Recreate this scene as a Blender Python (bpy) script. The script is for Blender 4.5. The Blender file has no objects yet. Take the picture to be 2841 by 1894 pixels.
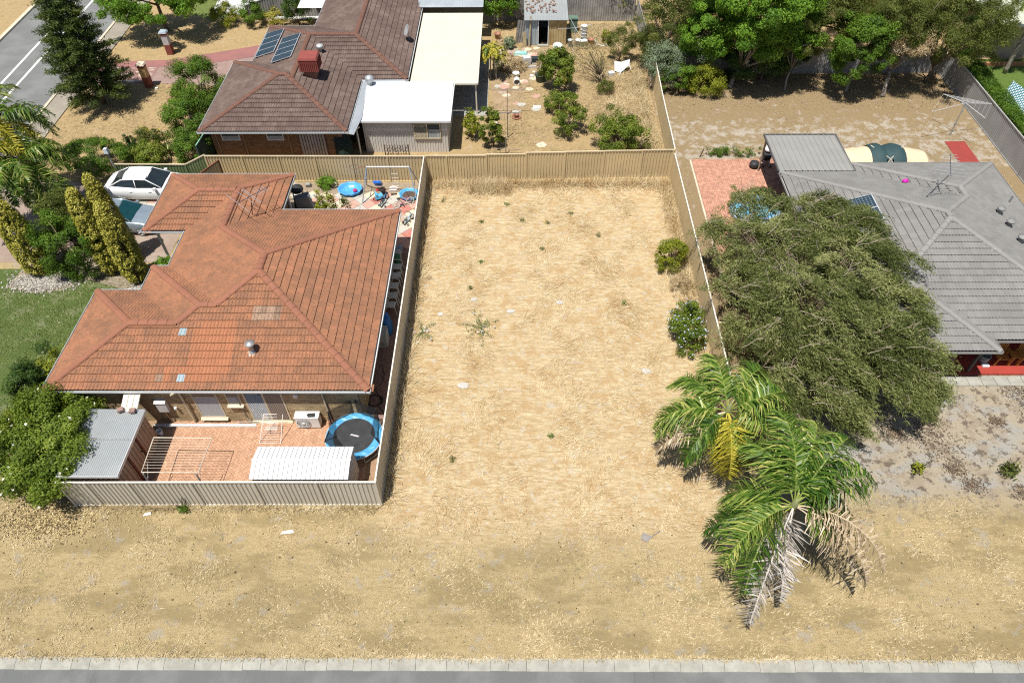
import bpy, math, random
import numpy as np
from mathutils import Matrix, Vector, Euler

SC = bpy.context.scene
COL = SC.collection
R = math.radians

# ---------------------------------------------------------------- camera, sky, sun, exposure
CAMH = 25.69
PITCH, YAW, ROLL = 0.848746, 0.0114989, -0.0084855
def cam_axes():
    cp, sp = math.cos(PITCH), math.sin(PITCH)
    fw, rt, up = Vector((0, cp, -sp)), Vector((1, 0, 0)), Vector((0, sp, cp))
    rz = Matrix.Rotation(YAW, 3, 'Z')
    c, s = math.cos(ROLL), math.sin(ROLL)
    return rz @ (c * rt + s * up), rz @ (c * up - s * rt), rz @ fw
rt_, up_, fw_ = cam_axes()
cd = bpy.data.cameras.new('drone_camera')
cam = bpy.data.objects.new('drone_camera', cd)
COL.objects.link(cam)
m = Matrix.Identity(4)
for i in range(3):
    m[i][0], m[i][1], m[i][2] = rt_[i], up_[i], -fw_[i]
m[2][3] = CAMH
cam.matrix_world = m
cd.sensor_width = 36.0
cd.lens = 1991.83 / 2841 * 36
cd.clip_end = 900
SC.camera = cam

SUNV = Vector((-0.2, -0.26, 1.0)).normalized()      # towards the sun
world = bpy.data.worlds.new('World')
SC.world = world
world.use_nodes = True
wn = world.node_tree
sky = wn.nodes.new('ShaderNodeTexSky')
sky.sky_type = 'NISHITA'
sky.sun_disc = False
sky.sun_elevation = math.asin(SUNV.z)
sky.sun_rotation = math.atan2(SUNV.x, SUNV.y)
wn.links.new(sky.outputs[0], wn.nodes['Background'].inputs[0])
wn.nodes['Background'].inputs[1].default_value = 0.068
sl = bpy.data.lights.new('sun', 'SUN')
sl.energy = 5.0
sl.angle = R(0.53)
sl.color = (1.0, 0.955, 0.88)
sun = bpy.data.objects.new('sun', sl)
COL.objects.link(sun)
sun.rotation_euler = SUNV.to_track_quat('Z', 'Y').to_euler()
sun.location = (0, 0, 60)
SC.view_settings.view_transform = 'Standard'
SC.view_settings.look = 'None'
SC.view_settings.exposure = 0.38
SC.view_settings.gamma = 1
SC.view_settings.use_curve_mapping = False
SC.cycles.use_denoising = False
SC.cycles.filter_width = 1.15
SC.cycles.max_bounces = 6
SC.cycles.diffuse_bounces = 3
SC.cycles.transparent_max_bounces = 6

# ---------------------------------------------------------------- node helpers
class NT:
    def __init__(s, name):
        s.m = bpy.data.materials.new(name)
        s.m.use_nodes = True
        s.t = s.m.node_tree
        s.b = s.t.nodes['Principled BSDF']
        s.out = s.t.nodes['Material Output']
        s._pos = None
    def n(s, k, **kw):
        o = s.t.nodes.new(k)
        for a, v in kw.items(): setattr(o, a, v)
        return o
    def l(s, a, b): s.t.links.new(a, b)
    def put(s, sock, v):
        if hasattr(v, 'is_linked'): s.l(v, sock)
        elif v is not None:
            if hasattr(sock.default_value, '__len__') and not hasattr(v, '__len__'): v = (v, v, v)
            if hasattr(sock.default_value, '__len__') and len(sock.default_value) == 4 and len(v) == 3: v = (*v, 1)
            sock.default_value = v
    @property
    def pos(s):
        if s._pos is None: s._pos = s.n('ShaderNodeNewGeometry').outputs['Position']
        return s._pos
    def noise(s, scale, detail=4, rough=.55, vec=None, stretch=None, rot=0, off=None, dist=0):
        o = s.n('ShaderNodeTexNoise')
        v = vec or s.pos
        if stretch or off or rot:
            mp = s.n('ShaderNodeMapping')
            if stretch: mp.inputs['Scale'].default_value = stretch
            if off: mp.inputs['Location'].default_value = off
            mp.inputs['Rotation'].default_value = (0, 0, rot)
            s.l(v, mp.inputs[0]); v = mp.outputs[0]
        s.l(v, o.inputs['Vector'])
        o.inputs['Scale'].default_value = scale; o.inputs['Detail'].default_value = detail
        o.inputs['Roughness'].default_value = rough; o.inputs['Distortion'].default_value = dist
        return o.outputs[0]
    def voro(s, scale, feat='F1', out=0):
        o = s.n('ShaderNodeTexVoronoi', feature=feat); o.inputs['Scale'].default_value = scale
        s.l(s.pos, o.inputs['Vector']); return o.outputs[out]
    def ramp(s, fac, stops):
        o = s.n('ShaderNodeValToRGB'); s.l(fac, o.inputs[0]); e = o.color_ramp.elements
        while len(e) < len(stops): e.new(.5)
        for k, (p, c) in enumerate(stops):
            e[k].position = p
            e[k].color = (c, c, c, 1) if not hasattr(c, '__len__') else (*c, 1)
        return o.outputs[0]
    def mix(s, f, a, b, mode='MIX'):
        o = s.n('ShaderNodeMix', data_type='RGBA', blend_type=mode)
        s.put(o.inputs[0], f); s.put(o.inputs[6], a); s.put(o.inputs[7], b); return o.outputs[2]
    def math(s, op, a, b=None, clamp=False):
        o = s.n('ShaderNodeMath', operation=op, use_clamp=clamp); s.put(o.inputs[0], a)
        if b is not None: s.put(o.inputs[1], b)
        return o.outputs[0]
    def rng(s, v, a, b, c=0, d=1, smooth=True):
        o = s.n('ShaderNodeMapRange', interpolation_type='SMOOTHSTEP' if smooth else 'LINEAR')
        s.put(o.inputs[0], v)
        for k, x in enumerate((a, b, c, d)): s.put(o.inputs[k + 1], x)
        return o.outputs[0]
    def rnd(s):
        a = s.n('ShaderNodeAttribute', attribute_name='rnd').outputs['Fac']
        o = s.n('ShaderNodeObjectInfo').outputs['Random']
        return s.math('FRACT', s.math('ADD', a, o))
    def leafrnd(s):
        return s.n('ShaderNodeAttribute', attribute_name='rnd').outputs['Fac']
    def bump(s, h, dist=.02, strength=.6):
        o = s.n('ShaderNodeBump'); s.l(h, o.inputs['Height'])
        o.inputs['Distance'].default_value = dist; o.inputs['Strength'].default_value = strength
        s.l(o.outputs[0], s.b.inputs['Normal'])
    def fin(s, col, rough=.8, metal=0, spec=.3):
        s.put(s.b.inputs['Base Color'], col); s.put(s.b.inputs['Roughness'], rough)
        s.b.inputs['Metallic'].default_value = metal; s.b.inputs['Specular IOR Level'].default_value = spec
        return s.m

MATS = {}
def surf(name, c1, c2=None, scale=2.0, rough=.75, metal=0, spec=.3, pv=0.0, bump=0, bscale=30, grime=.25, stretch=None):
    """plain surface: two tones by noise, dust, per-piece variation pv, fine relief"""
    if name in MATS: return MATS[name]
    t = NT(name)
    c2 = c2 or tuple(x * .78 for x in c1)
    f = t.rng(t.noise(scale, 5, .6, stretch=stretch), .3, .7)
    col = t.mix(f, c1, c2)
    if grime:
        g = t.rng(t.noise(scale * 7 + 3, 6, .7), .42, .75)
        col = t.mix(t.math('MULTIPLY', g, grime), col, tuple(x * .55 for x in c1))
    if pv:
        r = t.rnd()
        v = t.math('ADD', t.math('MULTIPLY', r, 2 * pv), 1 - pv)
        h = t.n('ShaderNodeHueSaturation'); t.l(v, h.inputs['Value']); t.l(col, h.inputs['Color']); col = h.outputs[0]
    if bump: t.bump(t.noise(bscale, 4), bump)
    MATS[name] = t.fin(col, rough, metal, spec)
    return MATS[name]

def leafmat(name, stops, transl=.28, rough=.55):
    if name in MATS: return MATS[name]
    t = NT(name)
    col = t.ramp(t.leafrnd(), stops)
    t.fin(col, rough, 0, .25)
    tr = t.n('ShaderNodeBsdfTranslucent')
    t.l(t.mix(.5, col, (.25, .3, .03), 'MIX'), tr.inputs[0])
    mx = t.n('ShaderNodeMixShader'); mx.inputs[0].default_value = transl
    t.l(t.b.outputs[0], mx.inputs[1]); t.l(tr.outputs[0], mx.inputs[2]); t.l(mx.outputs[0], t.out.inputs[0])
    MATS[name] = t.m
    return t.m

# ---------------------------------------------------------------- objects
def wloc(o):
    v = Vector((0, 0, 0))
    while o is not None:
        v = v + o.location; o = o.parent
    return v
def tag(o, label=None, cat=None, group=None, kind=None):
    if label: o['label'] = label
    if cat: o['category'] = cat
    if group: o['group'] = group
    if kind: o['kind'] = kind
    return o
def thing(name, label, cat, loc=(0, 0, 0), group=None):
    o = bpy.data.objects.new(name, None); o.empty_display_size = .2
    COL.objects.link(o); o.location = loc
    return tag(o, label, cat, group)
def obj(name, mesh, parent=None, loc=None, rot=None):
    o = bpy.data.objects.new(name, mesh); COL.objects.link(o)
    if parent is not None: o.parent = parent
    if loc is not None:
        o.location = Vector(loc) - (wloc(parent) if parent is not None else Vector((0, 0, 0)))
    if rot is not None: o.rotation_euler = rot
    return o
def setrnd(me, r):
    a = me.attributes.new('rnd', 'FLOAT', 'FACE')
    a.data.foreach_set('value', np.asarray(r, np.float32))

def frame(d, up=(0, 0, 1)):
    d = Vector(d).normalized(); up = Vector(up)
    if abs(d.dot(up)) > .98: up = Vector((1, 0, 0))
    s = d.cross(up).normalized()
    return s, s.cross(d).normalized()

class G:
    """collects geometry in world coordinates; build() links it as one mesh object"""
    def __init__(s): s.v, s.f, s.r, s.M = [], [], [], None
    def add(s, vs, fs, r=0.0):
        k = len(s.v)
        if s.M is not None: vs = [s.M @ Vector(p) for p in vs]
        s.v += [tuple(p) for p in vs]
        s.f += [tuple(i + k for i in f) for f in fs]
        s.r += [r] * len(fs)
        return s
    def box(s, c, d, rz=0, rx=0, ry=0, r=0.0, taper=1.0):
        x, y, z = d[0] / 2, d[1] / 2, d[2] / 2
        vs = [Vector((a * x * (taper if k > 0 else 1), b * y * (taper if k > 0 else 1), k * z)) for k in (-1, 1) for a, b in ((-1, -1), (1, -1), (1, 1), (-1, 1))]
        if rz or rx or ry:
            e = Euler((rx, ry, rz)).to_matrix(); vs = [e @ p for p in vs]
        return s.add([p + Vector(c) for p in vs], [(3, 2, 1, 0), (4, 5, 6, 7), (0, 1, 5, 4), (1, 2, 6, 5), (2, 3, 7, 6), (3, 0, 4, 7)], r)
    def bx(s, x0, x1, y0, y1, z0, z1, r=0.0):
        return s.box(((x0 + x1) / 2, (y0 + y1) / 2, (z0 + z1) / 2), (x1 - x0, y1 - y0, z1 - z0), r=r)
    def tube(s, pts, rad, n=6, r=0.0, closed=False, cap=True):
        pts = [Vector(p) for p in pts]; k = len(pts)
        rads = rad if hasattr(rad, '__len__') else [rad] * k
        vs, fs = [], []
        pu = Vector((0, 0, 1))
        for i, p in enumerate(pts):
            a = pts[(i - 1) % k] if (i > 0 or closed) else p
            b = pts[(i + 1) % k] if (i < k - 1 or closed) else p
            sx, u = frame(b - a, pu)
            for j in range(n):
                t = 2 * math.pi * j / n
                vs.append(p + (sx * math.cos(t) + u * math.sin(t)) * rads[i])
        for i in range(k if closed else k - 1):
            for j in range(n):
                a, b = i * n + j, i * n + (j + 1) % n
                c, d = ((i + 1) % k) * n + (j + 1) % n, ((i + 1) % k) * n + j
                fs.append((a, b, c, d))
        if cap and not closed:
            fs.append(tuple(range(n - 1, -1, -1))); fs.append(tuple(range((k - 1) * n, k * n)))
        return s.add(vs, fs, r)
    def lathe(s, c, prof, n=16, r=0.0, sx=1, sy=1, cap=True):
        vs, fs = [], []
        for (q, z) in prof:
            for j in range(n):
                t = 2 * math.pi * j / n
                vs.append((c[0] + q * sx * math.cos(t), c[1] + q * sy * math.sin(t), c[2] + z))
        for i in range(len(prof) - 1):
            for j in range(n):
                fs.append((i * n + j, i * n + (j + 1) % n, (i + 1) * n + (j + 1) % n, (i + 1) * n + j))
        if cap:
            fs.append(tuple(range(n - 1, -1, -1))); fs.append(tuple(range((len(prof) - 1) * n, len(prof) * n)))
        return s.add(vs, fs, r)
    def quad(s, a, b, c, d, r=0.0): return s.add([a, b, c, d], [(0, 1, 2, 3)], r)
    def prism(s, pts, z0, z1, r=0.0):
        n = len(pts)
        vs = [(*p[:2], z0) for p in pts] + [(*p[:2], z1) for p in pts]
        return s.add(vs, [tuple(range(n - 1, -1, -1)), tuple(range(n, 2 * n))] + [(i, (i + 1) % n, n + (i + 1) % n, n + i) for i in range(n)], r)
    def sheet(s, pts, z, r=0.0): return s.add([(*p[:2], z) for p in pts], [tuple(range(len(pts)))], r)
    def build(s, name, mat, parent=None, smooth=False, kind=None):
        me = bpy.data.meshes.new(name)
        o3 = wloc(parent) if parent is not None else Vector((0, 0, 0))
        me.from_pydata([(p[0] - o3.x, p[1] - o3.y, p[2] - o3.z) for p in s.v], [], s.f)
        me.materials.append(mat)
        if smooth: me.polygons.foreach_set('use_smooth', [True] * len(s.f))
        setrnd(me, s.r); me.update()
        o = obj(name, me, parent)
        if kind: o['kind'] = kind
        return o
def one(name, label, cat, g, mat, base, group=None, smooth=False):
    """a thing that is a single mesh, origin at its base"""
    me = bpy.data.meshes.new(name)
    me.from_pydata([(p[0] - base[0], p[1] - base[1], p[2] - base[2]) for p in g.v], [], g.f)
    me.materials.append(mat); setrnd(me, g.r)
    if smooth: me.polygons.foreach_set('use_smooth', [True] * len(g.f))
    o = obj(name, me); o.location = base
    return tag(o, label, cat, group)

def npmesh(name, V, rnd, mat, parent=None, loc=None, smooth=False):
    """V: (n,k,3) numpy polygons"""
    n, k, _ = V.shape
    off = np.array(wloc(parent)) if parent is not None else np.array(loc if loc is not None else (0, 0, 0))
    me = bpy.data.meshes.new(name)
    me.vertices.add(n * k); me.vertices.foreach_set('co', (V.reshape(-1, 3) - off).astype(np.float32).ravel())
    me.loops.add(n * k); me.loops.foreach_set('vertex_index', np.arange(n * k, dtype=np.int32))
    me.polygons.add(n); me.polygons.foreach_set('loop_start', np.arange(0, n * k, k, dtype=np.int32))
    me.polygons.foreach_set('loop_total', np.full(n, k, np.int32))
    me.update(calc_edges=True)
    me.materials.append(mat)
    setrnd(me, np.clip(rnd, 0, 1)); me.update()
    o = obj(name, me, parent)
    if parent is None and loc is not None: o.location = loc
    return o

CAMP = np.array([0, 0, CAMH])
def score(P, N):
    d = CAMP - np.array(P); q = float(np.linalg.norm(d))
    return max(float(np.dot(N, d)) / q, .02) / q ** 2
# ================================================================ setting: ground, roads, kerbs
def ground_material(name, zone):
    """bare and grassy ground; every zone reuses the same few noises"""
    t = NT(name)
    fine = t.noise(34, 4, .75); mid = t.noise(4.6, 4, .72); n1 = t.noise(1.15, 5, .72)
    n2 = t.noise(2.4, 5, .75, off=(15, 23, 0))
    def hi(n, a, b, k): return t.math('MULTIPLY', t.rng(n, a, b), k)
    pale = t.mix(fine, (.5, .46, .39), (.66, .63, .56))
    if zone == 'front':
        sx = t.n('ShaderNodeSeparateXYZ'); t.l(t.pos, sx.inputs[0]); X, Y = sx.outputs[0], sx.outputs[1]
        w1 = t.math('MULTIPLY', t.math('SUBTRACT', n1, .5), 3.0); w2 = t.math('MULTIPLY', t.math('SUBTRACT', n2, .5), 3.0)
        def box(x0, x1, y0, y1, soft, warp):
            xx = t.math('ADD', X, t.math('MULTIPLY', w1, warp)); yy = t.math('ADD', Y, t.math('MULTIPLY', w2, warp))
            p = t.math('MULTIPLY', t.rng(xx, x0 - soft, x0 + soft), t.rng(xx, x1 + soft, x1 - soft))
            return t.math('MULTIPLY', p, t.math('MULTIPLY', t.rng(yy, y0 - soft, y0 + soft), t.rng(yy, y1 + soft, y1 - soft)))
        big = t.noise(.5, 4, .65, stretch=(.55, 1.3, 1))
        streak = t.noise(6, 4, .75, stretch=(.3, 1.5, 1), rot=.12, dist=.8)
        tex = t.math('ADD', t.math('MULTIPLY', fine, .5), t.math('MULTIPLY', streak, .5))
        vt = t.math('ADD', t.math('MULTIPLY', fine, .72), t.math('ADD', t.math('MULTIPLY', streak, .14), t.math('MULTIPLY', mid, .14)))
        verge = t.ramp(vt, [(.36, (.16, .115, .055)), (.45, (.34, .255, .13)), (.53, (.48, .375, .2)), (.64, (.66, .545, .335))])
        verge = t.mix(hi(big, .46, .58, .8), verge, t.mix(vt, (.13, .098, .045), (.46, .36, .185)))
        verge = t.mix(hi(n1, .56, .66, .6), verge, t.mix(fine, (.25, .225, .19), (.46, .43, .38)))
        verge = t.mix(hi(n2, .59, .64, .6), verge, t.mix(fine, (.13, .11, .08), (.33, .28, .21)))
        verge = t.mix(hi(n1, .42, .32, .6), verge, t.mix(vt, (.12, .115, .04), (.46, .4, .2)))
        straw = t.ramp(tex, [(.37, (.3, .21, .1)), (.45, (.46, .345, .19)), (.53, (.585, .46, .275)), (.62, (.74, .63, .44))])
        straw = t.mix(hi(n1, .5, .58, .75), straw, t.mix(tex, (.33, .2, .085), (.6, .43, .23)))
        straw = t.mix(hi(n2, .55, .63, .65), straw, t.mix(fine, (.42, .38, .31), (.64, .59, .5)))
        straw = t.mix(hi(mid, .54, .64, .7), straw, t.mix(tex, (.33, .2, .08), (.64, .47, .25)))
        straw = t.mix(hi(n2, .36, .28, .5), straw, t.mix(tex, (.4, .26, .11), (.7, .52, .29)))
        sand = t.mix(fine, (.29, .245, .175), (.5, .435, .33))
        sand = t.mix(t.rng(big, .47, .6), sand, t.mix(fine, (.29, .28, .255), (.43, .415, .38)))
        sand = t.mix(hi(n1, .5, .57, .75), sand, t.mix(fine, (.22, .17, .12), (.42, .35, .26)))
        sand = t.mix(hi(n2, .53, .58, .85), sand, t.mix(fine, (.07, .055, .045), (.2, .16, .12)))
        col = t.mix(box(-5.4, 9.1, 12.6, 36.5, 1.3, .5), verge, straw)
        col = t.mix(box(11.3, 60, 14.1, 21.0, 1.0, .9), col, sand)
        h = t.math('ADD', fine, mid)
    elif zone == 'yard':
        col = t.ramp(t.math('ADD', t.math('MULTIPLY', fine, .65), t.math('MULTIPLY', mid, .35)), [(.34, (.2, .135, .065)), (.44, (.34, .24, .12)), (.55, (.46, .34, .18)), (.68, (.6, .485, .3))])
        col = t.mix(hi(n1, .52, .66, .55), col, t.mix(fine, (.17, .15, .06), (.42, .35, .17)))
        col = t.mix(hi(n2, .58, .68, .55), col, t.mix(fine, (.2, .13, .07), (.42, .3, .17)))
        col = t.mix(hi(n1, .4, .3, .5), col, pale); h = fine
    elif zone == 'back':
        col = t.ramp(fine, [(.3, (.15, .105, .058)), (.5, (.29, .215, .12)), (.7, (.42, .33, .2))])
        col = t.mix(hi(n1, .5, .58, .5), col, t.mix(fine, (.2, .13, .08), (.36, .26, .16)))
        sx = t.n('ShaderNodeSeparateXYZ'); t.l(t.pos, sx.inputs[0]); Y = sx.outputs[1]
        band = t.math('MULTIPLY', t.rng(Y, 35, 38), t.rng(Y, 43.5, 40.5))
        pm = t.math('ADD', t.math('ADD', t.math('MULTIPLY', n1, .6), t.math('MULTIPLY', n2, .4)), t.math('MULTIPLY', band, .09))
        col = t.mix(hi(pm, .55, .66, .75), col, t.mix(fine, (.38, .34, .28), (.54, .5, .43))); h = fine
    else:
        col = t.ramp(t.noise(24, 4, .75), [(.3, (.035, .06, .014)), (.5, (.085, .13, .032)), (.63, (.17, .205, .075)), (.76, (.42, .4, .26))])
        col = t.mix(hi(n1, .5, .66, .5), col, t.mix(fine, (.14, .16, .07), (.42, .4, .28))); h = fine
    t.bump(h, .08, .8)
    return t.fin(col, .95, 0, .1)
GM = ground_material('dry_ground', 'front')
g = G(); g.sheet([(-260, 8.06), (260, 8.06), (260, 35.4), (-260, 35.4)], 0)
tag(g.build('ground', GM), kind='structure')
g = G(); g.sheet([(-260, 35.4), (260, 35.4), (260, 330), (-260, 330)], 0)
tag(g.build('yard_ground', ground_material('yard_ground', 'yard')), kind='structure')
g = G(); g.sheet([(9.1, 21.2), (29.7, 21.2), (29.7, 47.8), (9.1, 47.8)], .004)
tag(g.build('rear_yard', ground_material('rear_yard', 'back')), kind='structure')
g = G(); g.sheet([(-60, 16.3), (-17.6, 16.3), (-17.6, 27.7), (-60, 27.7)], .004)
tag(g.build('lawn', ground_material('lawn', 'lawn')), kind='structure')

def asphalt(name, a, b):
    t = NT(name)
    sp = t.noise(60, 4, .8)
    col = t.mix(t.rng(sp, .35, .68), a, b)
    col = t.mix(t.math('MULTIPLY', t.rng(t.noise(.7, 4), .4, .7), .35), col, tuple(x * 1.35 for x in b))
    col = t.mix(t.math('MULTIPLY', t.rng(t.noise(5, 5, .7, stretch=(1, .12, 1)), .55, .75), .3), col, tuple(x * .6 for x in a))
    t.bump(sp, .01, .5)
    return t.fin(col, .9, 0, .2)
ASP = asphalt('asphalt', (.085, .09, .09), (.19, .195, .19))
g = G(); g.sheet([(-260, -160), (260, -160), (260, 8.1), (-260, 8.1)], -.1)
tag(g.build('street', ASP), kind='structure')
CONC = surf('concrete', (.36, .355, .31), (.27, .265, .23), 2.6, .9, bump=.01, bscale=60, grime=.35, pv=.05, )
kerb = obj('kerb', None); kerb.empty_display_size = .2
g = G(); g.bx(-120, 120, 7.84, 8.08, -.3, -.115)
kb = g.build('kerb', CONC); bpy.data.objects.remove(kerb); tag(kb, kind='structure')
rg = random.Random(4)
x = -21.0
while x < 21:
    w = rg.choice([.62, .75, .9, 1.05, 1.2]); g = G()
    x0, x1 = x + .006, x + w - .006; j = [rg.uniform(-.012, .012) for _ in range(4)]
    y1, y2, y3 = 7.74 + j[0], 7.9, 8.12 + j[1]
    prof = [(y1, -.11), (y1 + .01, -.085), (y2, -.02 + j[2] * .4), (y3, .022), (y3, -.11)]
    n = len(prof)
    vs = [(x0, a, b) for a, b in prof] + [(x1, a, b) for a, b in prof]
    g.add(vs, [(i, i + n, i + 1 + n, i + 1) for i in range(n - 1)] + [tuple(range(n)), tuple(range(2 * n - 1, n - 1, -1))], rg.random())
    g.build('kerb_block', CONC, kb)
    x += w
for sgn in (-1, 1):
    g = G(); g.bx(min(sgn * 21, sgn * 120), max(sgn * 21, sgn * 120), 7.75, 8.1, -.12, .02); g.build('kerb_run', CONC, kb)
# suburban road at the far left
ASP2 = asphalt('asphalt_worn', (.125, .13, .128), (.19, .195, .19))
g = G(); g.sheet([(-39.3, -20), (-31.95, -20), (-31.7, 140), (-39.3, 140)], .004)
road = tag(g.build('road', ASP2), kind='structure')
PAINT = surf('road_paint', (.78, .77, .74), (.62, .61, .58), 3, .7, grime=.3)
for xx in (-36.3, -35.1):
    g = G(); g.sheet([(xx - .09, 20), (xx + .09, 20), (xx + .21, 110), (xx + .03, 110)], .009); g.build('lane_line', PAINT, road)
FPATH = surf('footpath_concrete', (.3, .27, .22), (.24, .215, .175), .8, .92, bump=.008, bscale=70, grime=.35)
g = G(); g.prism([(-31.9, 20), (-31.72, 20), (-31.4, 110), (-31.6, 110)], -.02, .12); g.prism([(-39.6, 20), (-39.3, 20), (-39.3, 110), (-39.6, 110)], -.02, .12)
tag(g.build('road_kerb', surf('kerb_pale', (.6, .53, .41), (.48, .42, .32), 2, .9, grime=.4)), kind='structure')
g = G(); g.prism([(-31.7, 28), (-30.2, 28), (-30.35, 110), (-31.45, 110)], -.02, .06)
tag(g.build('footpath', FPATH), kind='structure')
# red concrete driveway of the brown house
def drive_material():
    t = NT('driveway_worn_red')
    w = t.rng(t.noise(1.1, 7, .72, stretch=(1, 1.8, 1), rot=-.4), .5, .58)
    sx = t.n('ShaderNodeSeparateXYZ'); t.l(t.pos, sx.inputs[0])
    w = t.math('MULTIPLY', w, t.rng(sx.outputs[0], -25.9, -26.2))
    col = t.mix(t.noise(20, 4), (.21, .115, .1), (.29, .175, .15))
    col = t.mix(w, col, t.mix(t.noise(9, 4), (.55, .5, .42), (.42, .37, .31)))
    return t.fin(col, .9, 0, .2)
DRV = drive_material()
g = G(); g.prism([(-30.25, 46.3), (-28, 46.75), (-25.9, 46.75), (-25.9, 48.95), (-30.25, 48.95)], -.02, .02)
dv = tag(g.build('driveway', DRV), kind='structure')
g = G(); g.prism([(-25.88, 46.75), (-22, 46.4), (-18.9, 46.2), (-18.9, 50.6), (-22, 49.6), (-25.88, 48.95)], -.02, .022); g.build('driveway_panel', surf('drive_grey_red', (.25, .16, .14), (.31, .225, .195), 1, .9, grime=.4), dv)
g = G(); g.prism([(-30.25, 48.97), (-25.88, 48.97), (-22, 49.63), (-18.9, 50.63), (-17.6, 51.1), (-17.6, 52.9), (-21, 51.6), (-25.5, 50.0), (-30.25, 49.75)], -.02, .024); g.build('driveway_panel', surf('drive_red', (.3, .13, .12), (.24, .12, .11), 1.2, .9, grime=.3), dv)
g = G(); g.prism([(-24.5, 58), (-20, 56.6), (-15, 56.4), (-15, 75), (-26, 75)], -.02, .03)
tag(g.build('neighbour_driveway', surf('pale_concrete', (.55, .56, .53), (.44, .44, .42), 1, .9, grime=.35)), kind='structure')
g = G(); g.sheet([(-30, 60), (-24, 56.2), (-22.6, 57.4), (-27, 64), (-30, 66)], .006)
tag(g.build('lawn_strip', surf('lawn_green', (.09, .13, .025), (.15, .17, .05), 4, .95, bump=.03, grime=.4)), kind='structure')
# drive and paving left of the orange house
g = G(); g.prism([(-34, 28.2), (-18.6, 28.2), (-18.6, 35), (-24.3, 35), (-34, 36.2)], -.02, .012)
pv = tag(g.build('carport_paving', surf('drive_brown', (.27, .2, .16), (.33, .27, .22), 1, .9, grime=.4)), kind='structure')
rg = random.Random(2)
SLABM = {}
for nm, c in (('pink', (.5, .29, .22)), ('red', (.43, .15, .11)), ('cream', (.62, .53, .38)), ('grey', (.46, .44, .38)), ('brown', (.41, .31, .23)), ('green', (.38, .37, .29))):
    SLABM[nm] = surf('slab_' + nm, c, tuple(x * .72 + .1 for x in c), 3.5, .92, bump=.006, grime=.5)
for i in range(9):
    for j in range(4):
        g = G(); g.box((-24.1 + i * .61, 32.9 + j * .61, .014), (.595, .595, .05)); g.build('paving_slab', SLABM[rg.choice(['pink', 'cream', 'grey', 'brown', 'green'])], pv)
# gravel bed
g = G(); g.prism([(-26.2, 26.3), (-24.6, 25.9), (-23.2, 26.1), (-22.3, 26.9), (-19.4, 25.9), (-18.9, 27.8), (-22, 28.4), (-26, 28)], -.02, .01)
tag(g.build('garden_bed', surf('bed_soil', (.2, .16, .11), (.3, .25, .19), 3, .95)), kind='structure')

# ---------------------------------------------------------------- scattered blades and litter
def flow(P):
    x, y = P[:, 0], P[:, 1]
    return .7 * np.sin(.9 * x + .6 * np.sin(.7 * y)) + .6 * np.sin(1.3 * y + 1.1 * np.sin(.5 * x + 1)) + .1
def vnoise(P, f, seed):
    r = np.random.default_rng(seed); s = np.zeros(len(P))
    for _ in range(7):
        a = r.normal(size=2) * f; s += np.sin(P[:, 0] * a[0] + P[:, 1] * a[1] + r.uniform(0, 6.3))
    return s / 7 ** .5
def blades(name, label, cat, P, L, W, el, mat, seed, spread=.9):
    r = np.random.default_rng(seed); n = len(P)
    a = flow(P) + r.normal(size=n) * spread
    e = np.abs(r.normal(size=n)) * el + .06
    D = np.stack([np.cos(a) * np.cos(e), np.sin(a) * np.cos(e), np.sin(e)], 1)
    S = np.stack([-np.sin(a), np.cos(a), np.zeros(n)], 1)
    l = (L * (.4 + r.random(n) * 1.2))[:, None]; w = (W * (.6 + r.random(n) * .8))[:, None]
    B = np.column_stack([P, np.full(n, .004)])
    V = np.stack([B - S * w / 2, B + S * w / 2, B + D * l], 1)
    rn = np.clip(.5 + .13 * vnoise(P, 3.2, seed + 1) + .1 * vnoise(P, 1.3, seed + 2) + r.normal(size=n) * .24, 0, 1)
    o = npmesh(name, V, rn, mat)
    return tag(o, label, cat, kind='stuff')
STRAW = leafmat('straw', [(0, (.36, .2, .075)), (.35, (.5, .375, .2)), (.65, (.63, .51, .315)), (1, (.78, .68, .48))], .15, .7)
STRAW2 = leafmat('mown_straw', [(0, (.25, .19, .1)), (.3, (.4, .31, .165)), (.6, (.56, .445, .26)), (1, (.74, .63, .43))], .15, .8)
r = np.random.default_rng(11)
def scatter(n, x0, x1, y0, y1, thr=None, f=.8, seed=1):
    P = np.column_stack([r.uniform(x0, x1, n), r.uniform(y0, y1, n)])
    if thr is not None: P = P[vnoise(P, f, seed) > thr + r.normal(size=n) * .4]
    return P
P = np.column_stack([r.uniform(-22, 22, 5200), 8.1 + np.abs(r.normal(size=5200)) * .05 + .03 * np.sin(np.arange(5200))]); P[:, 1] += .03 * vnoise(P * [1, 0], 2.2, 3)
blades('kerb_grass', 'ragged dry grass edge creeping over the street kerb', 'grass', P, .15, .022, .45, STRAW2, 81, 3)
P = np.column_stack([r.uniform(-17, -5.5, 2200), 13.86 - np.abs(r.normal(size=2200)) * .1])
blades('fence_grass', 'dry grass tufts along the foot of the street fence', 'grass', P, .3, .02, .7, STRAW2, 91, 3)
blades('straw_grass', 'pale flattened straw covering the vacant lot', 'grass', scatter(52000, -5.3, 8.95, 12.8, 35.2, .3, 2.6), .36, .016, .14, STRAW, 21, .7)
blades('verge_grass', 'short dry brown grass on the street verge', 'grass', scatter(60000, -22, 22, 8.12, 14.4, .1, 1.6, 5), .14, .017, .3, STRAW2, 31, 1)
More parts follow.
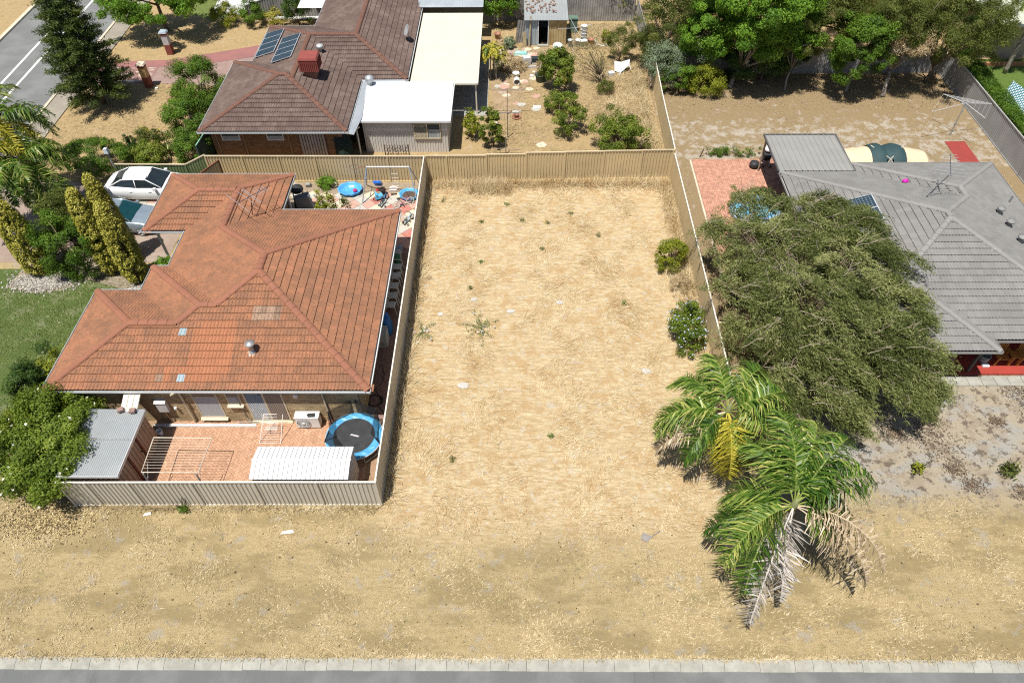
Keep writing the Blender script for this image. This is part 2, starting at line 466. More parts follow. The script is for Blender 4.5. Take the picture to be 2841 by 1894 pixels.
P = np.concatenate([np.column_stack([r.uniform(-5.2, 8.9, 5000), 35.2 - np.abs(r.normal(size=5000)) * .35]),
                    np.column_stack([8.9 - np.abs(r.normal(size=3200)) * .28, r.uniform(24, 35, 3200)]),
                    np.column_stack([-5.25 + np.abs(r.normal(size=2400)) * .2, r.uniform(14, 35, 2400)]),
                    np.column_stack([r.uniform(-3, 3, 2500) * .4 - 1.6, 34.6 + r.normal(size=2500) * .3])])
blades('tall_dry_grass', 'long dry grass standing along the lot fences', 'grass', P, .55, .02, .8, STRAW, 41, 3)
STRAW3 = leafmat('yard_straw', [(0, (.16, .12, .06)), (.4, (.3, .225, .12)), (1, (.55, .44, .27))], .1, .8)
blades('yard_grass', 'tangled dry grass in the neighbouring back yards', 'grass', np.concatenate([scatter(26000, -2, 9, 36, 55.5, -.6, 1, 9), scatter(9000, 9.3, 29, 33.5, 47.5, .2, .9, 3), scatter(10000, -30, -19, 36, 47, -.6, 1, 7)]), .2, .022, .25, STRAW3, 51)
P = np.concatenate([np.column_stack([r.uniform(5.2, 8.9, 2600), r.uniform(38, 48, 2600)]), np.column_stack([r.uniform(3, 8.9, 2600), r.uniform(51.5, 55.6, 2600)]), np.column_stack([8.7 - np.abs(r.normal(size=1500)) * .4, r.uniform(36, 50, 1500)])])
blades('long_yard_grass', 'long straw grass against the shared back yard fence', 'grass', P, .5, .022, .5, STRAW2, 61, 3)
LAWNB = leafmat('lawn_blades', [(0, (.04, .07, .012)), (.5, (.1, .14, .03)), (.8, (.2, .22, .08)), (1, (.45, .42, .26))], .2, .7)
blades('lawn_grass', 'patchy green lawn beside the orange roofed house', 'grass', scatter(30000, -29, -18, 16.5, 27.3, -.7, 1.2, 13), .09, .03, .8, LAWNB, 71, 3)
# pebbles of the garden bed and leaf litter by the flowering bush
def chips(name, label, P, s, mat, seed, z=.03):
    q = np.random.default_rng(seed); n = len(P)
    a = q.uniform(0, 6.3, n); b = q.normal(size=n) * .5
    D = np.stack([np.cos(a), np.sin(a), np.sin(b) * .5], 1); S = np.stack([-np.sin(a), np.cos(a), q.normal(size=n) * .3], 1)
    w = (s * q.uniform(.5, 1.4, n))[:, None]
    C = np.column_stack([P, np.full(n, z) + q.random(n) * .02])
    V = np.stack([C - D * w, C - S * w * .7, C + D * w, C + S * w * .7], 1)
    return tag(npmesh(name, V, q.random(n), mat), label, name.split('_')[-1], kind='stuff')
PEB = leafmat('pebbles', [(0, (.12, .11, .1)), (.4, (.3, .275, .24)), (1, (.54, .51, .46))], 0, .9)
P = np.concatenate([np.column_stack([r.normal(-24.5, .8, 2600), r.normal(26.7, .35, 2600)]), np.column_stack([r.normal(-19.3, .35, 700), r.normal(26.6, .5, 700)])])
chips('garden_pebbles', 'pale pebbles spread round the golden conifers', P, .05, PEB, 3)
LIT = leafmat('litter', [(0, (.07, .05, .03)), (.3, (.2, .14, .07)), (.6, (.42, .32, .15)), (1, (.62, .5, .28))], .1, .9)
P = np.concatenate([np.column_stack([r.normal(-18.6, 1.0, 2600), r.normal(13.3, .45, 2600)]), np.column_stack([r.uniform(10, 29, 1500), r.uniform(43, 47.5, 1500)]), np.column_stack([r.uniform(-24, 24, 900), r.uniform(8.3, 13.8, 900)])])
chips('leaf_litter', 'fallen dry leaves lying on the bare ground', P, .035, LIT, 4)
P = np.concatenate([np.column_stack([r.normal(c[0], c[2], 420), r.normal(c[1], c[2] * .8, 420)]) for c in [(r.uniform(12, 23), r.uniform(13, 20), r.uniform(.15, .6)) for _ in range(16)]])
chips('bark_mulch', 'dark bark mulch scattered over the sandy front garden', P, .03, leafmat('mulch', [(0, (.04, .03, .022)), (.6, (.13, .095, .065)), (1, (.28, .21, .14))], 0, .95), 8, .012)

# ================================================================ fences
TAN = surf('fence_tan', (.57, .45, .26), (.5, .4, .24), .6, .55, spec=.35, grime=.15, pv=.05)
TANC = surf('fence_cap', (.66, .55, .38), (.58, .48, .32), 1, .5, grime=.1)
BEI = surf('fence_beige', (.56, .52, .44), (.5, .46, .385), .7, .5, spec=.35, grime=.15, pv=.05)
BEI2 = surf('fence_beige_side', (.66, .59, .47), (.6, .535, .42), .7, .5, grime=.12, pv=.05)
BEIC = surf('fence_beige_cap', (.72, .68, .6), (.64, .6, .52), 1, .5, grime=.1)
GRYF = surf('fence_grey', (.33, .33, .32), (.27, .27, .27), .6, .55, grime=.25, pv=.06)
GRYC = surf('fence_grey_cap', (.42, .42, .41), (.36, .36, .35), 1, .5, grime=.2)
GRNF = surf('fence_green', (.17, .22, .1), (.13, .17, .085), .8, .5, grime=.3)
ASB = surf('fence_asbestos', (.36, .35, .33), (.2, .19, .18), 1.4, .9, grime=.7, pv=.08)
def ribsheet(g, a, b, z0, za, zb, pitch=.17, depth=.036, wave=False):
    """upright ribbed sheet between two plan points"""
    a, b = Vector((*a, 0)), Vector((*b, 0)); d = (b - a); L = d.length; d.normalize(); nrm = Vector((d.y, -d.x, 0))
    pts = []; k = max(1, round(L / pitch)); p = L / k
    for i in range(k):
        for f, h in (((0, 0), (.25, .7), (.5, 1), (.75, .7)) if wave else ((.0, 0), (.62, 0), (.7, 1), (.92, 1))): pts.append((i * p + f * p, h * depth))
    pts.append((L, 0))
    vs = []
    for s_, h in pts:
        q = a + d * s_ + nrm * (h - depth / 2 if True else 0); t = s_ / L
        vs += [(q.x, q.y, z0), (q.x, q.y, za + (zb - za) * t)]
    g.add(vs, [(2 * i, 2 * i + 2, 2 * i + 3, 2 * i + 1) for i in range(len(pts) - 1)])
def fence(name, label, pts, mat, cap, h=1.8, steps=None, group=None, wave=False, heights=None, posts=True, pitch=.17):
    root = thing(name, label, 'fence', (pts[0][0], pts[0][1], 0), group)
    for i in range(len(pts) - 1):
        a, b = Vector(pts[i]), Vector(pts[i + 1]); dz = steps[i] if steps else 0
        ha, hb = (heights[i], heights[i + 1]) if heights else (h + dz, h + dz)
        g = G(); ribsheet(g, a, b, .03, ha - .02, hb - .02, pitch, wave=wave); g.build('panel', mat, root)
        d = (b - a).normalized()
        g = G(); n = Vector((d.y, -d.x)) * .028
        vs = [(*(a + n), ha - .05), (*(b + n), hb - .05), (*(b - n), hb - .05), (*(a - n), ha - .05), (*(a + n), ha + .012), (*(b + n), hb + .012), (*(b - n), hb + .012), (*(a - n), ha + .012)]
        g.add(vs, [(3, 2, 1, 0), (4, 5, 6, 7), (0, 1, 5, 4), (1, 2, 6, 5), (2, 3, 7, 6), (3, 0, 4, 7)]); g.build('top_rail', cap, root)
        if not wave:
            g = G(); vs = [(p[0], p[1], z) for z in (.0, .075) for p in (a + n * 1.04, b + n * 1.04, b - n * 1.04, a - n * 1.04)]
            g.add(vs, [(3, 2, 1, 0), (4, 5, 6, 7), (0, 1, 5, 4), (1, 2, 6, 5), (2, 3, 7, 6), (3, 0, 4, 7)]); g.build('bottom_rail', mat, root)
    if posts:
        for i, p in enumerate(pts):
            hh = heights[i] if heights else h + (max(steps[max(i - 1, 0)], steps[min(i, len(steps) - 1)]) if steps else 0)
            q = Vector(pts[min(i + 1, len(pts) - 1)]) - Vector(pts[max(i - 1, 0)])
            g = G(); g.box((p[0], p[1], hh / 2), (.075, .085, hh - .005), rz=math.atan2(q.y, q.x)); g.build('post', mat, root)
    return root
def span(a, b, n): return [(a[0] + (b[0] - a[0]) * i / n, a[1] + (b[1] - a[1]) * i / n) for i in range(n + 1)]
fence('metal_fence', 'beige ribbed steel fence in front of the sheds along the street verge', [(-17.55, 13.92), (-16.48, 13.92), (-14.85, 13.93), (-12.44, 13.94), (-10.05, 13.95), (-7.66, 13.95), (-5.4, 13.96)], BEI, BEIC)
fence('metal_fence', 'tan steel fence between the orange roofed house and the vacant lot', span((-5.4, 14.05), (-5.38, 35.2), 9), BEI2, BEIC)
fence('metal_fence', 'tan steel fence at the far end of the vacant lot, with stepped tops', [(-5.3, 35.27), (-4.1, 35.27), (-1.8, 35.3), (.5, 35.35), (2.75, 35.4), (5.0, 35.46), (7.2, 35.5), (8.98, 35.53)], TAN, TANC, steps=[0, .0, .06, .14, .16, .18, .2])
fence('metal_fence', 'tan steel fence behind the swing set, below the brown roofed house', span((-18.05, 35.3), (-5.4, 35.24), 6), TAN, TANC)
fence('metal_fence', 'tan steel fence on the right of the vacant lot beside the grey roofed house', span((9.05, 15.15), (9.05, 35.45), 9), TAN, BEIC)
fence('metal_fence', 'tan steel fence dividing the two back yards, topped with a pale cap', span((9.05, 35.6), (9.33, 46.3), 5), TAN, BEIC, heights=[2.0, 1.95, 1.85, 1.8, 1.8, 1.8])
fence('metal_fence', 'short tan cross fence half hidden under the weeping tree', span((9.15, 22.2), (13.2, 22.2), 2), TAN, TANC)
fence('metal_fence', 'olive green low fence behind the white sedan', [(-23.6, 35.45), (-21.4, 35.42), (-19.45, 35.4), (-18.1, 35.42)], GRNF, TANC, heights=[1.15, 1.15, 1.15, 1.8])
fence('metal_fence', 'grey steel fence at the far right beside the clipped hedge', span((29.7, 47.7), (29.72, 28.5), 8), GRYF, GRYC)
fence('metal_fence', 'blue grey corrugated fence behind the shady trees', span((9.6, 47.85), (29.6, 47.85), 9), GRYF, GRYC, wave=True, pitch=.15)
fence('old_fence', 'weathered grey corrugated cement fence behind the small garden shed', span((-1.8, 56.1), (9.1, 56.0), 6), ASB, ASB, wave=True, pitch=.18, posts=False)
fence('old_fence', 'stained grey cement fence sheets at the corner of the untidy yard', span((9.35, 46.5), (9.2, 55.9), 5), ASB, ASB, wave=True, pitch=.18, posts=False)
fence('old_fence', 'grey ribbed fence behind the round bushes at the top', [(-21.2, 56.3), (-18.9, 57.0), (-16.6, 57.0), (-14.6, 57.0)], ASB, GRYC, wave=True, pitch=.2, heights=[1.2, 1.7, 1.8, 1.8])
fence('metal_fence', 'dark green narrow fence beside the brown roofed house', [(-18.9, 36.4), (-18.75, 38.4)], surf('fence_dkgreen', (.06, .1, .08), None, 1), surf('fence_mint', (.25, .5, .38), None, 1), h=1.75)
fence('old_fence', 'brown timber coloured fence behind the clipped hedge at the right edge', span((32.2, 50.2), (38, 50.4), 3), surf('fence_ochre', (.42, .31, .17), (.33, .24, .13), 1, .8), GRYC, h=1.7)
# ================================================================ houses
SL = .335
def tile_mat(name, stops, lichen, lic_amt, dirt, da=.75):
    t = NT(name)
    r = t.rnd()
    col = t.ramp(t.math('ADD', t.math('MULTIPLY', r, .22), t.math('MULTIPLY', t.noise(.6, 4, .65), .78)), stops)
    col = t.mix(t.math('MULTIPLY', t.rng(t.noise(9, 5, .8), .44, .66), da), col, dirt)
    col = t.mix(t.math('MULTIPLY', t.rng(t.noise(3.3, 7, .85, off=(3, 8, 1)), .62, .72), lic_amt), col, lichen)
    t.bump(t.noise(60, 4), .008, .5)
    return t.fin(col, .88, 0, .25)
T_OR = tile_mat('tile_terracotta', [(.3, (.215, .108, .063)), (.5, (.29, .136, .075)), (.7, (.36, .16, .085))], (.45, .36, .27), .22, (.155, .088, .058))
T_OB = tile_mat('tile_new_orange', [(.3, (.31, .135, .07)), (.7, (.39, .16, .082))], (.5, .42, .3), .15, (.24, .115, .065))
C_OR = tile_mat('cap_terracotta', [(.25, (.24, .105, .064)), (.75, (.31, .132, .08))], (.55, .47, .4), .25, (.2, .098, .068))
T_BR = tile_mat('tile_brown', [(.3, (.105, .073, .061)), (.5, (.142, .1, .084)), (.7, (.19, .14, .12))], (.34, .3, .26), .4, (.088, .062, .053))
C_BR = tile_mat('cap_brown', [(.25, (.14, .072, .052)), (.75, (.18, .092, .066))], (.3, .2, .15), .3, (.09, .05, .04))
T_GR = tile_mat('tile_grey', [(.3, (.175, .172, .165)), (.5, (.205, .202, .193)), (.7, (.235, .231, .22))], (.27, .265, .255), .15, (.165, .162, .155), .35)
C_GR = tile_mat('cap_grey', [(.25, (.215, .21, .2)), (.75, (.26, .255, .245))], (.38, .37, .35), .3, (.2, .195, .19))
T_OLD = surf('tile_old_grey', (.3, .2, .14), (.22, .145, .1), 6, .9, grime=.5, pv=.25)
T_BLUE = surf('tile_blue', (.24, .33, .38), (.3, .35, .36), 6, .8, grime=.5, pv=.15)
DECK = surf('roof_underlay', (.05, .04, .035), None, 1, .95)

UU = [0, .036, .056, .075, .094, .114, .186, .206, .225, .244, .264, .30]
HH = [0, 0, .021, .028, .021, 0, 0, .021, .028, .021, 0, 0]
def hiproof(house, rects, ze, segs, tmat, cmat, nsep=300, special=(), course=.328, extra=None, capr=.165, name='roof', wide=1.0):
    def H(x, y): return max(ze + SL * min(x - a, b - x, y - c, d - y) for a, b, c, d in rects)
    x0, x1 = min(q[0] for q in rects), max(q[1] for q in rects)
    y0, y1 = min(q[2] for q in rects), max(q[3] for q in rects)
    # deck
    g = G(); st = .2; nx, ny = int((x1 - x0) / st) + 1, int((y1 - y0) / st) + 1
    for i in range(nx):
        for j in range(ny):
            xa, ya = x0 + i * st, y0 + j * st; xb, yb = min(xa + st, x1), min(ya + st, y1)
            if H((xa + xb) / 2, (ya + yb) / 2) > ze:
                g.add([(p, q, max(H(p, q), ze - .02) - .035) for p, q in ((xa, ya), (xb, ya), (xb, yb), (xa, yb))], [(0, 1, 2, 3)])
    roof = g.build(name, DECK, house)
    planes = set()
    for a, b, c, d in rects: planes |= {('W', a), ('E', b), ('S', c), ('N', d)}
    def P(side, c, u, d):
        return {'S': (u, c + d), 'N': (-u, c - d), 'W': (c + d, -u), 'E': (c - d, u)}[side]
    NRM = {'S': (0, -1), 'N': (0, 1), 'W': (-1, 0), 'E': (1, 0)}
    rg = random.Random(len(rects) * 7 + int(abs(x0)))
    shared, items = {}, []
    uu = [u * wide for u in UU]; tw = .30 * wide
    for side, c in sorted(planes):
        if side in 'SN': ur = (x0, x1); lim = y1 - y0
        else: ur = (y0, y1); lim = x1 - x0
        if side in 'NW': ur = (-ur[1], -ur[0])
        for i in range(int(min(lim, 8) / course) + 1):
            d = i * course
            for j in range(int((ur[1] - ur[0]) / tw) + 1):
                u = ur[0] + j * tw
                act = False; full = True
                for du, dd in ((.5, .5), (.08, .08), (.92, .08), (.08, .92), (.92, .92)):
                    px, py = P(side, c, u + du * tw, d + dd * course); h = H(px, py)
                    if abs(h - (ze + SL * (d + dd * course))) < 1e-3: act = True
                    else: full = False
                if not act: continue
                vs = []
                for row, (dd, hb) in enumerate(((-.03, .062), (course + .02, .008), (-.024, .034))):
                    for k in range(12): vs.append((u + uu[k], d + dd, HH[k] * (1 if row != 1 else .9) + hb))
                loc = P(side, c, u + tw / 2, d + course / 2); zc = ze + SL * (d + course / 2)
                jz = rg.uniform(-.004, .004); ju = rg.uniform(-.004, .004)
                items.append((side, c, u + ju, d, full, vs, (loc[0], loc[1], zc + jz), rg.random(), jz))
    fs = [(k, k + 1, 12 + k + 1, 12 + k) for k in range(11)] + [(24 + k, 24 + k + 1, k + 1, k) for k in range(11)]
    def wverts(it):
        side, c, u, d, full, vs, loc, rr, jz = it; out = []
        for a, b, h in vs:
            px, py = P(side, c, a, b); z = ze + SL * b + h + jz
            if not full: 
                hz = H(px, py)
                if hz < ze + SL * b - .002: z = min(z, hz - .012)
            out.append((px, py, z))
        return out
    def sc(it):
        n = NRM[it[0]]; q = 1 / math.hypot(1, SL)
        return score(it[6], (n[0] * SL * q, n[1] * SL * q, q))
    order = sorted(range(len(items)), key=lambda k: -sc(items[k]))
    sep = set(order[:nsep]); gj = {}
    for k, it in enumerate(items):
        mat = tmat; cx, cy = it[6][0], it[6][1]
        for (sx0, sx1, sy0, sy1, smat) in special:
            if sx0 <= cx <= sx1 and sy0 <= cy <= sy1: mat = smat
        if extra and mat is tmat: mat = extra(cx, cy) or mat
        w = wverts(it); lx = it[6]
        if k in sep:
            key = (it[0], mat.name)
            if it[4]:
                if key not in shared:
                    me = bpy.data.meshes.new('tile'); me.from_pydata([(p[0] - lx[0], p[1] - lx[1], p[2] - lx[2]) for p in w], [], fs); me.materials.append(mat); setrnd(me, [0] * len(fs)); shared[key] = me
                me = shared[key]
            else:
                me = bpy.data.meshes.new('tile'); me.from_pydata([(p[0] - lx[0], p[1] - lx[1], p[2] - lx[2]) for p in w], [], fs); me.materials.append(mat); setrnd(me, [0] * len(fs))
            obj('tile', me, roof, lx, (rg.gauss(0, .004), rg.gauss(0, .004), rg.gauss(0, .006)))
        else: gj.setdefault(mat.name, (mat, G()))[1].add(w, fs, it[7])
    for mat, gg in gj.values(): gg.build('tile_field', mat, roof, kind='stuff')
    # hip and ridge caps
    for a, b in segs:
        A = Vector((*a, H(*a))); B = Vector((*b, H(*b)))
        if A.z > B.z: A, B = B, A
        L = (B - A).length; n = max(1, round(L / .42)); d = (B - A).normalized()
        s, u = frame(d)
        for i in range(n):
            p, q = A + d * (L * i / n - .03), A + d * (L * (i + 1) / n + .01)
            g = G(); vs = []
            for pt, lift in ((p, .05), (q, .028)):
                for k in range(7):
                    t = math.pi * (k / 6); vs.append(pt + s * math.cos(t) * capr + u * (math.sin(t) * .1 - .03 + lift))
            f2 = [(k, k + 1, 8 + k, 7 + k) for k in range(6)] + [(6, 5, 4, 3, 2, 1, 0)]
            g.add(vs, f2, rg.random()); g.build('ridge_cap', cmat, roof)
    return roof, H
def gutter(house, pts, z, mat, w=.12, close=True):
    n = len(pts)
    for i in range(n if close else n - 1):
        a, b = Vector(pts[i]), Vector(pts[(i + 1) % n]); d = (b - a).normalized(); o = Vector((d.y, -d.x)) * w
        g = G(); t = .012
        a2, b2 = a - d * .0, b + d * .0
        # trough: back, floor, front lip
        def wall(p, q, r_, s_, z0, z1):
            vs = [(*p, z0), (*q, z0), (*s_, z0), (*r_, z0), (*p, z1), (*q, z1), (*s_, z1), (*r_, z1)]
            g.add(vs, [(3, 2, 1, 0), (4, 5, 6, 7), (0, 1, 5, 4), (1, 2, 6, 5), (2, 3, 7, 6), (3, 0, 4, 7)])
        e = o.normalized() * t
        A, B = a2 + o + (-d * 0), b2 + o
        wall(a2, b2, A, B, z - .11, z - .1)
        wall(A - e - d * w, B - e + d * w, A - d * w, B + d * w, z - .11, z + .012)
        g.build('gutter', mat, house)
def brickwork(parent, x0, x1, y, z0, z1, holes, mat, mort, nsep=300, thick=.02):
    """running bond on a wall facing the street; holes are (x0,x1,z0,z1)"""
    ch, bl, mo = .086, .24, .01; rg = random.Random(int(abs(x0 * 10)))
    me = bpy.data.meshes.new('brick')
    g0 = G(); g0.box((0, 0, 0), (bl - mo, thick, ch - mo)); me.from_pydata(g0.v, [], g0.f); me.materials.append(mat); setrnd(me, [0] * 6)
    items = []
    for r_ in range(int((z1 - z0) / ch)):
        z = z0 + (r_ + .5) * ch; off = (r_ % 2) * bl / 2
        for k in range(int((x1 - x0) / bl) + 1):
            xa, xb = x0 + k * bl - off, x0 + (k + 1) * bl - off
            xa, xb = max(xa, x0), min(xb, x1)
            for hx0, hx1, hz0, hz1 in holes:
                if hz0 < z < hz1:
                    if xa >= hx0 and xb <= hx1: xa = xb = 0
                    elif xa < hx0 < xb: xb = hx0
                    elif xa < hx1 < xb: xa = hx1
            if xb - xa > .04: items.append((xa, xb, z))
    order = sorted(range(len(items)), key=lambda k: -score(((items[k][0] + items[k][1]) / 2, y, items[k][2]), (0, -1, 0)) * (1 if items[k][1] - items[k][0] > .2 else 0))
    sep = set(order[:nsep]); gj = G()
    for k, (xa, xb, z) in enumerate(items):
        if k in sep: obj('brick', me, parent, ((xa + xb) / 2, y + thick / 2 + rg.uniform(-.003, .003), z))
        else: gj.box(((xa + xb) / 2, y + thick / 2 + rg.uniform(-.003, .003), z), (xb - xa - mo, thick, ch - mo), r=rg.random())
    if gj.v: gj.build('brick_field', mat, parent, kind='stuff')

GLASS = NT('window_glass'); GLASS = GLASS.fin((.06, .075, .085), .08, 0, .6)
ALU = surf('aluminium', (.62, .63, .64), (.52, .53, .54), 3, .45, .3, grime=.1)
CRM = surf('cream_paint', (.6, .52, .37), (.52, .45, .32), 2, .6, grime=.2)
WHT = surf('white_paint', (.78, .78, .76), (.7, .7, .68), 2, .5, grime=.1)
GUT = surf('gutter_white', (.68, .7, .7), (.58, .6, .6), 1.5, .45, grime=.2)
GUTG = surf('gutter_grey', (.36, .36, .35), None, 1.5, .5)
BRK = surf('brick_cream', (.42, .32, .185), (.35, .26, .15), 5, .9, bump=.004, pv=.2, grime=.3)
MORT = surf('mortar', (.14, .105, .07), (.2, .16, .11), 3, .95)
BRKB = surf('brick_brown', (.27, .15, .075), (.21, .115, .06), 5, .9, bump=.004, pv=.18, grime=.3)
BRKR = surf('brick_dark', (.17, .105, .075), (.12, .08, .06), 5, .9, bump=.004, pv=.2, grime=.3)
CURT = surf('curtain', (.42, .44, .46), (.33, .35, .37), 8, .9, stretch=(6, 1, .3))
DARK = surf('dark_interior', (.02, .02, .022), None, 1, .7)
BLK = surf('black_plastic', (.025, .026, .028), (.04, .04, .042), 5, .55)

# ---------------------------------------------------------------- orange house
OH = thing('brick_house', 'cream brick house with orange terracotta tiled hip roof left of the vacant lot', 'house', (-12, 23, 0))
OR_ = [(-16.6, -6.1, 17.85, 29.45), (-18.75, -12.2, 27.9, 32.55), (-16.6, -12.2, 20, 32.55), (-19.4, -8, 17.85, 23.57), (-17.35, -8, 17.85, 25.2)]
segs = [((-11.35, 23.1), (-11.35, 24.2)), ((-6.1, 17.85), (-11.35, 23.1)), ((-6.1, 29.45), (-11.35, 24.2)), ((-12.93, 21.52), (-11.35, 23.1)),
        ((-12.93, 21.52), (-13.68, 21.52)), ((-14.49, 20.71), (-13.68, 21.52)), ((-17.35, 25.2), (-13.68, 21.52)), ((-14.49, 20.71), (-16.54, 20.71)),
        ((-19.4, 17.85), (-16.54, 20.71)), ((-19.4, 23.57), (-16.54, 20.71)), ((-14.4, 27.25), (-11.35, 24.2)), ((-14.4, 27.25), (-14.4, 30.35)),
        ((-12.2, 32.55), (-14.4, 30.35)), ((-16.42, 30.22), (-14.5, 30.22)), ((-18.75, 32.55), (-16.42, 30.22)), ((-18.75, 27.9), (-16.42, 30.22))]
rr_ = random.Random(77)
def newer(x, y):
    if rr_.random() < (1 if -13.6 < x < -12.2 and y < 20.4 else .6) and 18.2 < y < 21.0 and -13.9 + (y - 18) * .05 < x < -11.95 and x > -14.4 + 0: return T_OB if y < 20.9 else None
    return None
ORF, HO = hiproof(OH, OR_, 2.42, segs, T_OR, C_OR, special=[(-11.4, -10.1, 20.95, 21.3, T_OLD), (-11.2, -10.6, 20.65, 20.96, T_OLD), (-15.0, -14.5, 18.16, 18.5, T_OLD), (-14.5, -14.15, 18.16, 18.8, T_OB), (-14.0, -13.7, 18.16, 18.5, T_BLUE), (-14.35, -14.05, 20.3, 20.63, T_BLUE), (-12.0, -11.75, 18.16, 18.5, T_OLD)], extra=newer)
outl = [(-19.4, 17.85), (-6.1, 17.85), (-6.1, 29.45), (-12.2, 29.45), (-12.2, 32.55), (-18.75, 32.55), (-18.75, 27.9), (-16.6, 27.9), (-16.6, 25.2), (-17.35, 25.2), (-17.35, 23.57), (-19.4, 23.57)]
gutter(OH, outl, 2.44, GUT)
g = G(); g.sheet(list(reversed(outl)), 2.3); g.build('soffit', CRM, OH)
wallp = [(-19.0, 18.03), (-6.62, 18.03), (-6.62, 28.9), (-12.7, 28.9), (-12.7, 32.0), (-13.2, 32.0), (-13.2, 28.5), (-16.2, 28.5), (-16.2, 24.8), (-17.0, 24.8), (-17.0, 23.1), (-19.0, 23.1)]
g = G(); g.prism(wallp, 0, 2.3); wall = g.build('wall', MORT, OH)
for px in (-18.4, -15.6, -12.6):
    for py in (31.9, 28.3):
        g = G(); g.bx(px - .05, px + .05, py - .05, py + .05, 0, 2.3); g.build('carport_post', WHT, OH)
WIN, SWIN, DOOR = (-13.62, -12.55, .3, 2.02), (-12.2, -11.62, 1.22, 2.02), (-11.45, -9.8, .04, 2.04)
brickwork(wall, -19.0, -6.62, 18.01, 0, 2.3, [WIN, SWIN, DOOR], BRK, MORT)
# a cladding on the east wall
g = G()
for k in range(26): g.bx(-6.62, -6.6, 18.05, 28.88, .02 + k * .086, .096 + k * .086, r=(k * .37) % 1)
g.build('side_brickwork', BRK, wall)
def window(house, x0, x1, z0, z1, y, mul=None, blind=True, sill=True, fr=CRM):
    g = G(); w = .05
    for b in ((x0, x1, z0, z0 + w), (x0, x1, z1 - w, z1), (x0, x0 + w, z0 + w, z1 - w), (x1 - w, x1, z0 + w, z1 - w)): g.bx(b[0], b[1], y - .012, y + .016, b[2], b[3])
    win = g.build('window', fr, house)
    g = G(); g.bx(x0 + w, x1 - w, y + .006, y + .012, z0 + w, z1 - w); g.build('pane', GLASS, win)
    if blind:
        g = G(); k = 14
        for i in range(k):
            a, b = x0 + w + (x1 - x0 - 2 * w) * i / k, x0 + w + (x1 - x0 - 2 * w) * (i + 1) / k
            g.add([(a, y + (.004 if i % 2 else .0), z0 + w), (b, y + (.0 if i % 2 else .004), z0 + w), (b, y + (.0 if i % 2 else .004), z1 - .3), (a, y + (.004 if i % 2 else .0), z1 - .3)], [(0, 1, 2, 3)])
        g.build('curtain', CURT, win)
    if mul:
        g = G(); g.bx(x0 + w, x1 - w, y - .014, y + .005, mul - .025, mul + .025); g.build('mullion', fr, win)
    if sill:
        g = G(); g.add([(x0 - .05, y - .13, z0 - .06), (x1 + .05, y - .13, z0 - .06), (x1 + .05, y - .002, z0 + .01), (x0 - .05, y - .002, z0 + .01), (x0 - .05, y - .13, z0 - .1), (x1 + .05, y - .13, z0 - .1), (x1 + .05, y - .002, z0 - .1), (x0 - .05, y - .002, z0 - .1)], [(0, 1, 2, 3), (4, 5, 1, 0), (5, 6, 2, 1), (7, 4, 0, 3), (7, 6, 5, 4)]); g.build('sill', CRM, win)
    return win
window(OH, *WIN, 18.012, mul=1.72)
window(OH, *SWIN, 18.012)
# sliding door with a security screen
g = G()
for b in ((-11.45, -9.8, 1.98, 2.04), (-11.45, -9.8, .04, .1), (-11.45, -11.38, .1, 1.98), (-9.87, -9.8, .1, 1.98), (-10.66, -10.58, .1, 1.98)): g.bx(b[0], b[1], 17.99, 18.02, b[2], b[3])
door = g.build('door', CRM, OH)
g = G(); g.bx(-11.38, -10.66, 18.012, 18.018, .1, 1.98); g.build('screen_backing', DARK, door)
g = G()
for k in range(34):
    a = -.9 + k * .08
    for s_ in (1, -1):
        z0, z1 = .1, 1.98; xa, xb = -11.38, -10.66
        # diagonal bar clipped to the screen
        pts = []
        for t in (0, 1):
            xx = xa + (xb - xa) * t; zz = (a + (xx - xa) * 1.0) if s_ > 0 else (a + (xb - xx) * 1.0)
            pts.append((xx, zz))
        (xA, zA), (xB, zB) = pts
        if max(zA, zB) < z0 or min(zA, zB) > z1: continue
        def clip(xp, zp, xq, zq):
            if zp < z0: f = (z0 - zp) / (zq - zp); xp, zp = xp + f * (xq - xp), z0
            if zp > z1: f = (z1 - zp) / (zq - zp); xp, zp = xp + f * (xq - xp), z1
            return xp, zp
        p, q = clip(xA, zA, xB, zB), clip(xB, zB, xA, zA)
        g.tube([(p[0], 17.998, p[1]), (q[0], 17.998, q[1])], .009, 3)
g.build('screen_lattice', ALU, door)
g = G(); g.bx(-10.58, -9.87, 18.008, 18.014, .1, 1.98); g.build('pane', GLASS, door)
g = G()
for i in range(9): g.bx(-10.57 + i * .075, -10.51 + i * .075, 17.998, 18.006, .12, 1.95, r=i * .13 % 1)
g.build('curtain', surf('curtain_brown', (.3, .25, .21), (.23, .19, .16), 6, .9, stretch=(8, 1, .2)), door)
g = G(); g.bx(-11.5, -9.75, 17.86, 18.005, .0, .06); g.build('door_step', CRM, OH)
g = G(); g.bx(-11.05, -10.75, 17.985, 17.996, .14, .5); g.build('pet_flap', ALU, door)
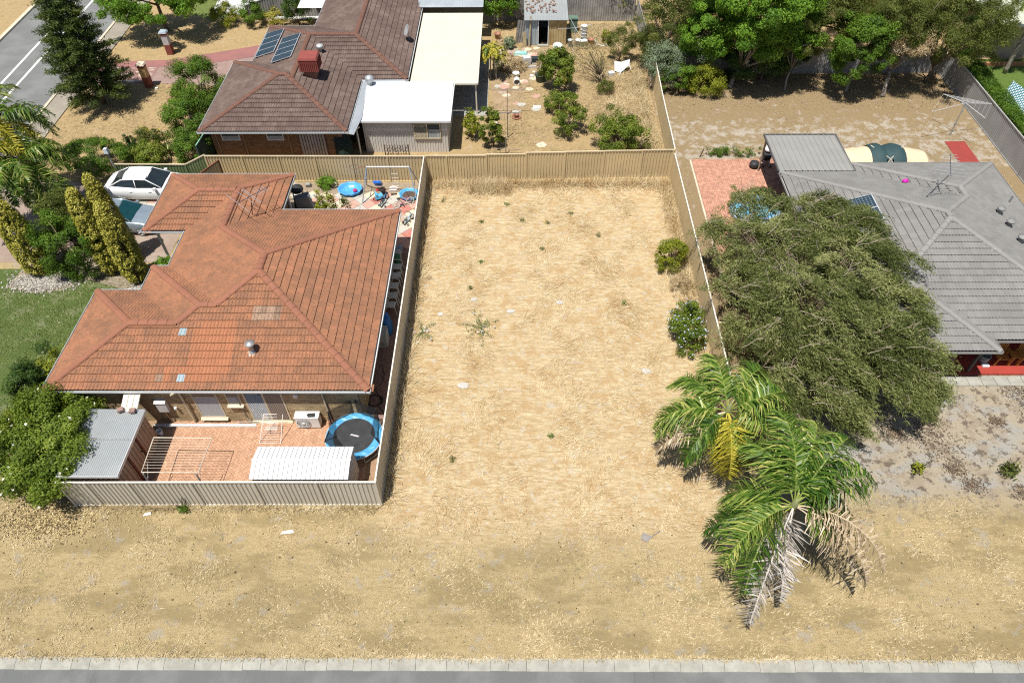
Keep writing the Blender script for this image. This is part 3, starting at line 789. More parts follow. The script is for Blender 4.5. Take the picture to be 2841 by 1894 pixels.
# wall fittings
g = G(); g.bx(-15.2, -14.78, 17.83, 18.0, .9, 1.55); g.add([(-15.23, 17.8, 1.52), (-14.75, 17.8, 1.52), (-14.75, 18.0, 1.6), (-15.23, 18.0, 1.6), (-15.23, 17.8, 1.5), (-14.75, 17.8, 1.5), (-14.75, 18.0, 1.5), (-15.23, 18.0, 1.5)], [(0, 1, 2, 3), (4, 5, 1, 0), (5, 6, 2, 1), (7, 4, 0, 3)])
mb = g.build('meter_box', surf('meter_grey', (.58, .57, .56), None, 3, .5), OH)
g = G(); g.tube([(-14.98, 17.86, .9), (-14.98, 17.9, .3), (-14.98, 17.93, .02)], .03, 6); g.build('conduit', surf('copper', (.3, .17, .1), None, 3, .5, .3), OH)
g = G(); g.tube([(-14.15, 17.62, 2.36), (-14.0, 17.85, 2.28), (-13.98, 17.9, 2.1), (-13.98, 17.93, .06)], .042, 8); g.build('downpipe', CRM, OH)
g = G(); g.tube([(-8.1, 17.95, 2.25), (-8.05, 17.95, .06)], .035, 8); g.build('downpipe', CRM, OH)
g = G(); g.bx(-9.3, -9.12, 17.88, 18.0, 1.84, 1.98); g.build('wall_lamp', WHT, OH)
g = G(); g.lathe((-14.5, 17.93, .98), [(0, 0), (.06, 0), (.07, .05), (.06, .12), (0, .13)], 8); g.build('tap_cover', WHT, OH)
g = G(); g.tube([(-11.72, 17.96, 2.2), (-11.7, 17.96, .3), (-11.5, 17.9, .12), (-11.2, 17.88, .1), (-12.1, 17.88, .09)], .018, 6); g.build('gas_pipe', surf('pipe_grey', (.3, .29, .27), None, 3), OH)
# flue on the roof
g = G(); z = HO(-11.05, 19.44); g.lathe((-11.05, 19.44, z - .05), [(.16, 0), (.14, .1), (.085, .12), (.085, .5), (.21, .56), (.21, .6), (0, .66)], 14)
g.build('roof_vent', surf('zinc', (.5, .5, .49), (.38, .37, .36), 4, .45, .6, grime=.3), OH, True)
g = G(); g.box((-11.1, 19.3, HO(-11.1, 19.3) + .03), (.3, .28, .03), rx=.32); g.build('flue_flashing', surf('flashing', (.5, .42, .34), None, 5), OH)
# evaporative clue: tv antenna
ANT = surf('antenna_metal', (.55, .54, .55), (.4, .4, .42), 5, .4, .5)
def antenna(house, base, top, boom_a, boom_b, els, sub):
    g = G(); g.tube([base, top], .022, 6); g.tube([(base[0] + .4, base[1] + .3, base[2] + .02), (base[0] * .5 + top[0] * .5, base[1] * .5 + top[1] * .5, base[2] * .5 + top[2] * .5)], .012, 5)
    a = g.build('antenna', surf('antenna_dark', (.1, .1, .12), None, 5, .5, .4), house)
    A, B = Vector(boom_a), Vector(boom_b); d = (B - A).normalized(); s = d.cross(Vector((0, 0, 1))).normalized()
    g = G(); g.tube([A, B], .018, 6); g.build('boom', surf('boom_dark', (.09, .1, .13), None, 5, .5, .3), a)
    g = G()
    for f, w in els:
        p = A + (B - A) * f; g.tube([p - s * w, p + s * w], .012, 5)
    g.build('elements', ANT, a)
antenna(OH, (-13.36, 28.6, 2.75), (-13.1, 28.55, 3.95), (-13.67, 28.0, 4.0), (-12.35, 29.45, 4.0), [(.04, 1.05), (.3, .75), (.42, .8), (.46, .8), (.6, .35), (.68, .35), (.76, .3), (.84, .3)], None)

# ---------------------------------------------------------------- brown house
BH = thing('brick_house', 'brown brick house with weathered brown tiled roof behind the swing set', 'house', (-13, 44, 0))
BR_ = [(-18.6, -9.97, 36.8, 45.0), (-17.4, -9.97, 36.8, 50.06), (-14.2, -7.05, 42.74, 62), (-17.4, -7.05, 42.74, 50.06)]
segs = [((-18.6, 36.8), (-14.5, 40.9)), ((-9.97, 36.8), (-14.07, 40.9)), ((-18.6, 45.0), (-14.5, 40.9)), ((-14.5, 40.9), (-14.0, 40.9)), ((-13.7, 40.6), (-13.7, 46.35)),
        ((-17.4, 50.06), (-13.7, 46.35)), ((-13.7, 46.35), (-10.65, 46.35)), ((-10.63, 46.35), (-10.63, 58)), ((-7.05, 42.74), (-10.63, 46.32))]
BRF, HB = hiproof(BH, BR_, 2.42, segs, T_BR, C_BR)
outl = [(-18.6, 36.8), (-9.97, 36.8), (-9.97, 42.74), (-7.05, 42.74), (-7.05, 62), (-14.2, 62), (-14.2, 50.06), (-17.4, 50.06), (-17.4, 45), (-18.6, 45)]
gutter(BH, outl, 2.44, GUT)
g = G(); g.sheet(list(reversed(outl)), 2.3); g.build('soffit', CRM, BH)
g = G(); g.prism([(-18.2, 37.25), (-10.4, 37.25), (-10.4, 43.2), (-7.4, 43.2), (-7.4, 61.6), (-13.8, 61.6), (-13.8, 49.6), (-17, 49.6), (-17, 44.6), (-18.2, 44.6)], 0, 2.3)
wall = g.build('wall', MORT, BH)
brickwork(wall, -18.2, -10.4, 37.23, 0, 2.3, [(-17.6, -16.5, 1.55, 2.15), (-14.9, -13.9, 1.55, 2.15)], BRKB, MORT)
for x0, x1 in ((-17.6, -16.5), (-14.9, -13.9)): window(BH, x0, x1, 1.55, 2.15, 37.232, blind=True, sill=False, fr=WHT)
for k in range(9):
    g = G(); g.bx(-12.95 + k * .17, -12.83 + k * .17, 37.17, 37.2, .3, 2.25); g.build('awning_stripe', surf('awning_pale', (.45, .4, .35), None, 3), BH)
g = G(); g.bx(-12.97, -11.4, 37.2, 37.222, .3, 2.25); g.build('awning_sheet', surf('awning_maroon', (.16, .07, .06), None, 3), BH)
for xx in (-17.9, -16.3, -13.6):
    g = G(); g.tube([(xx, 37.2, 2.25), (xx, 37.2, .05)], .04, 6); g.build('downpipe', surf('pipe_brown', (.33, .22, .13), None, 3), BH)
ZINC = surf('zinc_sheet', (.5, .53, .55), (.42, .45, .47), 1, .4, .45, grime=.25)
def box_gutter(a, b, w, z):
    g = G(); d = (Vector(b) - Vector(a)).normalized(); n = Vector((d.y, -d.x)) * w
    for p, q, zz in ((Vector(a), Vector(b), z),):
        vs = [(*p, zz), (*q, zz), (*(q + n), zz + .01), (*(p + n), zz + .01), (*p, zz + .03), (*q, zz + .03), (*(q + n), zz + .04), (*(p + n), zz + .04)]
        g.add(vs, [(3, 2, 1, 0), (4, 5, 6, 7), (0, 1, 5, 4), (1, 2, 6, 5), (2, 3, 7, 6), (3, 0, 4, 7)])
    return g
g = G(); g.prism([(-9.84, 36.6), (-9.5, 36.5), (-9.3, 38.3), (-9.5, 42.35), (-7.1, 42.35), (-7.1, 42.64), (-9.84, 42.64)], 2.36, 2.39); g.build('box_gutter', ZINC, BH)
# evaporative cooler, flue, whirly vent, dish
RED = surf('cooler_red', (.27, .07, .055), (.23, .06, .05), 3, .55, grime=.25)
z = HB(-12.7, 41.6)
g = G(); g.box((-12.7, 41.6, z + .15), (.7, .7, .7)); ev = g.build('evaporative_cooler', surf('cooler_duct', (.3, .13, .09), None, 3), BH)
g = G(); g.box((-12.65, 41.6, z + .85), (1.15, 1.1, .72), taper=.96); g.build('cooler_cabinet', RED, ev)
g = G(); g.box((-12.65, 41.6, z + 1.26), (1.16, 1.12, .12), taper=.9); g.build('cooler_lid', RED, ev)
g = G()
for k in range(9): g.box((-13.1 + k * .115, 41.04, z + .83), (.03, .03, .55))
for k in range(9): g.box((-12.08, 41.15 + k * .115, z + .83), (.03, .03, .55))
g.build('cooler_louvres', surf('cooler_dark', (.2, .045, .035), None, 3), ev)
g = G(); z = HB(-12.68, 44.54); g.lathe((-12.68, 44.54, z - .05), [(.1, 0), (.09, .35), (.22, .38), (.22, .52), (0, .56)], 12); g.build('flue_cap', ALU, BH, True)
g = G(); g.lathe((-9.3, 42.1, 2.35), [(.16, 0), (.16, .25), (.24, .3), (.29, .45), (.24, .6), (.08, .68), (0, .69)], 14); g.build('whirly_vent', ZINC, BH, True)
g = G(); z = HB(-7.35, 47.6); g.tube([(-7.35, 47.7, z), (-7.4, 47.7, z + .35), (-7.4, 47.75, z + .75)], .025, 6); dish = g.build('satellite_dish', surf('dish_grey', (.3, .31, .32), None, 4), BH)
g = G(); g.M = Matrix.Translation((-7.4, 47.6, z + .75)) @ Euler((R(65), 0, R(-70))).to_matrix().to_4x4()
g.lathe((0, 0, 0), [(0, 0), (.2, .025), (.38, .09), (.385, .1), (.36, .1), (.19, .04), (0, .015)], 18, cap=False); g.build('reflector', surf('dish_face', (.33, .34, .35), None, 4), dish, True)
# solar panels on the west slope
CELL = NT('solar_cell')
def solar_material():
    t = CELL
    co = t.n('ShaderNodeTexCoord').outputs['UV']
    fx = t.noise(6, 2); c = t.mix(fx, (.012, .03, .05), (.018, .045, .07))
    return t.fin(c, .4, 0, .3)
solar_material(); CELL = CELL.m
SOLF = surf('solar_frame', (.7, .72, .74), None, 3, .4, .4)
def solar(house, corners, ncol, name='solar_panel'):
    """corners a,b (low edge) c,d (high edge) in 3-D: frames, cells as a grid of tiles"""
    a, b, c, d = [Vector(p) for p in corners]; nrm = (b - a).cross(d - a).normalized()
    if nrm.z < 0: nrm = -nrm
    def bl(u, v): return a * (1 - u) * (1 - v) + b * u * (1 - v) + c * u * v + d * (1 - u) * v
    for k in range(ncol):
        g = G(); u0, u1 = k / ncol + .004, (k + 1) / ncol - .004
        p = [bl(u0, 0), bl(u1, 0), bl(u1, 1), bl(u0, 1)]
        g.add([q for q in p] + [q + nrm * .035 for q in p], [(3, 2, 1, 0), (4, 5, 6, 7), (0, 1, 5, 4), (1, 2, 6, 5), (2, 3, 7, 6), (3, 0, 4, 7)])
        pan = g.build(name, SOLF, house)
        g = G(); m1, m2 = 6, 10
        for i in range(m1):
            for j in range(m2):
                f = lambda q, n_: .025 + .95 * q / n_
                U0, U1 = u0 + (u1 - u0) * (f(i, m1) + .006), u0 + (u1 - u0) * (f(i + 1, m1) - .006)
                V0, V1 = f(j, m2) + .003, f(j + 1, m2) - .003
                g.add([bl(U0, V0) + nrm * .04, bl(U1, V0) + nrm * .04, bl(U1, V1) + nrm * .04, bl(U0, V1) + nrm * .04], [(0, 1, 2, 3)], (i * j * .37) % 1)
        g.build('cells', CELL, pan)
dz = .12
def S3(H, x, y): return (x, y, H(x, y) + dz)
solar(BH, [S3(HB, -17.35, 45.3), S3(HB, -17.35, 48.7), S3(HB, -15.95, 48.5), S3(HB, -15.95, 45.2)], 4)
solar(BH, [S3(HB, -15.75, 43.55), S3(HB, -15.75, 46.9), S3(HB, -14.35, 46.7), S3(HB, -14.35, 43.5)], 4)
# white sleep-out with its own roof, cream patio roof, grey roofs behind
CREAMR = surf('cream_sheet', (.61, .575, .475), (.57, .535, .44), .8, .5, grime=.12)
WHITER = surf('white_sheet', (.68, .69, .7), (.63, .64, .65), .8, .4, grime=.1)
def roofsheet(g, x0, x1, y0, y1, za, zb, pitch, depth=.03, along='x', th=.012):
    """ribbed roof sheet: za at the y0/x0 edge... ribs run along the named axis"""
    if along == 'x': L = y1 - y0
    else: L = x1 - x0
    k = max(1, round(L / pitch)); p = L / k; prof = []
    for i in range(k): prof += [(i * p, 0), (i * p + p * .78, 0), (i * p + p * .84, depth), (i * p + p * .94, depth)]
    prof.append((L, 0)); vs = []
    for s_, h in prof:
        t = s_ / L
        if along == 'x': y = y0 + s_; z = za + (zb - za) * t + h; vs += [(x0, y, z), (x1, y, z)]
        else: x = x0 + s_; vs += [(x, y0, za + h), (x, y1, zb + h)]
    n = len(prof); fs = [(2 * i, 2 * i + 1, 2 * i + 3, 2 * i + 2) for i in range(n - 1)]
    g.add(vs, fs)
    g.add([(x, y, z - th) for x, y, z in vs], [tuple(reversed(f)) for f in fs])
SO = thing('sleepout', 'white metal clad sleep-out with flat white roof beside the brown tiled house', 'extension', (-7, 40, 0))
g = G(); roofsheet(g, -9.5, -4.05, 38.12, 42.4, 2.3, 2.42, .25, along='x'); g.build('roof', WHITER, SO)
g = G(); g.bx(-9.5, -4.05, 38.02, 38.11, 2.2, 2.31); g.build('fascia', WHITER, SO)
g = G(); g.bx(-4.06, -3.98, 38.02, 42.4, 2.2, 2.33); g.build('barge', WHITER, SO)
WCL = surf('white_cladding', (.62, .6, .57), (.54, .52, .49), 1, .6, grime=.25)
g = G(); ribsheet(g, (-9.35, 38.3), (-4.25, 38.3), 0, 2.2, 2.2, .16, .03); ribsheet(g, (-4.25, 38.3), (-4.25, 42.3), 0, 2.2, 2.2, .16, .03); g.build('wall', WCL, SO)
g = G(); g.bx(-9.3, -4.35, 38.4, 42.3, 0, 2.19); g.build('inner_wall', DARK, SO)
g = G()
for b in ((-6.3, -4.65, 1.98, 2.04), (-6.3, -4.65, .98, 1.04), (-6.3, -6.24, 1.04, 1.98), (-4.71, -4.65, 1.04, 1.98), (-5.5, -5.44, 1.04, 1.98)): g.bx(b[0], b[1], 38.22, 38.27, b[2], b[3])
win = g.build('window', CRM, SO)
g = G(); g.bx(-6.24, -4.71, 38.255, 38.262, 1.04, 1.98); g.build('pane', GLASS, win)
g = G()
for k in range(20):
    a = 1.04 - .8 + k * .09
    for s_ in (1, -1):
        xa, xb = -6.24, -5.5; zA, zB = (a, a + .74) if s_ > 0 else (a + .74, a)
        f0, f1 = 0, 1
        lo, hi = 1.04, 1.98
        if zB != zA:
            ta, tb = (lo - zA) / (zB - zA), (hi - zA) / (zB - zA); f0, f1 = max(0, min(ta, tb)), min(1, max(ta, tb))
        if f1 - f0 > .03: g.tube([(xa + (xb - xa) * f0, 38.235, zA + (zB - zA) * f0), (xa + (xb - xa) * f1, 38.235, zA + (zB - zA) * f1)], .01, 3)
g.build('lattice', CRM, win)
g = G()
for i in range(8): g.quad((-5.4 + i * .085, 38.25 - (.01 if i % 2 else 0), 1.05), (-5.4 + (i + 1) * .085, 38.25 - (0 if i % 2 else .01), 1.05), (-5.4 + (i + 1) * .085, 38.25 - (0 if i % 2 else .01), 1.62), (-5.4 + i * .085, 38.25 - (.01 if i % 2 else 0), 1.62))
g.build('curtain', surf('curtain_grey', (.4, .42, .43), (.28, .3, .31), 6, .9), win)
g = G()
for k in range(10): g.tube([(-8.1 + k * .16, 37.75, .05), (-8.1 + k * .16, 37.75, .85)], .014, 4)
for z in (.05, .25, .45, .65, .85): g.tube([(-8.1, 37.75, z), (-6.66, 37.75, z)], .014, 4)
g.bx(-8.14, -8.08, 37.73, 37.77, 0, .9); g.bx(-6.68, -6.62, 37.73, 37.77, 0, .9)
for k in range(14): g.tube([(-8.05 + (k * .531 % 1.3), 37.77, .1 + (k * .37 % .5)), (-7.9 + (k * .531 % 1.3), 37.77, .3 + (k * .37 % .5))], .02, 4)
one('wire_gate', 'dark brown metal trellis gate leaning against the sleep-out wall', 'gate', g, surf('trellis_brown', (.09, .06, .05), None, 3), (-7.4, 37.75, 0))
g = G(); g.add([(-11.1, 37.3, .1), (-10.0, 37.1, .05), (-9.9, 37.3, 1.5), (-10.4, 37.35, 2.15), (-11.1, 37.33, 2.1), (-10.5, 36.9, .3), (-10.4, 37.05, 1.2)], [(0, 1, 5), (1, 2, 6, 5), (2, 3, 6), (3, 4, 6), (4, 0, 5, 6)])
one('shade_cloth', 'dark green shade cloth hanging at the brown house corner', 'cloth', g, surf('shadecloth', (.02, .035, .03), None, 4, .9), (-10.5, 37.2, 0))
g = G(); g.tube([(-9.62, 37.75, 0), (-9.62, 37.75, 2.1), (-9.62, 37.65, 2.3)], .06, 8); g.box((-9.5, 37.5, 2.2), (.3, .12, .1), rz=.9)
one('drain_pipe', 'pale drain pipe standing at the corner of the sleep-out', 'pipe', g, ZINC, (-9.62, 37.75, 0))
PA = thing('patio_roof', 'cream corrugated patio roof attached to the brown tiled house', 'patio', (-4.6, 47, 0))
g = G(); roofsheet(g, -6.85, -2.6, 42.5, 52.4, 2.28, 2.28, .2, .025, along='x'); g.build('roof', CREAMR, PA)
g = G(); g.bx(-2.6, -2.5, 42.45, 52.4, 2.18, 2.3); g.bx(-4.0, -2.6, 42.42, 42.48, 2.18, 2.29); g.build('gutter', CREAMR, PA)
for y in (42.6, 47.5, 52.2):
    g = G(); g.bx(-2.72, -2.63, y - .045, y + .045, 0, 2.25); g.build('post', CREAMR, PA)
g = G(); g.prism([(-6.9, 42.4), (-2.0, 42.4), (-2.0, 52.4), (-6.9, 52.4)], -.02, .03); g.build('patio_floor', CONC, PA)
ZR = surf('zinc_roof', (.46, .5, .53), (.38, .42, .45), .7, .45, .3, grime=.25)
g = G(); roofsheet(g, -9.6, -2.5, 52.9, 54.3, 2.5, 2.55, .17, .025, along='x'); g2 = G(); 
one('rear_roof', 'blue grey corrugated roof strip behind the cream patio roof', 'roof', g, ZR, (-6, 53.5, 2.5))
g = G(); roofsheet(g, -9.6, -2.4, 54.9, 60, 2.75, 2.9, .17, .025, along='x')
one('rear_roof', 'pale zinc carport roof at the top edge beyond the patio', 'roof', g, ZR, (-6, 57, 2.7))
g = G(); roofsheet(g, -16.2, -14.35, 53.2, 57.5, 2.35, 2.35, .2, .03, along='x')
one('rear_roof', 'white ribbed verandah roof tucked behind the brown tiled ridge', 'roof', g, WHITER, (-15, 53, 2.3))

# ---------------------------------------------------------------- grey house
GH = thing('brick_house', 'dark brick house with grey concrete tile roof behind the weeping tree', 'house', (20, 27, 0))
GR_ = [(14.3, 25.95, 20.6, 32.7), (18.4, 25.95, 24, 33.47), (14.3, 20.5, 19.97, 28)]
segs = [((20.12, 26.45), (20.12, 26.85)), ((25.95, 20.6), (20.12, 26.45)), ((14.3, 20.6), (20.12, 26.45)), ((14.3, 32.7), (20.12, 26.85)), ((20.12, 26.85), (22.17, 28.9)),
        ((22.17, 28.9), (22.17, 29.7)), ((25.95, 33.47), (22.17, 29.7)), ((18.4, 33.47), (22.17, 29.7)), ((20.5, 19.97), (17.4, 23.07)), ((14.3, 19.97), (17.4, 23.07))]
GRF, HG = hiproof(GH, GR_, 2.42, segs, T_GR, C_GR, capr=.14)
outl = [(14.3, 19.97), (20.5, 19.97), (20.5, 20.6), (25.95, 20.6), (25.95, 33.47), (18.4, 33.47), (18.4, 32.7), (14.3, 32.7)]
gutter(GH, outl, 2.44, GUTG)
g = G(); g.sheet(list(reversed(outl)), 2.3); g.build('soffit', surf('soffit_grey', (.3, .29, .28), None, 2), GH)
g = G(); g.prism([(14.8, 20.78), (19.62, 20.78), (19.62, 22.5), (25.5, 22.5), (25.5, 33), (18.8, 33), (18.8, 32.2), (14.8, 32.2)], 0, 2.3); wall = g.build('wall', MORT, GH)
brickwork(wall, 17.4, 19.62, 20.76, 0, 2.3, [], BRKR, MORT, 120)
brickwork(wall, 19.7, 25.5, 22.48, 0, 2.3, [(20.0, 21.4, 1.0, 2.1), (22.4, 24.2, .9, 2.1)], BRKR, MORT, 180)
window(GH, 20.0, 21.4, 1.0, 2.1, 22.482, blind=False, fr=CRM); window(GH, 22.4, 24.2, .9, 2.1, 22.482, blind=False, fr=CRM)
REDP = surf('red_porch', (.36, .055, .04), (.3, .05, .038), 2, .5, grime=.3)
g = G(); g.prism([(19.66, 20.58), (25.6, 20.58), (25.6, 22.46), (19.66, 22.46)], -.02, .1); g.build('porch_floor', REDP, GH)
g = G(); g.bx(20.45, 20.55, 20.66, 20.76, .1, 2.3); g.build('porch_post', surf('post_dark', (.1, .08, .07), None, 3), GH)
for k in range(12):
    g = G(); g.box((17.55 + .62 * k, 20.22, .02), (.6, .52, .06), r=(k * .61) % 1); g.build('path_slab', CONC, GH)
for x, y in ((23.68, 28.2), (23.72, 27.25), (23.75, 26.1)):
    z = HG(x, y); g = G(); g.lathe((x, y, z - .05), [(.16, 0), (.12, .14), (.1, .3), (.2, .34), (.2, .42), (0, .45)], 12); g.build('roof_vent', surf('vent_grey', (.2, .2, .195), (.28, .28, .27), 4, .6), GH, True)
g = G(); z = HG(25.08, 29.66); g.tube([(25.08, 29.66, z - .05), (25.08, 29.66, z + .45)], .05, 8); g.build('vent_pipe', surf('vent_grey', (.2, .2, .195)), GH)
antenna(GH, (19.99, 28.68, 3.72), (20.75, 28.9, 5.0), (20.75, 28.75, 5.0), (21.1, 30.1, 5.35), [(.05, .85), (.2, .75), (.35, .6), (.5, .5), (.62, .5), (.74, .42), (.86, .36), (.97, .3)], None)
def G3(x, y): return (x, y, HG(x, y) + .12)
solar(GH, [G3(16.1, 27.2), G3(16.1, 29.15), G3(17.6, 29.15), G3(17.6, 27.2)], 2)
PG = thing('patio_roof', 'grey metal patio roof with timber post over the brick paving', 'patio', (16, 34.5, 0))
PGM = surf('patio_grey', (.27, .27, .25), (.24, .24, .225), .8, .5, grime=.12)
g = G(); roofsheet(g, 14.25, 18.25, 32.75, 36.3, 2.5, 2.42, .3, .035, along='y'); g.build('roof', PGM, PG)
g = G(); g.bx(14.18, 14.25, 32.7, 36.35, 2.36, 2.5); g.bx(18.25, 18.32, 32.7, 36.35, 2.36, 2.5); g.bx(14.18, 18.32, 36.3, 36.38, 2.36, 2.48); g.build('fascia', surf('fascia_dark', (.13, .13, .13), None, 3), PG)
g = G(); g.tube([(14.44, 36.25, 0), (14.4, 36.25, 2.4)], .06, 4); g.build('post', surf('post_timber', (.3, .24, .18), None, 3), PG)
g = G(); g.tube([(18.2, 36.25, 0), (18.2, 36.25, 2.4)], .06, 4); g.build('post', surf('post_timber', (.3, .24, .18), None, 3), PG)
# roofs glimpsed at the top right
g = G(); roofsheet(g, 33.0, 44, 49.6, 60, 2.6, 3.6, .4, .04, along='y')
for q in (0,): pass
o = thing('metal_roof_house', 'pale green metal roofed house at the top right corner', 'house', (38, 55, 0))
g.build('roof', surf('roof_pale_green', (.5, .52, .42), (.44, .46, .38), .6, .5, grime=.15), o)
g = G(); g.bx(33.4, 43.6, 50.0, 59.5, 0, 2.5); g.build('wall', surf('wall_buff', (.45, .37, .26), None, 2), o)
g = G(); g.bx(33.0, 44, 49.5, 49.6, 2.5, 2.64); g.build('gutter', GUT, o)
o = thing('metal_roof_house', 'cream roofed house almost hidden behind the tall trees at the top', 'house', (22, 59, 0))
g = G(); roofsheet(g, 14, 31, 56.2, 66, 2.6, 3.4, .4, .04, along='y'); g.build('roof', surf('roof_cream', (.6, .55, .44), None, .6, .5), o)
g = G(); g.bx(14.4, 30.6, 56.8, 65.5, 0, 2.55); g.build('wall', surf('wall_peach', (.55, .38, .27), None, 2), o)
# ================================================================ vegetation
BARK = surf('bark', (.2, .15, .1), (.12, .09, .065), 5, .95, bump=.03, bscale=14, grime=.4)
BARKG = surf('bark_grey', (.33, .29, .24), (.22, .19, .16), 5, .95, bump=.02, bscale=14, grime=.4)
TWIG = surf('twig_pale', (.34, .29, .22), (.24, .2, .15), 4, .9)
def lm(name, d, m_, l, t=.38): return leafmat(name, [(0, d), (.5, m_), (1, l)], t)
LV = dict(
    green=lm('leaf_green', (.04, .085, .01), (.1, .195, .018), (.24, .36, .045)),
    lush=lm('leaf_lush', (.057, .098, .011), (.149, .218, .023), (.310, .380, .057)),
    bright=lm('leaf_bright', (.059, .141, .014), (.141, .283, .023), (.283, .451, .049)),
    dark=lm('leaf_dark', (.026, .056, .014), (.056, .114, .020), (.133, .200, .041)),
    olive=lm('leaf_olive', (.05, .068, .014), (.112, .138, .026), (.24, .255, .065)),
    gold=lm('leaf_gold', (.17, .17, .02), (.37, .34, .05), (.58, .53, .12), .25),
    lime=lm('leaf_lime', (.117, .151, .014), (.250, .283, .023), (.451, .451, .049)),
    grey=lm('leaf_grey', (.100, .141, .083), (.233, .300, .184), (.451, .517, .333)),
    pepper=lm('leaf_pepper', (.05, .066, .017), (.15, .18, .05), (.36, .375, .15), .35),
    pine=lm('leaf_pine', (.023, .044, .010), (.059, .092, .016), (.167, .192, .033), .15),
    mango=leafmat('leaf_mango', [(0, (.055, .095, .012)), (.5, (.15, .21, .022)), (.8, (.29, .34, .05)), (1, (.48, .38, .1))], .35),
    dry=lm('leaf_dry', (.267, .184, .100), (.500, .384, .217), (.750, .616, .400), .2),
    palm=leafmat('leaf_palm', [(0, (.02, .055, .008)), (.45, (.065, .14, .016)), (.8, (.2, .28, .05)), (1, (.42, .42, .12))], .25, .33),
    palmy=lm('leaf_palm_yellow', (.167, .167, .020), (.367, .333, .033), (.634, .534, .083), .25),
    palmd=lm('leaf_palm_dead', (.200, .141, .092), (.434, .333, .217), (.667, .550, .400), .15),
    palmg=lm('leaf_palm_grey', (.167, .151, .133), (.367, .333, .300), (.600, .550, .500), .1))
def unit(a): return a / np.maximum(np.linalg.norm(a, axis=1, keepdims=True), 1e-9)
def leafq(P, N, L, W, rg, D=None):
    n = len(P)
    if D is None: D = rg.normal(size=(n, 3))
    S = unit(np.cross(N, D)); D = unit(np.cross(S, N))
    l = (L * rg.uniform(.6, 1.3, n))[:, None]; w = (W * rg.uniform(.6, 1.3, n))[:, None]
    return np.stack([P - D * l * .5, P + S * w * .5 - D * l * .08, P + D * l * .5, P - S * w * .5 - D * l * .08], 1)
def lumps(dirs, seed, k=9):
    r = np.random.default_rng(seed); s = np.zeros(len(dirs))
    for _ in range(k):
        a = r.normal(size=3) * 2.6; s += np.sin(dirs @ a + r.uniform(0, 6.3))
    return s / k ** .5
def crownpts(c, rad, nc, nl, clr, seed, shell=.55, lump=.22, zmin=-.7, flat=.75):
    r = np.random.default_rng(seed); c = np.array(c, float); rad = np.array(rad, float)
    d = unit(r.normal(size=(nc * 3, 3))); d = d[d[:, 2] > zmin][:nc]
    q = (shell + (1 - shell) * r.random(len(d)) ** .6) * (1 + lump * lumps(d, seed + 1))
    C = c + rad * d * q[:, None]
    cr = r.normal(size=len(C)) * .16
    sz = clr * r.uniform(.6, 1.35, len(C))
    k = r.integers(0, len(C), nl)
    o = r.normal(size=(nl, 3)); o = unit(o) * (r.random(nl) ** .45)[:, None] * np.array([1, 1, flat])
    P = C[k] + o * sz[k][:, None]
    P[:, 2] = np.maximum(P[:, 2], .03)
    N = unit(o * .8 + (P - c) / rad * .6 + np.array([0, 0, .35]) + r.normal(size=(nl, 3)) * .55)
    rn = .45 + cr[k] + r.normal(size=nl) * .14
    return P, N, np.clip(rn, 0, 1), C, r
def limbs(g, base, C, h0, rad, r, n=9, bend=.25, lean=(0, 0)):
    """tapered trunk with limbs reaching into the crown"""
    top = Vector((base[0] + lean[0], base[1] + lean[1], h0))
    b = Vector(base); mid = (b + top) / 2 + Vector((r.normal() * bend * .3, r.normal() * bend * .3, 0))
    g.tube([b, b * .75 + mid * .25, mid, top], [rad * 1.35, rad * 1.05, rad * .9, rad * .7], 8)
    for k in r.choice(len(C), min(n, len(C)), replace=False):
        e = Vector(C[k]); m1 = top * .55 + e * .45 + Vector((r.normal() * bend, r.normal() * bend, abs(r.normal()) * bend))
        g.tube([top - Vector((0, 0, rad)), m1, e], [rad * .55, rad * .32, rad * .1], 5)
def tree(name, label, cat, base, c, rad, leaf, nl, clr=.4, L=.12, W=.07, nc=60, seed=1, h0=None, tr=.1, shell=.55, lump=.22, zmin=-.7, bark=BARK, group=None, flowers=None, nlimb=9, lean=(0, 0), parts=('trunk', 'crown'), flat=.75, hang=0):
    root = thing(name, label, cat, base, group)
    P, N, rn, C, r = crownpts(c, rad, nc, nl, clr, seed, shell, lump, zmin, flat)
    D = None
    if hang: D = np.tile(np.array([.1, 0, -1.0]), (len(P), 1)) * hang + r.normal(size=P.shape) * .6
    npmesh(parts[1], leafq(P, N, L, W, r, D), rn, LV[leaf], root)
    g = G(); limbs(g, base, C, h0 if h0 is not None else max(c[2] - rad[2] * .55, .15), tr, r, nlimb, lean=lean); g.build(parts[0], bark, root, True)
    if flowers:
        fm, nf, fs = flowers
        k = r.integers(0, len(P), nf); up = P[k] + N[k] * .05; s = up[:, 2] > c[2] - rad[2] * .5
        up = up[s] + unit((up[s] - np.array(c)) / np.array(rad)) * .06
        V = np.concatenate([leafq(up, unit(r.normal(size=up.shape) * .5 + [0, -.4, 1]), fs, fs * .8, r) for _ in range(2)])
        npmesh('blossoms', V, r.random(len(V)), fm, root)
    return root
def shrub(label, base, rad, leaf, nl, seed, name='shrub', cat='shrub', **k):
    kw = dict(clr=.22 * max(rad[0], .4) + .08, L=.09, W=.055, nc=45, tr=.04, zmin=-.5, nlimb=6, parts=('stem', 'foliage')); kw.update(k)
    c = (base[0], base[1], kw.pop('cz', rad[2] * .75))
    return tree(name, label, cat, base, c, rad, leaf, nl, seed=seed, h0=.12, **kw)

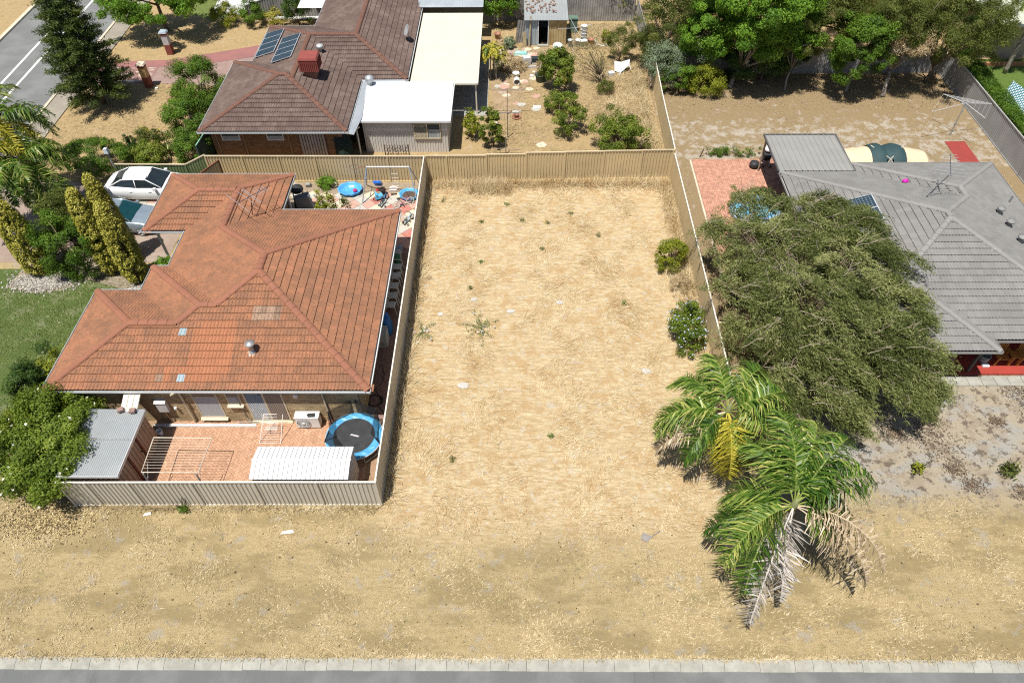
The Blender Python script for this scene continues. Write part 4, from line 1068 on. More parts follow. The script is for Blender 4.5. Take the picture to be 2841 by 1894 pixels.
# ---- big weeping peppermint in front of the grey house
def weeping():
    base = (12.6, 21.6, 0); root = thing('weeping_tree', 'large weeping olive green tree overhanging the grey tiled roof', 'tree', base)
    r = np.random.default_rng(5)
    blobs = [((12.9, 21.4, 3.2), (2.5, 2.6, 2.5)), ((12.2, 24.9, 3.3), (2.1, 1.9, 1.6)), ((14.9, 19.6, 3.1), (1.9, 1.5, 1.4)), ((12.3, 18.8, 2.4), (2.2, 1.5, 1.5)), ((10.4, 22.6, 2.7), (1.4, 1.9, 1.4)), ((14.8, 23.9, 4.1), (1.9, 1.6, 1.1)),
             ((13.6, 27.6, 3.5), (1.7, 1.5, 1.1)), ((10.7, 26.4, 2.6), (1.4, 1.5, 1.2)), ((10.5, 19.6, 2.3), (1.4, 1.5, 1.3)), ((15.9, 21.5, 3.7), (1.2, 1.2, .8)), ((14.9, 18.3, 2.3), (1.6, 1.1, 1.1)), ((11.6, 29.3, 3.0), (1.1, .8, .7)), ((15.1, 26.3, 4.2), (1.3, 1.2, .7)), ((16.2, 19.0, 2.6), (1.0, 1.0, .9)), ((12.4, 17.4, 1.8), (1.5, .7, .9))]
    V, RN = [], []; g = G(); gt = G()
    top = Vector((12.8, 21.8, 1.7)); g.tube([base, (12.7, 21.7, .8), top], [.34, .28, .22], 9)
    wind = np.array([.75, -.1, 0])
    for bi, (c, rad) in enumerate(blobs):
        c, rad = np.array(c), np.array(rad); ns = int(64 * rad[0] * rad[1]) + 36
        d = unit(r.normal(size=(ns * 2, 3))); d = d[d[:, 2] > -.35][:ns]
        q0 = r.integers(0, max(4, len(d) // 9), len(d)); d0 = d[q0]; d = unit(d0 + r.normal(size=d.shape) * .13)
        rr0 = r.random(max(4, len(d) // 9)); tq = r.normal(size=len(rr0)) * .2
        S0 = c + rad * d * ((.5 + .5 * (.75 * rr0[q0] + .25 * r.random(len(d))) ** .5) * (1 + .2 * lumps(d, 3 + bi)))[:, None]
        for k in range(0, len(S0), 17):
            e = Vector(S0[k]); m_ = top * .5 + e * .5 + Vector((0, 0, .5)); g.tube([top, m_, e], [.08, .035, .012], 5)
        tone = tq[q0] * 1.05 + r.normal(size=len(S0)) * .06 + r.normal() * .06
        for k in range(len(S0)):
            p = S0[k]; dirh = unit((d[k] * [1, 1, 0] * .8 + wind + r.normal(size=3) * [.35, .35, 0])[None])[0]
            n = 7; ln = r.uniform(.6, 1.7); pts = [p]; v = dirh * .9 + np.array([0, 0, .35])
            for i in range(n):
                v = v + np.array([.05, 0, -.2]); pts.append(pts[-1] + unit(v[None])[0] * ln / n)
            pts = np.array(pts); pts[:, 2] = np.maximum(pts[:, 2], .25)
            m2 = 80; t = r.random(m2) * (n - .01); i0 = t.astype(int); f = (t - i0)[:, None]
            Q = pts[i0] * (1 - f) + pts[i0 + 1] * f + r.normal(size=(m2, 3)) * .085
            T = unit(pts[i0 + 1] - pts[i0]); D = T * .7 + wind * .5 + r.normal(size=(m2, 3)) * .45 + [0, 0, -.45]
            N = unit(r.normal(size=(m2, 3)) + [0, 0, .8])
            V.append(leafq(Q, N, .2, .034, r, D)); RN.append(.56 + tone[k] + r.normal(size=m2) * .17)
            if k % 9 == 0 and d[k][2] > .1:
                a = Vector(p) - Vector(dirh) * .5; q = [a]; u = Vector(dirh) * .8 + Vector((0, 0, .5))
                for i in range(5):
                    u = u + Vector(r.normal(size=3) * .22); q.append(q[-1] + u.normalized() * r.uniform(.16, .3))
                gt.tube(q, [.014, .012, .01, .009, .007, .004], 3)
                for i in (2, 3, 4):
                    e = q[i] + (u.normalized() + Vector(r.normal(size=3) * .6)).normalized() * r.uniform(.2, .5); gt.tube([q[i], e], [.009, .004], 3)
    npmesh('crown', np.concatenate(V), np.concatenate(RN), LV['pepper'], root)
    g.build('trunk', BARK, root, True); gt.build('dead_twigs', TWIG, root, kind='stuff')
weeping()

# ---- feather palms
def frond(root, base, az, el, length, droop, mat, r, wind, ll=.62, nl=46, sag=.5, lw=None):
    lw = lw or wind; q_ = r.uniform(-.1, 1.5); lw = (lw[0] * q_, lw[1] * q_); sag = sag * r.uniform(.4, 1.5)
    cv = r.normal() * .05; pts = [np.array(base, float)]; v = np.array([math.cos(az) * math.cos(el), math.sin(az) * math.cos(el), math.sin(el)]); n = 10
    for i in range(n):
        v = v + np.array([wind[0] * .07 - v[1] * cv, wind[1] * .07 + v[0] * cv, -droop / n * (1 + i * .12)]); v = v / np.linalg.norm(v); pts.append(pts[-1] + v * length / n)
    pts = np.array(pts); pts[:, 2] = np.maximum(pts[:, 2], .06)
    V, RN = [], []; tone = r.normal() * .12
    t = np.linspace(.14, .995, nl)
    for sd in (-1, 1):
        u = t * n - 1e-6; i0 = np.clip(u.astype(int), 0, n - 1); f = (u - i0)[:, None]
        B = pts[i0] * (1 - f) + pts[i0 + 1] * f; T = unit(pts[i0 + 1] - pts[i0])
        S = unit(np.cross(T, np.tile([0, 0, 1.0], (nl, 1)))) * sd
        D = unit(T * .55 + S * .95 + np.array([lw[0], lw[1], 0]) * .35 + np.array([0, 0, .1]) + r.normal(size=(nl, 3)) * .22)
        D2 = unit(D + np.array([lw[0] * .7, lw[1] * .7, -sag * 1.9]) + r.normal(size=(nl, 3)) * .2)
        le = (ll * (np.sin(np.pi * np.clip(t, 0, 1) ** .8) * .75 + .3) * r.uniform(.55, 1.2, nl))[:, None]
        Wv = unit(np.cross(D, T)) ; Wd = unit(T * .6 + np.cross(D, S) * .5) * .03
        M_ = B + D * le * .5; E = M_ + D2 * le * .55
        a = np.stack([B - Wd * .6, B + Wd * .6, M_ + Wd, M_ - Wd], 1); b = np.stack([M_ - Wd, M_ + Wd, E + Wd * .2, E - Wd * .2], 1)
        rr = np.clip(.42 + tone + r.normal(size=nl) * .27, 0, 1); V += [a, b]; RN += [rr, np.clip(rr + .12, 0, 1)]
    # midrib as a slim strip
    T = unit(np.diff(pts, axis=0)); S = unit(np.cross(T, np.tile([0, 0, 1.0], (n, 1)))) * .022
    V.append(np.stack([pts[:-1] - S, pts[:-1] + S, pts[1:] + S, pts[1:] - S], 1)); RN.append(np.full(n, .85))
    V = np.concatenate(V); V[:, :, 2] = np.maximum(V[:, :, 2], .02)
    npmesh('frond', V, np.concatenate(RN), mat, root)
def palm(label, base, h, fr, wind, seed, tr=.15, lean=(0, 0), ll=.62, k=1.0, lw=None):
    r = np.random.default_rng(seed); root = thing('feather_palm', label, 'palm', base)
    top = (base[0] + lean[0], base[1] + lean[1], h); g = G(); n = 14; pts, rad = [], []
    for i in range(n + 1):
        t = i / n; pts.append((base[0] + lean[0] * t ** 1.5, base[1] + lean[1] * t ** 1.5, h * t)); rad.append(tr * (1.25 - .35 * t) * (1.06 if i % 2 else .96))
    g.tube(pts, rad, 10); g.build('trunk', BARKG, root, True)
    g = G(); g.tube([(top[0], top[1], h - .15), (top[0], top[1], h + .35), (top[0], top[1], h + .7)], [tr * .95, tr * .8, .03], 8); g.build('crownshaft', surf('shaft', (.25, .27, .12), None, 4), root, True)
    for az, el, ln, dr, mt in fr:
        dead = mt in ('palmd', 'palmg'); frond(root, (top[0], top[1], h + .25), R(az), R(el), ln * k, dr, LV[mt], r, wind, ll * (.68 if dead else 1), 60 if dead else 84, .25 if dead else .5, lw=lw)
    return root
fa = [(5, 35, 2.2, 1.6, 'palm'), (22, 62, 2.8, 1.5, 'palm'), (35, 40, 2.6, 1.8, 'palm'), (48, 66, 3.0, 1.4, 'palm'), (58, 48, 3.0, 1.7, 'palm'), (72, 62, 3.2, 1.5, 'palm'), (84, 45, 2.9, 1.9, 'palm'), (96, 66, 3.1, 1.4, 'palm'), (108, 50, 2.8, 1.8, 'palm'), (122, 60, 2.6, 1.7, 'palm'), (150, 24, 2.5, 1.9, 'palm'), (172, 8, 2.3, 1.5, 'palm'), (203, 30, 2.8, 1.2, 'palm'), (210, 12, 2.9, .9, 'palm'), (236, 2, 3.4, .8, 'palmg'), (246, -8, 2.7, .9, 'palmg'), (-22, 36, 3.3, 1.5, 'palmd'), (-38, 30, 3.2, 1.6, 'palmd'), (190, 2, 2.7, 1.0, 'palm'), (-10, 30, 2.0, 1.7, 'palm'), (196, -8, 2.3, 1.0, 'palmg'), (-48, 18, 2.6, 1.8, 'palmd'), (180, -15, 2.2, .8, 'palmd')]
palm('leaning green feather palm on the verge with dead grey fronds hanging', (9.4, 12.0, 0), 3.4, fa, (.35, .2), 7, ll=1.0, k=1.3, lw=(-.6, -.1))
fb = [(5, 42, 2.6, 1.6, 'palm'), (30, 50, 2.6, 1.6, 'palm'), (55, 50, 2.7, 1.5, 'palm'), (80, 40, 2.6, 1.6, 'palm'), (105, 55, 2.6, 1.5, 'palm'), (125, 30, 2.7, 1.5, 'palm'), (148, 40, 2.5, 1.6, 'palm'), (165, 18, 2.6, 1.4, 'palm'), (182, 28, 2.6, 1.6, 'palm'), (196, 2, 2.6, 1.2, 'palmd'), (208, 10, 2.7, 1.3, 'palmd'), (222, 25, 2.3, 1.8, 'palm'), (245, 15, 2.2, 2.0, 'palmy'), (262, 22, 2.3, 2.0, 'palmy'), (275, 10, 2.2, 2.0, 'palmy'), (300, 20, 2.1, 1.9, 'palm'), (330, 38, 2.4, 1.7, 'palm'), (15, 15, 2.0, 1.6, 'palmd'), (350, 55, 2.4, 1.5, 'palm')]
palm('feather palm at the end of the tan fence with yellowing fronds', (7.95, 16.0, 0), 3.3, fb, (.1, .2), 9, ll=.85, k=1.3, lw=(-.45, -.15))
def ring(n, seed, ln, mats, e0=8, e1=62):
    q = random.Random(seed); return [(360 * i / n + q.uniform(-12, 12), q.uniform(e0, e1), ln * q.uniform(.8, 1.1), q.uniform(1.3, 1.9), q.choice(mats)) for i in range(n)]
palm('tall feather palm at the left edge beside the road', (-27.0, 33.2, 0), 5.0, ring(22, 1, 3.2, ['palm', 'palm', 'palm', 'palm', 'palmy'], -10, 68), (.3, .1), 11, ll=.75)
palm('feather palm leaning over the golden conifers near the parked cars', (-25.2, 30.9, 0), 4.2, ring(22, 2, 3.0, ['palm', 'palm', 'palm', 'palmy', 'palm'], -10, 66) + [(250, -45, 2.4, .6, 'palmd'), (290, -40, 2.2, .7, 'palmd')], (.4, .1), 12, ll=.7)
palm('feather palm with brown hanging fronds at the far left edge', (-27.2, 30.3, 0), 4.6, ring(20, 3, 3.0, ['palm', 'palm', 'palm', 'palmy'], -15, 62) + [(300, -50, 2.6, .5, 'palmd'), (270, -50, 2.5, .5, 'palmd')], (.3, .1), 13, ll=.7)
palm('tall slim palm trunk in front of the pale green roof', (34.3, 47.8, 0), 5.6, ring(12, 5, 2.2, ['palm', 'palmd']), (.2, 0), 15, tr=.12)

# ---- tiered dark pine at the left
def pine():
    base = (-28.0, 44.1, 0); root = thing('pine_tree', 'tall dark tiered pine on the verge by the road', 'tree', base); r = np.random.default_rng(3)
    g = G(); g.tube([base, (-28, 44.1, 4), (-28, 44.1, 9.4)], [.2, .15, .03], 8); g.build('trunk', BARK, root, True)
    V, RN = [], []; gb = G()
    for k in range(26):
        z = .9 + k * .335; R0 = 2.35 * (1 - (k / 27) ** 1.25) + .18; nb = 9 if k < 18 else 6
        for j in range(nb):
            a = 2 * math.pi * (j + r.random() * .8) / nb + k; ln = R0 * r.uniform(.72, 1.12)
            d = np.array([math.cos(a), math.sin(a), 0]); n = max(3, int(ln / .2))
            end = np.array([-28, 44.1, z]) + d * ln + [0, 0, .1 * ln]
            gb.tube([(-28, 44.1, z), tuple(end)], [.03, .01], 4)
            tone = r.normal() * .1
            for i in range(n):
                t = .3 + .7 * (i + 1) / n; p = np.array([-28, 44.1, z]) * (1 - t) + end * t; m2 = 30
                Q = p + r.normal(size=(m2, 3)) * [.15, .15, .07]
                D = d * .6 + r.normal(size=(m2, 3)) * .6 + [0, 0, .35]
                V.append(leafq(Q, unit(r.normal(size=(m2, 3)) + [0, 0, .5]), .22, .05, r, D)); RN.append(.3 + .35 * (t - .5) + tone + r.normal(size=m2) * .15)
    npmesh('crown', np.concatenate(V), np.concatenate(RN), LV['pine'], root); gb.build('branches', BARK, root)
pine()

# ---- golden columnar conifers and companions
def column(label, base, h, rad, seed, leaf='gold', nl=20000):
    r = np.random.default_rng(seed); root = thing('columnar_conifer', label, 'conifer', base, 'golden columnar conifers')
    g = G(); g.tube([base, (base[0], base[1], h * .6)], [.1, .04], 6); g.build('trunk', BARK, root)
    nc = 420; z = r.random(nc) ** .9 * h; prof = rad * np.clip(np.minimum(1, (z / h * 6 + .55)) * np.sqrt(np.clip(1.02 - (z / h) ** 2.6, .02, 1)), .1, 1)
    a = r.uniform(0, 6.3, nc); C = np.column_stack([base[0] + np.cos(a) * prof * r.uniform(.75, 1.02, nc), base[1] + np.sin(a) * prof * r.uniform(.75, 1.02, nc), z + .1]); tone = r.normal(size=nc) * .17
    k = r.integers(0, nc, nl); o = unit(r.normal(size=(nl, 3))) * (r.random(nl) ** .4)[:, None] * np.array([.13, .13, .22]); P = C[k] + o
    out = unit(np.column_stack([P[:, 0] - base[0], P[:, 1] - base[1], np.full(nl, .25)])); N = unit(o * 3 + out * .8 + r.normal(size=(nl, 3)) * .5)
    npmesh('foliage', leafq(P, N, .1, .06, r, np.tile([0, 0, 1.0], (nl, 1)) + r.normal(size=(nl, 3)) * .5), np.clip(.55 + tone[k] + r.normal(size=nl) * .14, 0, 1), LV[leaf], root)
column('golden columnar conifer nearest the orange roof', (-19.6, 26.95, 0), 4.75, .62, 21)
column('golden columnar conifer in the middle of the row, beside the silver car', (-20.65, 28.6, 0), 5.1, .58, 22)
column('golden columnar conifer rising from behind the dark green bush', (-21.1, 27.6, 0), 5.0, .62, 23)
column('golden columnar conifer at the left end by the pebbles', (-24.95, 27.6, 0), 4.3, .75, 24)
tree('conifer_bush', 'broad dark green bush between the golden conifers', 'bush', (-22.6, 27.5, 0), (-22.5, 27.6, 1.6), (1.6, 1.2, 2.0), 'green', 26000, .34, .1, .05, 90, 31, parts=('stem', 'foliage'), shell=.7, lump=.1)
tree('conifer_bush', 'shaded olive conifer behind the golden conifers', 'bush', (-23.6, 29.2, 0), (-23.6, 29.2, 2.0), (1.0, .9, 2.2), 'olive', 9000, .34, .1, .05, 70, 32, parts=('stem', 'foliage'))
# ---- flowering bush at the front fence
WHF = leafmat('petal_white', [(0, (.7, .66, .45)), (1, (.85, .84, .76))], .3)
tree('flowering_bush', 'large leafy bush with white blossoms beside the grey shed', 'bush', (-18.9, 15.6, 0), (-18.8, 16.0, 1.6), (2.35, 2.55, 1.5), 'lush', 70000, .42, .11, .06, 230, 33, shell=.5, lump=.12, zmin=-.85, flowers=(WHF, 190, .13), tr=.09, nlimb=16, parts=('stem', 'foliage'))
shrub('yellow green citrus bush at the left of the orange roof', (-20.2, 20.2, 0), (.95, .95, 1.0), 'lime', 7000, 34, L=.1, W=.06)
tree('young_pine', 'dark whorled conifer sapling on the lawn at the left edge', 'tree', (-21.2, 18.9, 0), (-21.3, 19.2, 1.1), (1.1, 1.3, 1.2), 'dark', 11000, .3, .2, .04, 50, 35, shell=.35, lump=.3)
shrub('straggly dry lavender bush beside the orange roof gutter', (-19.75, 21.3, 0), (.5, .7, .6), 'olive', 2200, 36, L=.12, W=.025, lump=.3)
shrub('small yellow green shrub beside the hose on the lawn', (-21.3, 17.5, 0), (.8, .9, .6), 'lime', 5000, 37)
def spiky(label, base, n, ln, seed, leaf='palm', w=.05, e0=.5, e1=1.3):
    r = np.random.default_rng(seed); root = thing('spiky_plant', label, 'plant', base); a = r.uniform(0, 6.3, n); e = r.uniform(e0, e1, n)
    D = np.stack([np.cos(a) * np.cos(e), np.sin(a) * np.cos(e), np.sin(e)], 1); S = np.stack([-np.sin(a), np.cos(a), a * 0], 1) * w / 2; l = (ln * r.uniform(.7, 1.1, n))[:, None]
    B = np.array(base) + D * .04; M_ = B + D * l * .55; E = M_ + (D + [0, 0, -.35]) * l * .5
    npmesh('leaves', np.concatenate([np.stack([B - S * .6, B + S * .6, M_ + S, M_ - S], 1), np.stack([M_ - S, M_ + S, E + S * .1, E - S * .1], 1)]), np.tile(r.random(n), 2), LV[leaf], root)
    g = G(); g.lathe((base[0], base[1], base[2]), [(.06, 0), (.05, .12), (.02, .2)], 6); g.build('stem', BARK, root)
spiky('spiky green yucca at the front corner of the orange roof', (-19.75, 18.35, 0), 34, 1.5, 5, 'lime', .07)
# ---- garden at the upper left
shrub('low spreading green bush beyond the white sedan', (-25.2, 36.7, 0), (2.0, 1.5, 1.0), 'green', 24000, 41, L=.08, W=.045, clr=.32, nc=110, flat=.5, shell=.75, lump=.07, zmin=-.2)
shrub('slim dark upright cypress shrub in the side garden', (-23.4, 37.6, 0), (.32, .32, 1.0), 'dark', 3000, 42, clr=.16)
shrub('yellow flowered bush with reddish leaves in the side garden', (-22.2, 37.0, 0), (1.05, .85, .8), 'mango', 7000, 43)
shrub('bronze leaved bush under the garden palms', (-22.6, 38.3, 0), (.9, .7, 1.0), 'olive', 4500, 44)
spiky('small orange tipped palm in the side garden', (-22.6, 39.0, .5), 26, 1.3, 45, 'palmy', .09, .2, 1.2)
spiky('young green palm beside the bronze bush', (-21.6, 38.0, .3), 24, 1.2, 46, 'palm', .09, .2, 1.2)
PINKF = leafmat('petal_magenta', [(0, (.35, .01, .14)), (1, (.55, .04, .3))], .3)
tree('garden_tree', 'dense green tree against the brown roof corner, upper of two', 'tree', (-20.2, 42.6, 0), (-20.6, 43.0, 1.8), (1.9, 1.9, 1.8), 'green', 26000, .42, .1, .055, 90, 47, lump=.16)
tree('garden_tree', 'dense green tree against the brown roof corner, lower of two', 'tree', (-19.9, 39.4, 0), (-20.4, 39.8, 1.6), (1.65, 1.9, 1.7), 'green', 22000, .42, .1, .055, 80, 48, lump=.16)
shrub('leafy green bush beside the dark green fence', (-19.8, 37.2, 0), (1.0, .9, 1.1), 'green', 7000, 49)
r_ = np.random.default_rng(6); root = thing('bougainvillea', 'magenta bougainvillea sprays beside the letterbox pillar', 'flowers', (-22.4, 43.8, 0))
V, g = [], G()
for (x, y, z) in ((-22.5, 43.9, 1.1), (-22.3, 43.5, .9), (-22.7, 43.4, .7), (-22.0, 44.3, 1.3)):
    g.tube([(-21.6, 43.4, .1), (x, y, z)], .015, 4)
    Q = np.array([x, y, z]) + r_.normal(size=(160, 3)) * [.25, .1, .1]; V.append(leafq(Q, unit(r_.normal(size=(160, 3)) + [0, -.3, .6]), .11, .08, r_))
V = np.concatenate(V); npmesh('petals', V, r_.random(len(V)), PINKF, root)['kind'] = 'stuff'; g.build('stems', BARK, root)
tree('street_tree', 'bright green leafy tree shading the verge beside the driveway', 'tree', (-27.1, 54.6, 0), (-27.0, 54.0, 3.3), (3.9, 2.6, 2.1), 'bright', 46000, .6, .17, .09, 150, 50, tr=.16, lump=.2, shell=.5)
shrub('yellowish round bush at the top beside the driveway', (-22.6, 55.6, 0), (1.1, .9, 1.1), 'lime', 6500, 51)
shrub('round dark green bush at the top beside the ribbed fence', (-20.6, 55.7, 0), (1.0, .9, 1.15), 'green', 7500, 52)
shrub('tall clipped dark bush against the ribbed fence at the top', (-17.0, 55.4, 0), (1.15, .9, 1.7), 'dark', 10000, 53, L=.1)
shrub('pale yellow scrubby bush between the round bushes', (-18.9, 55.6, 0), (.8, .6, .7), 'gold', 3000, 54)
shrub('bushy green shrub behind the ribbed fence', (-15.6, 58.2, 0), (1.5, .9, 1.5), 'green', 6000, 55)
# ---- rose bush beside carport, potted
shrub('rose bush with pale pink blooms beside the orange roof gutter', (-17.6, 26.6, 0), (.55, 1.05, .8), 'bright', 6000, 56, flowers=(leafmat('petal_pink', [(0, (.7, .35, .3)), (1, (.8, .55, .48))], .3), 14, .16))
shrub('rockery plants with grey foliage beside the pebbles', (-18.2, 24.9, 0), (.9, .7, .3), 'olive', 3200, 57, clr=.2)
# ---- untidy yard in the middle
tree('fruit_tree', 'leafy mango tree standing in the middle of the untidy yard', 'tree', (3.3, 45.4, 0), (2.75, 45.6, 1.75), (1.15, 1.2, 1.35), 'mango', 11000, .36, .16, .06, 60, 61, h0=.6, hang=.6)
tree('fruit_tree', 'small open fruit tree below the leafy mango tree', 'tree', (3.3, 40.2, 0), (3.35, 40.6, 1.3), (1.25, 1.1, .95), 'mango', 4200, .32, .15, .055, 30, 62, h0=.5, shell=.35, lump=.35, hang=.5, nlimb=14)
tree('fruit_tree', 'wide mango tree beside the back fence of the vacant lot', 'tree', (6.1, 38.0, 0), (6.1, 38.3, 1.45), (2.0, 1.5, 1.25), 'mango', 11500, .36, .16, .055, 70, 63, h0=.45, shell=.35, lump=.3, hang=.5, nlimb=20)
shrub('round leafy shrub between the two fruit trees', (2.7, 42.9, 0), (.95, .8, .8), 'mango', 3600, 64, L=.14, lump=.3)
shrub('upright leafy shrub in front of the sleep-out', (-1.5, 38.9, 0), (.6, .6, 1.4), 'mango', 5600, 65, L=.14, cz=1.25, tr=.05)
shrub('sparse young shrub close to the white sleep-out', (-2.9, 40.0, 0), (.6, .6, .9), 'lime', 1500, 66, L=.15, W=.08, shell=.3, cz=.9)
tree('bare_tree', 'leaning half bare tree with dark branches in the untidy yard', 'tree', (5.9, 46.0, 0), (5.2, 47.5, 1.6), (1.7, 1.4, 1.1), 'olive', 1500, .5, .12, .03, 40, 67, h0=.7, lean=(-.2, .5), tr=.07, shell=.3, nlimb=26)
shrub('scrubby green growth at the foot of the bare tree', (6.0, 45.3, 0), (.65, .55, .6), 'olive', 2200, 68, L=.12, W=.03)
shrub('dark shrub behind the broken white chair', (7.4, 49.8, 0), (1.15, 1.0, 1.25), 'olive', 7000, 69, L=.12, W=.035, cz=1.3)
shrub('small yucca like bush in the dry grass corner', (6.6, 52.5, 0), (.35, .35, .5), 'lime', 900, 70)
def canes(label, base, n, h, seed, leaf):
    r = np.random.default_rng(seed); root = thing('cane_palm', label, 'palm', base)
    for k in range(n):
        bx, by = base[0] + r.normal() * .25, base[1] + r.normal() * .35; hh = h * r.uniform(.6, 1)
        g = G(); g.tube([(bx, by, 0), (bx + .03, by, hh)], [.045, .03], 6); g.build('cane', BARKG, root)
        for j in range(5): frond(root, (bx, by, hh), r.uniform(0, 6.3), R(r.uniform(15, 65)), 1.15, 1.6, LV[r.choice(leaf)], r, (0, 0), .32, 22)
canes('clump of yellowing cane palms beside the cream patio roof', (-1.9, 47.2, 0), 7, 2.2, 71, ['palmy', 'palm', 'palmy'])
spiky('dry strappy plant near the small garden shed', (-.7, 52.3, 0), 60, 1.0, 72, 'dry', .05)
shrub('grey green succulent clump beside the garden shed', (-.6, 51.6, 0), (.5, .4, .5), 'grey', 1600, 73)
shrub('heap of dead palm leaves on the ground in the untidy yard', (-.6, 48.6, 0), (.9, .6, .3), 'dry', 1500, 74, L=.45, W=.04)
# trees behind the garden shed
tree('tree', 'leafy green tree behind the patio and the garden shed', 'tree', (-1.4, 55.2, 0), (-1.4, 55.2, 2.0), (1.5, 1.0, 1.8), 'bright', 9000, .42, .14, .075, 60, 75)
tree('tree', 'grey leaved tree overhanging the garden shed roof', 'tree', (1.6, 56.8, 0), (1.6, 56.6, 3.0), (1.9, 1.2, 1.2), 'olive', 8000, .42, .13, .04, 60, 76)
tree('tree', 'bushy green tree behind the old grey fence', 'tree', (4.6, 57.6, 0), (4.6, 57.4, 2.2), (2.2, 1.0, 1.6), 'bright', 8000, .5, .14, .07, 60, 77)
tree('tree', 'yellow green tree at the corner behind the old fence', 'tree', (8.2, 57.2, 0), (8.2, 57, 2.4), (1.4, 1.2, 2.0), 'lime', 8000, .45, .13, .06, 60, 78)
# ---- belt of trees behind the yard of the grey house
tree('tree', 'dark olive tree beside the old fence behind the dry yard', 'tree', (10.6, 49.6, 0), (10.6, 49.2, 2.8), (2.3, 2.4, 2.8), 'olive', 30000, .5, .11, .05, 110, 81, tr=.15)
tree('tree', 'silver leaved shrub tree spilling over the tan dividing fence', 'tree', (10.2, 46.4, 0), (10.1, 46.2, 1.7), (1.35, 1.5, 1.3), 'grey', 10000, .4, .12, .045, 70, 82)
tree('tree', 'silver green shrub tree between the olive tree and the bright tree', 'tree', (12.4, 47.0, 0), (12.3, 46.9, 2.2), (1.1, 1.0, 1.2), 'grey', 6500, .36, .12, .045, 50, 83)
shrub('rounded yellow green bush at the corner of the dry yard', (12.6, 45.2, 0), (1.25, 1.0, 1.15), 'lime', 12000, 84, L=.09, W=.045, clr=.34, nc=90, shell=.7, lump=.12)
shrub('leafy green bush beside the rounded yellow bush', (11.0, 45.3, 0), (.95, .9, 1.25), 'green', 8000, 85)
tree('tree', 'tall bright green feathery tree in the belt behind the dry yard', 'tree', (14.6, 45.9, 0), (15.7, 45.9, 4.9), (4.2, 2.9, 3.4), 'bright', 70000, .55, .2, .075, 170, 86, h0=1.3, lean=(.6, .5), tr=.16, lump=.22, shell=.45, bark=BARKG)
tree('tree', 'bright green tree with low hanging foliage left of the feathery tree', 'tree', (13.9, 48.4, 0), (12.9, 46.7, 3.7), (1.9, 1.8, 2.4), 'bright', 24000, .5, .18, .07, 80, 87)
tree('tree', 'shaded dark green tree under the bright feathery tree', 'tree', (17.0, 46.9, 0), (17.0, 46.9, 1.6), (2.6, 1.0, 1.6), 'dark', 18000, .45, .16, .06, 80, 88)
tree('tree', 'thin grey trunked tree beside the blue grey fence', 'tree', (18.3, 45.5, 0), (18.4, 45.4, 4.0), (1.5, 1.3, 1.9), 'olive', 12000, .42, .13, .045, 50, 89, h0=1.4, lean=(.2, .5), tr=.07, bark=BARKG)
tree('tree', 'olive green tree above the blue grey fence right of centre', 'tree', (21.0, 49.3, 0), (20.5, 47.3, 4.3), (2.9, 2.2, 2.5), 'olive', 40000, .5, .13, .05, 110, 90, tr=.14)
tree('tree', 'mixed green tree with bright new leaves beside its leaning trunk', 'tree', (22.4, 45.3, 0), (22.2, 44.7, 3.2), (1.9, 1.5, 2.3), 'green', 26000, .45, .14, .075, 90, 91, h0=1.0, lean=(.4, .5), bark=BARKG)
tree('tree', 'pale trunked multi stemmed tree with browning foliage', 'tree', (24.7, 44.7, 0), (24.9, 45.5, 4.5), (2.4, 1.9, 2.2), 'olive', 28000, .5, .12, .045, 100, 92, h0=1.5, lean=(.4, 1.0), tr=.13, bark=BARKG, nlimb=14)
tree('tree', 'half dead brownish tree crown above the pale trunks', 'tree', (25.6, 46.8, 0), (25.1, 44.7, 3.6), (1.4, 1.0, 1.0), 'dry', 5000, .4, .16, .03, 50, 93, h0=1.2)
tree('tree', 'broad dark conifer like tree near the corner of the grey fence', 'tree', (28.4, 46.7, 0), (28.3, 45.7, 4.3), (3.2, 2.5, 2.9), 'olive', 50000, .5, .13, .045, 140, 94, h0=1.3, tr=.17)
tree('tree', 'tall olive tree rising at the top right of the belt', 'tree', (27.0, 50.4, 0), (27.2, 50.0, 4.0), (3.0, 2.3, 2.8), 'olive', 32000, .5, .13, .05, 110, 95)
tree('tree', 'deep green tree beyond the grey fence corner', 'tree', (31.6, 48.6, 0), (31.6, 48.4, 2.4), (1.6, 1.3, 1.9), 'dark', 12000, .45, .12, .05, 80, 96)
tree('tree', 'leafy tree at the top centre right behind the belt', 'tree', (18.6, 51.6, 0), (18.6, 51.2, 3.8), (3.2, 2.2, 3.0), 'green', 26000, .55, .14, .065, 100, 97)
tree('tree', 'deep green tree at the top behind the dark olive tree', 'tree', (11.6, 53.5, 0), (11.6, 53.3, 3.0), (2.4, 1.9, 2.6), 'dark', 15000, .55, .14, .06, 100, 98)
tree('tree', 'olive tree at the top edge between the two roofs', 'tree', (23.8, 52.3, 0), (23.8, 52.0, 3.6), (2.8, 1.8, 2.6), 'olive', 22000, .5, .13, .05, 90, 99)
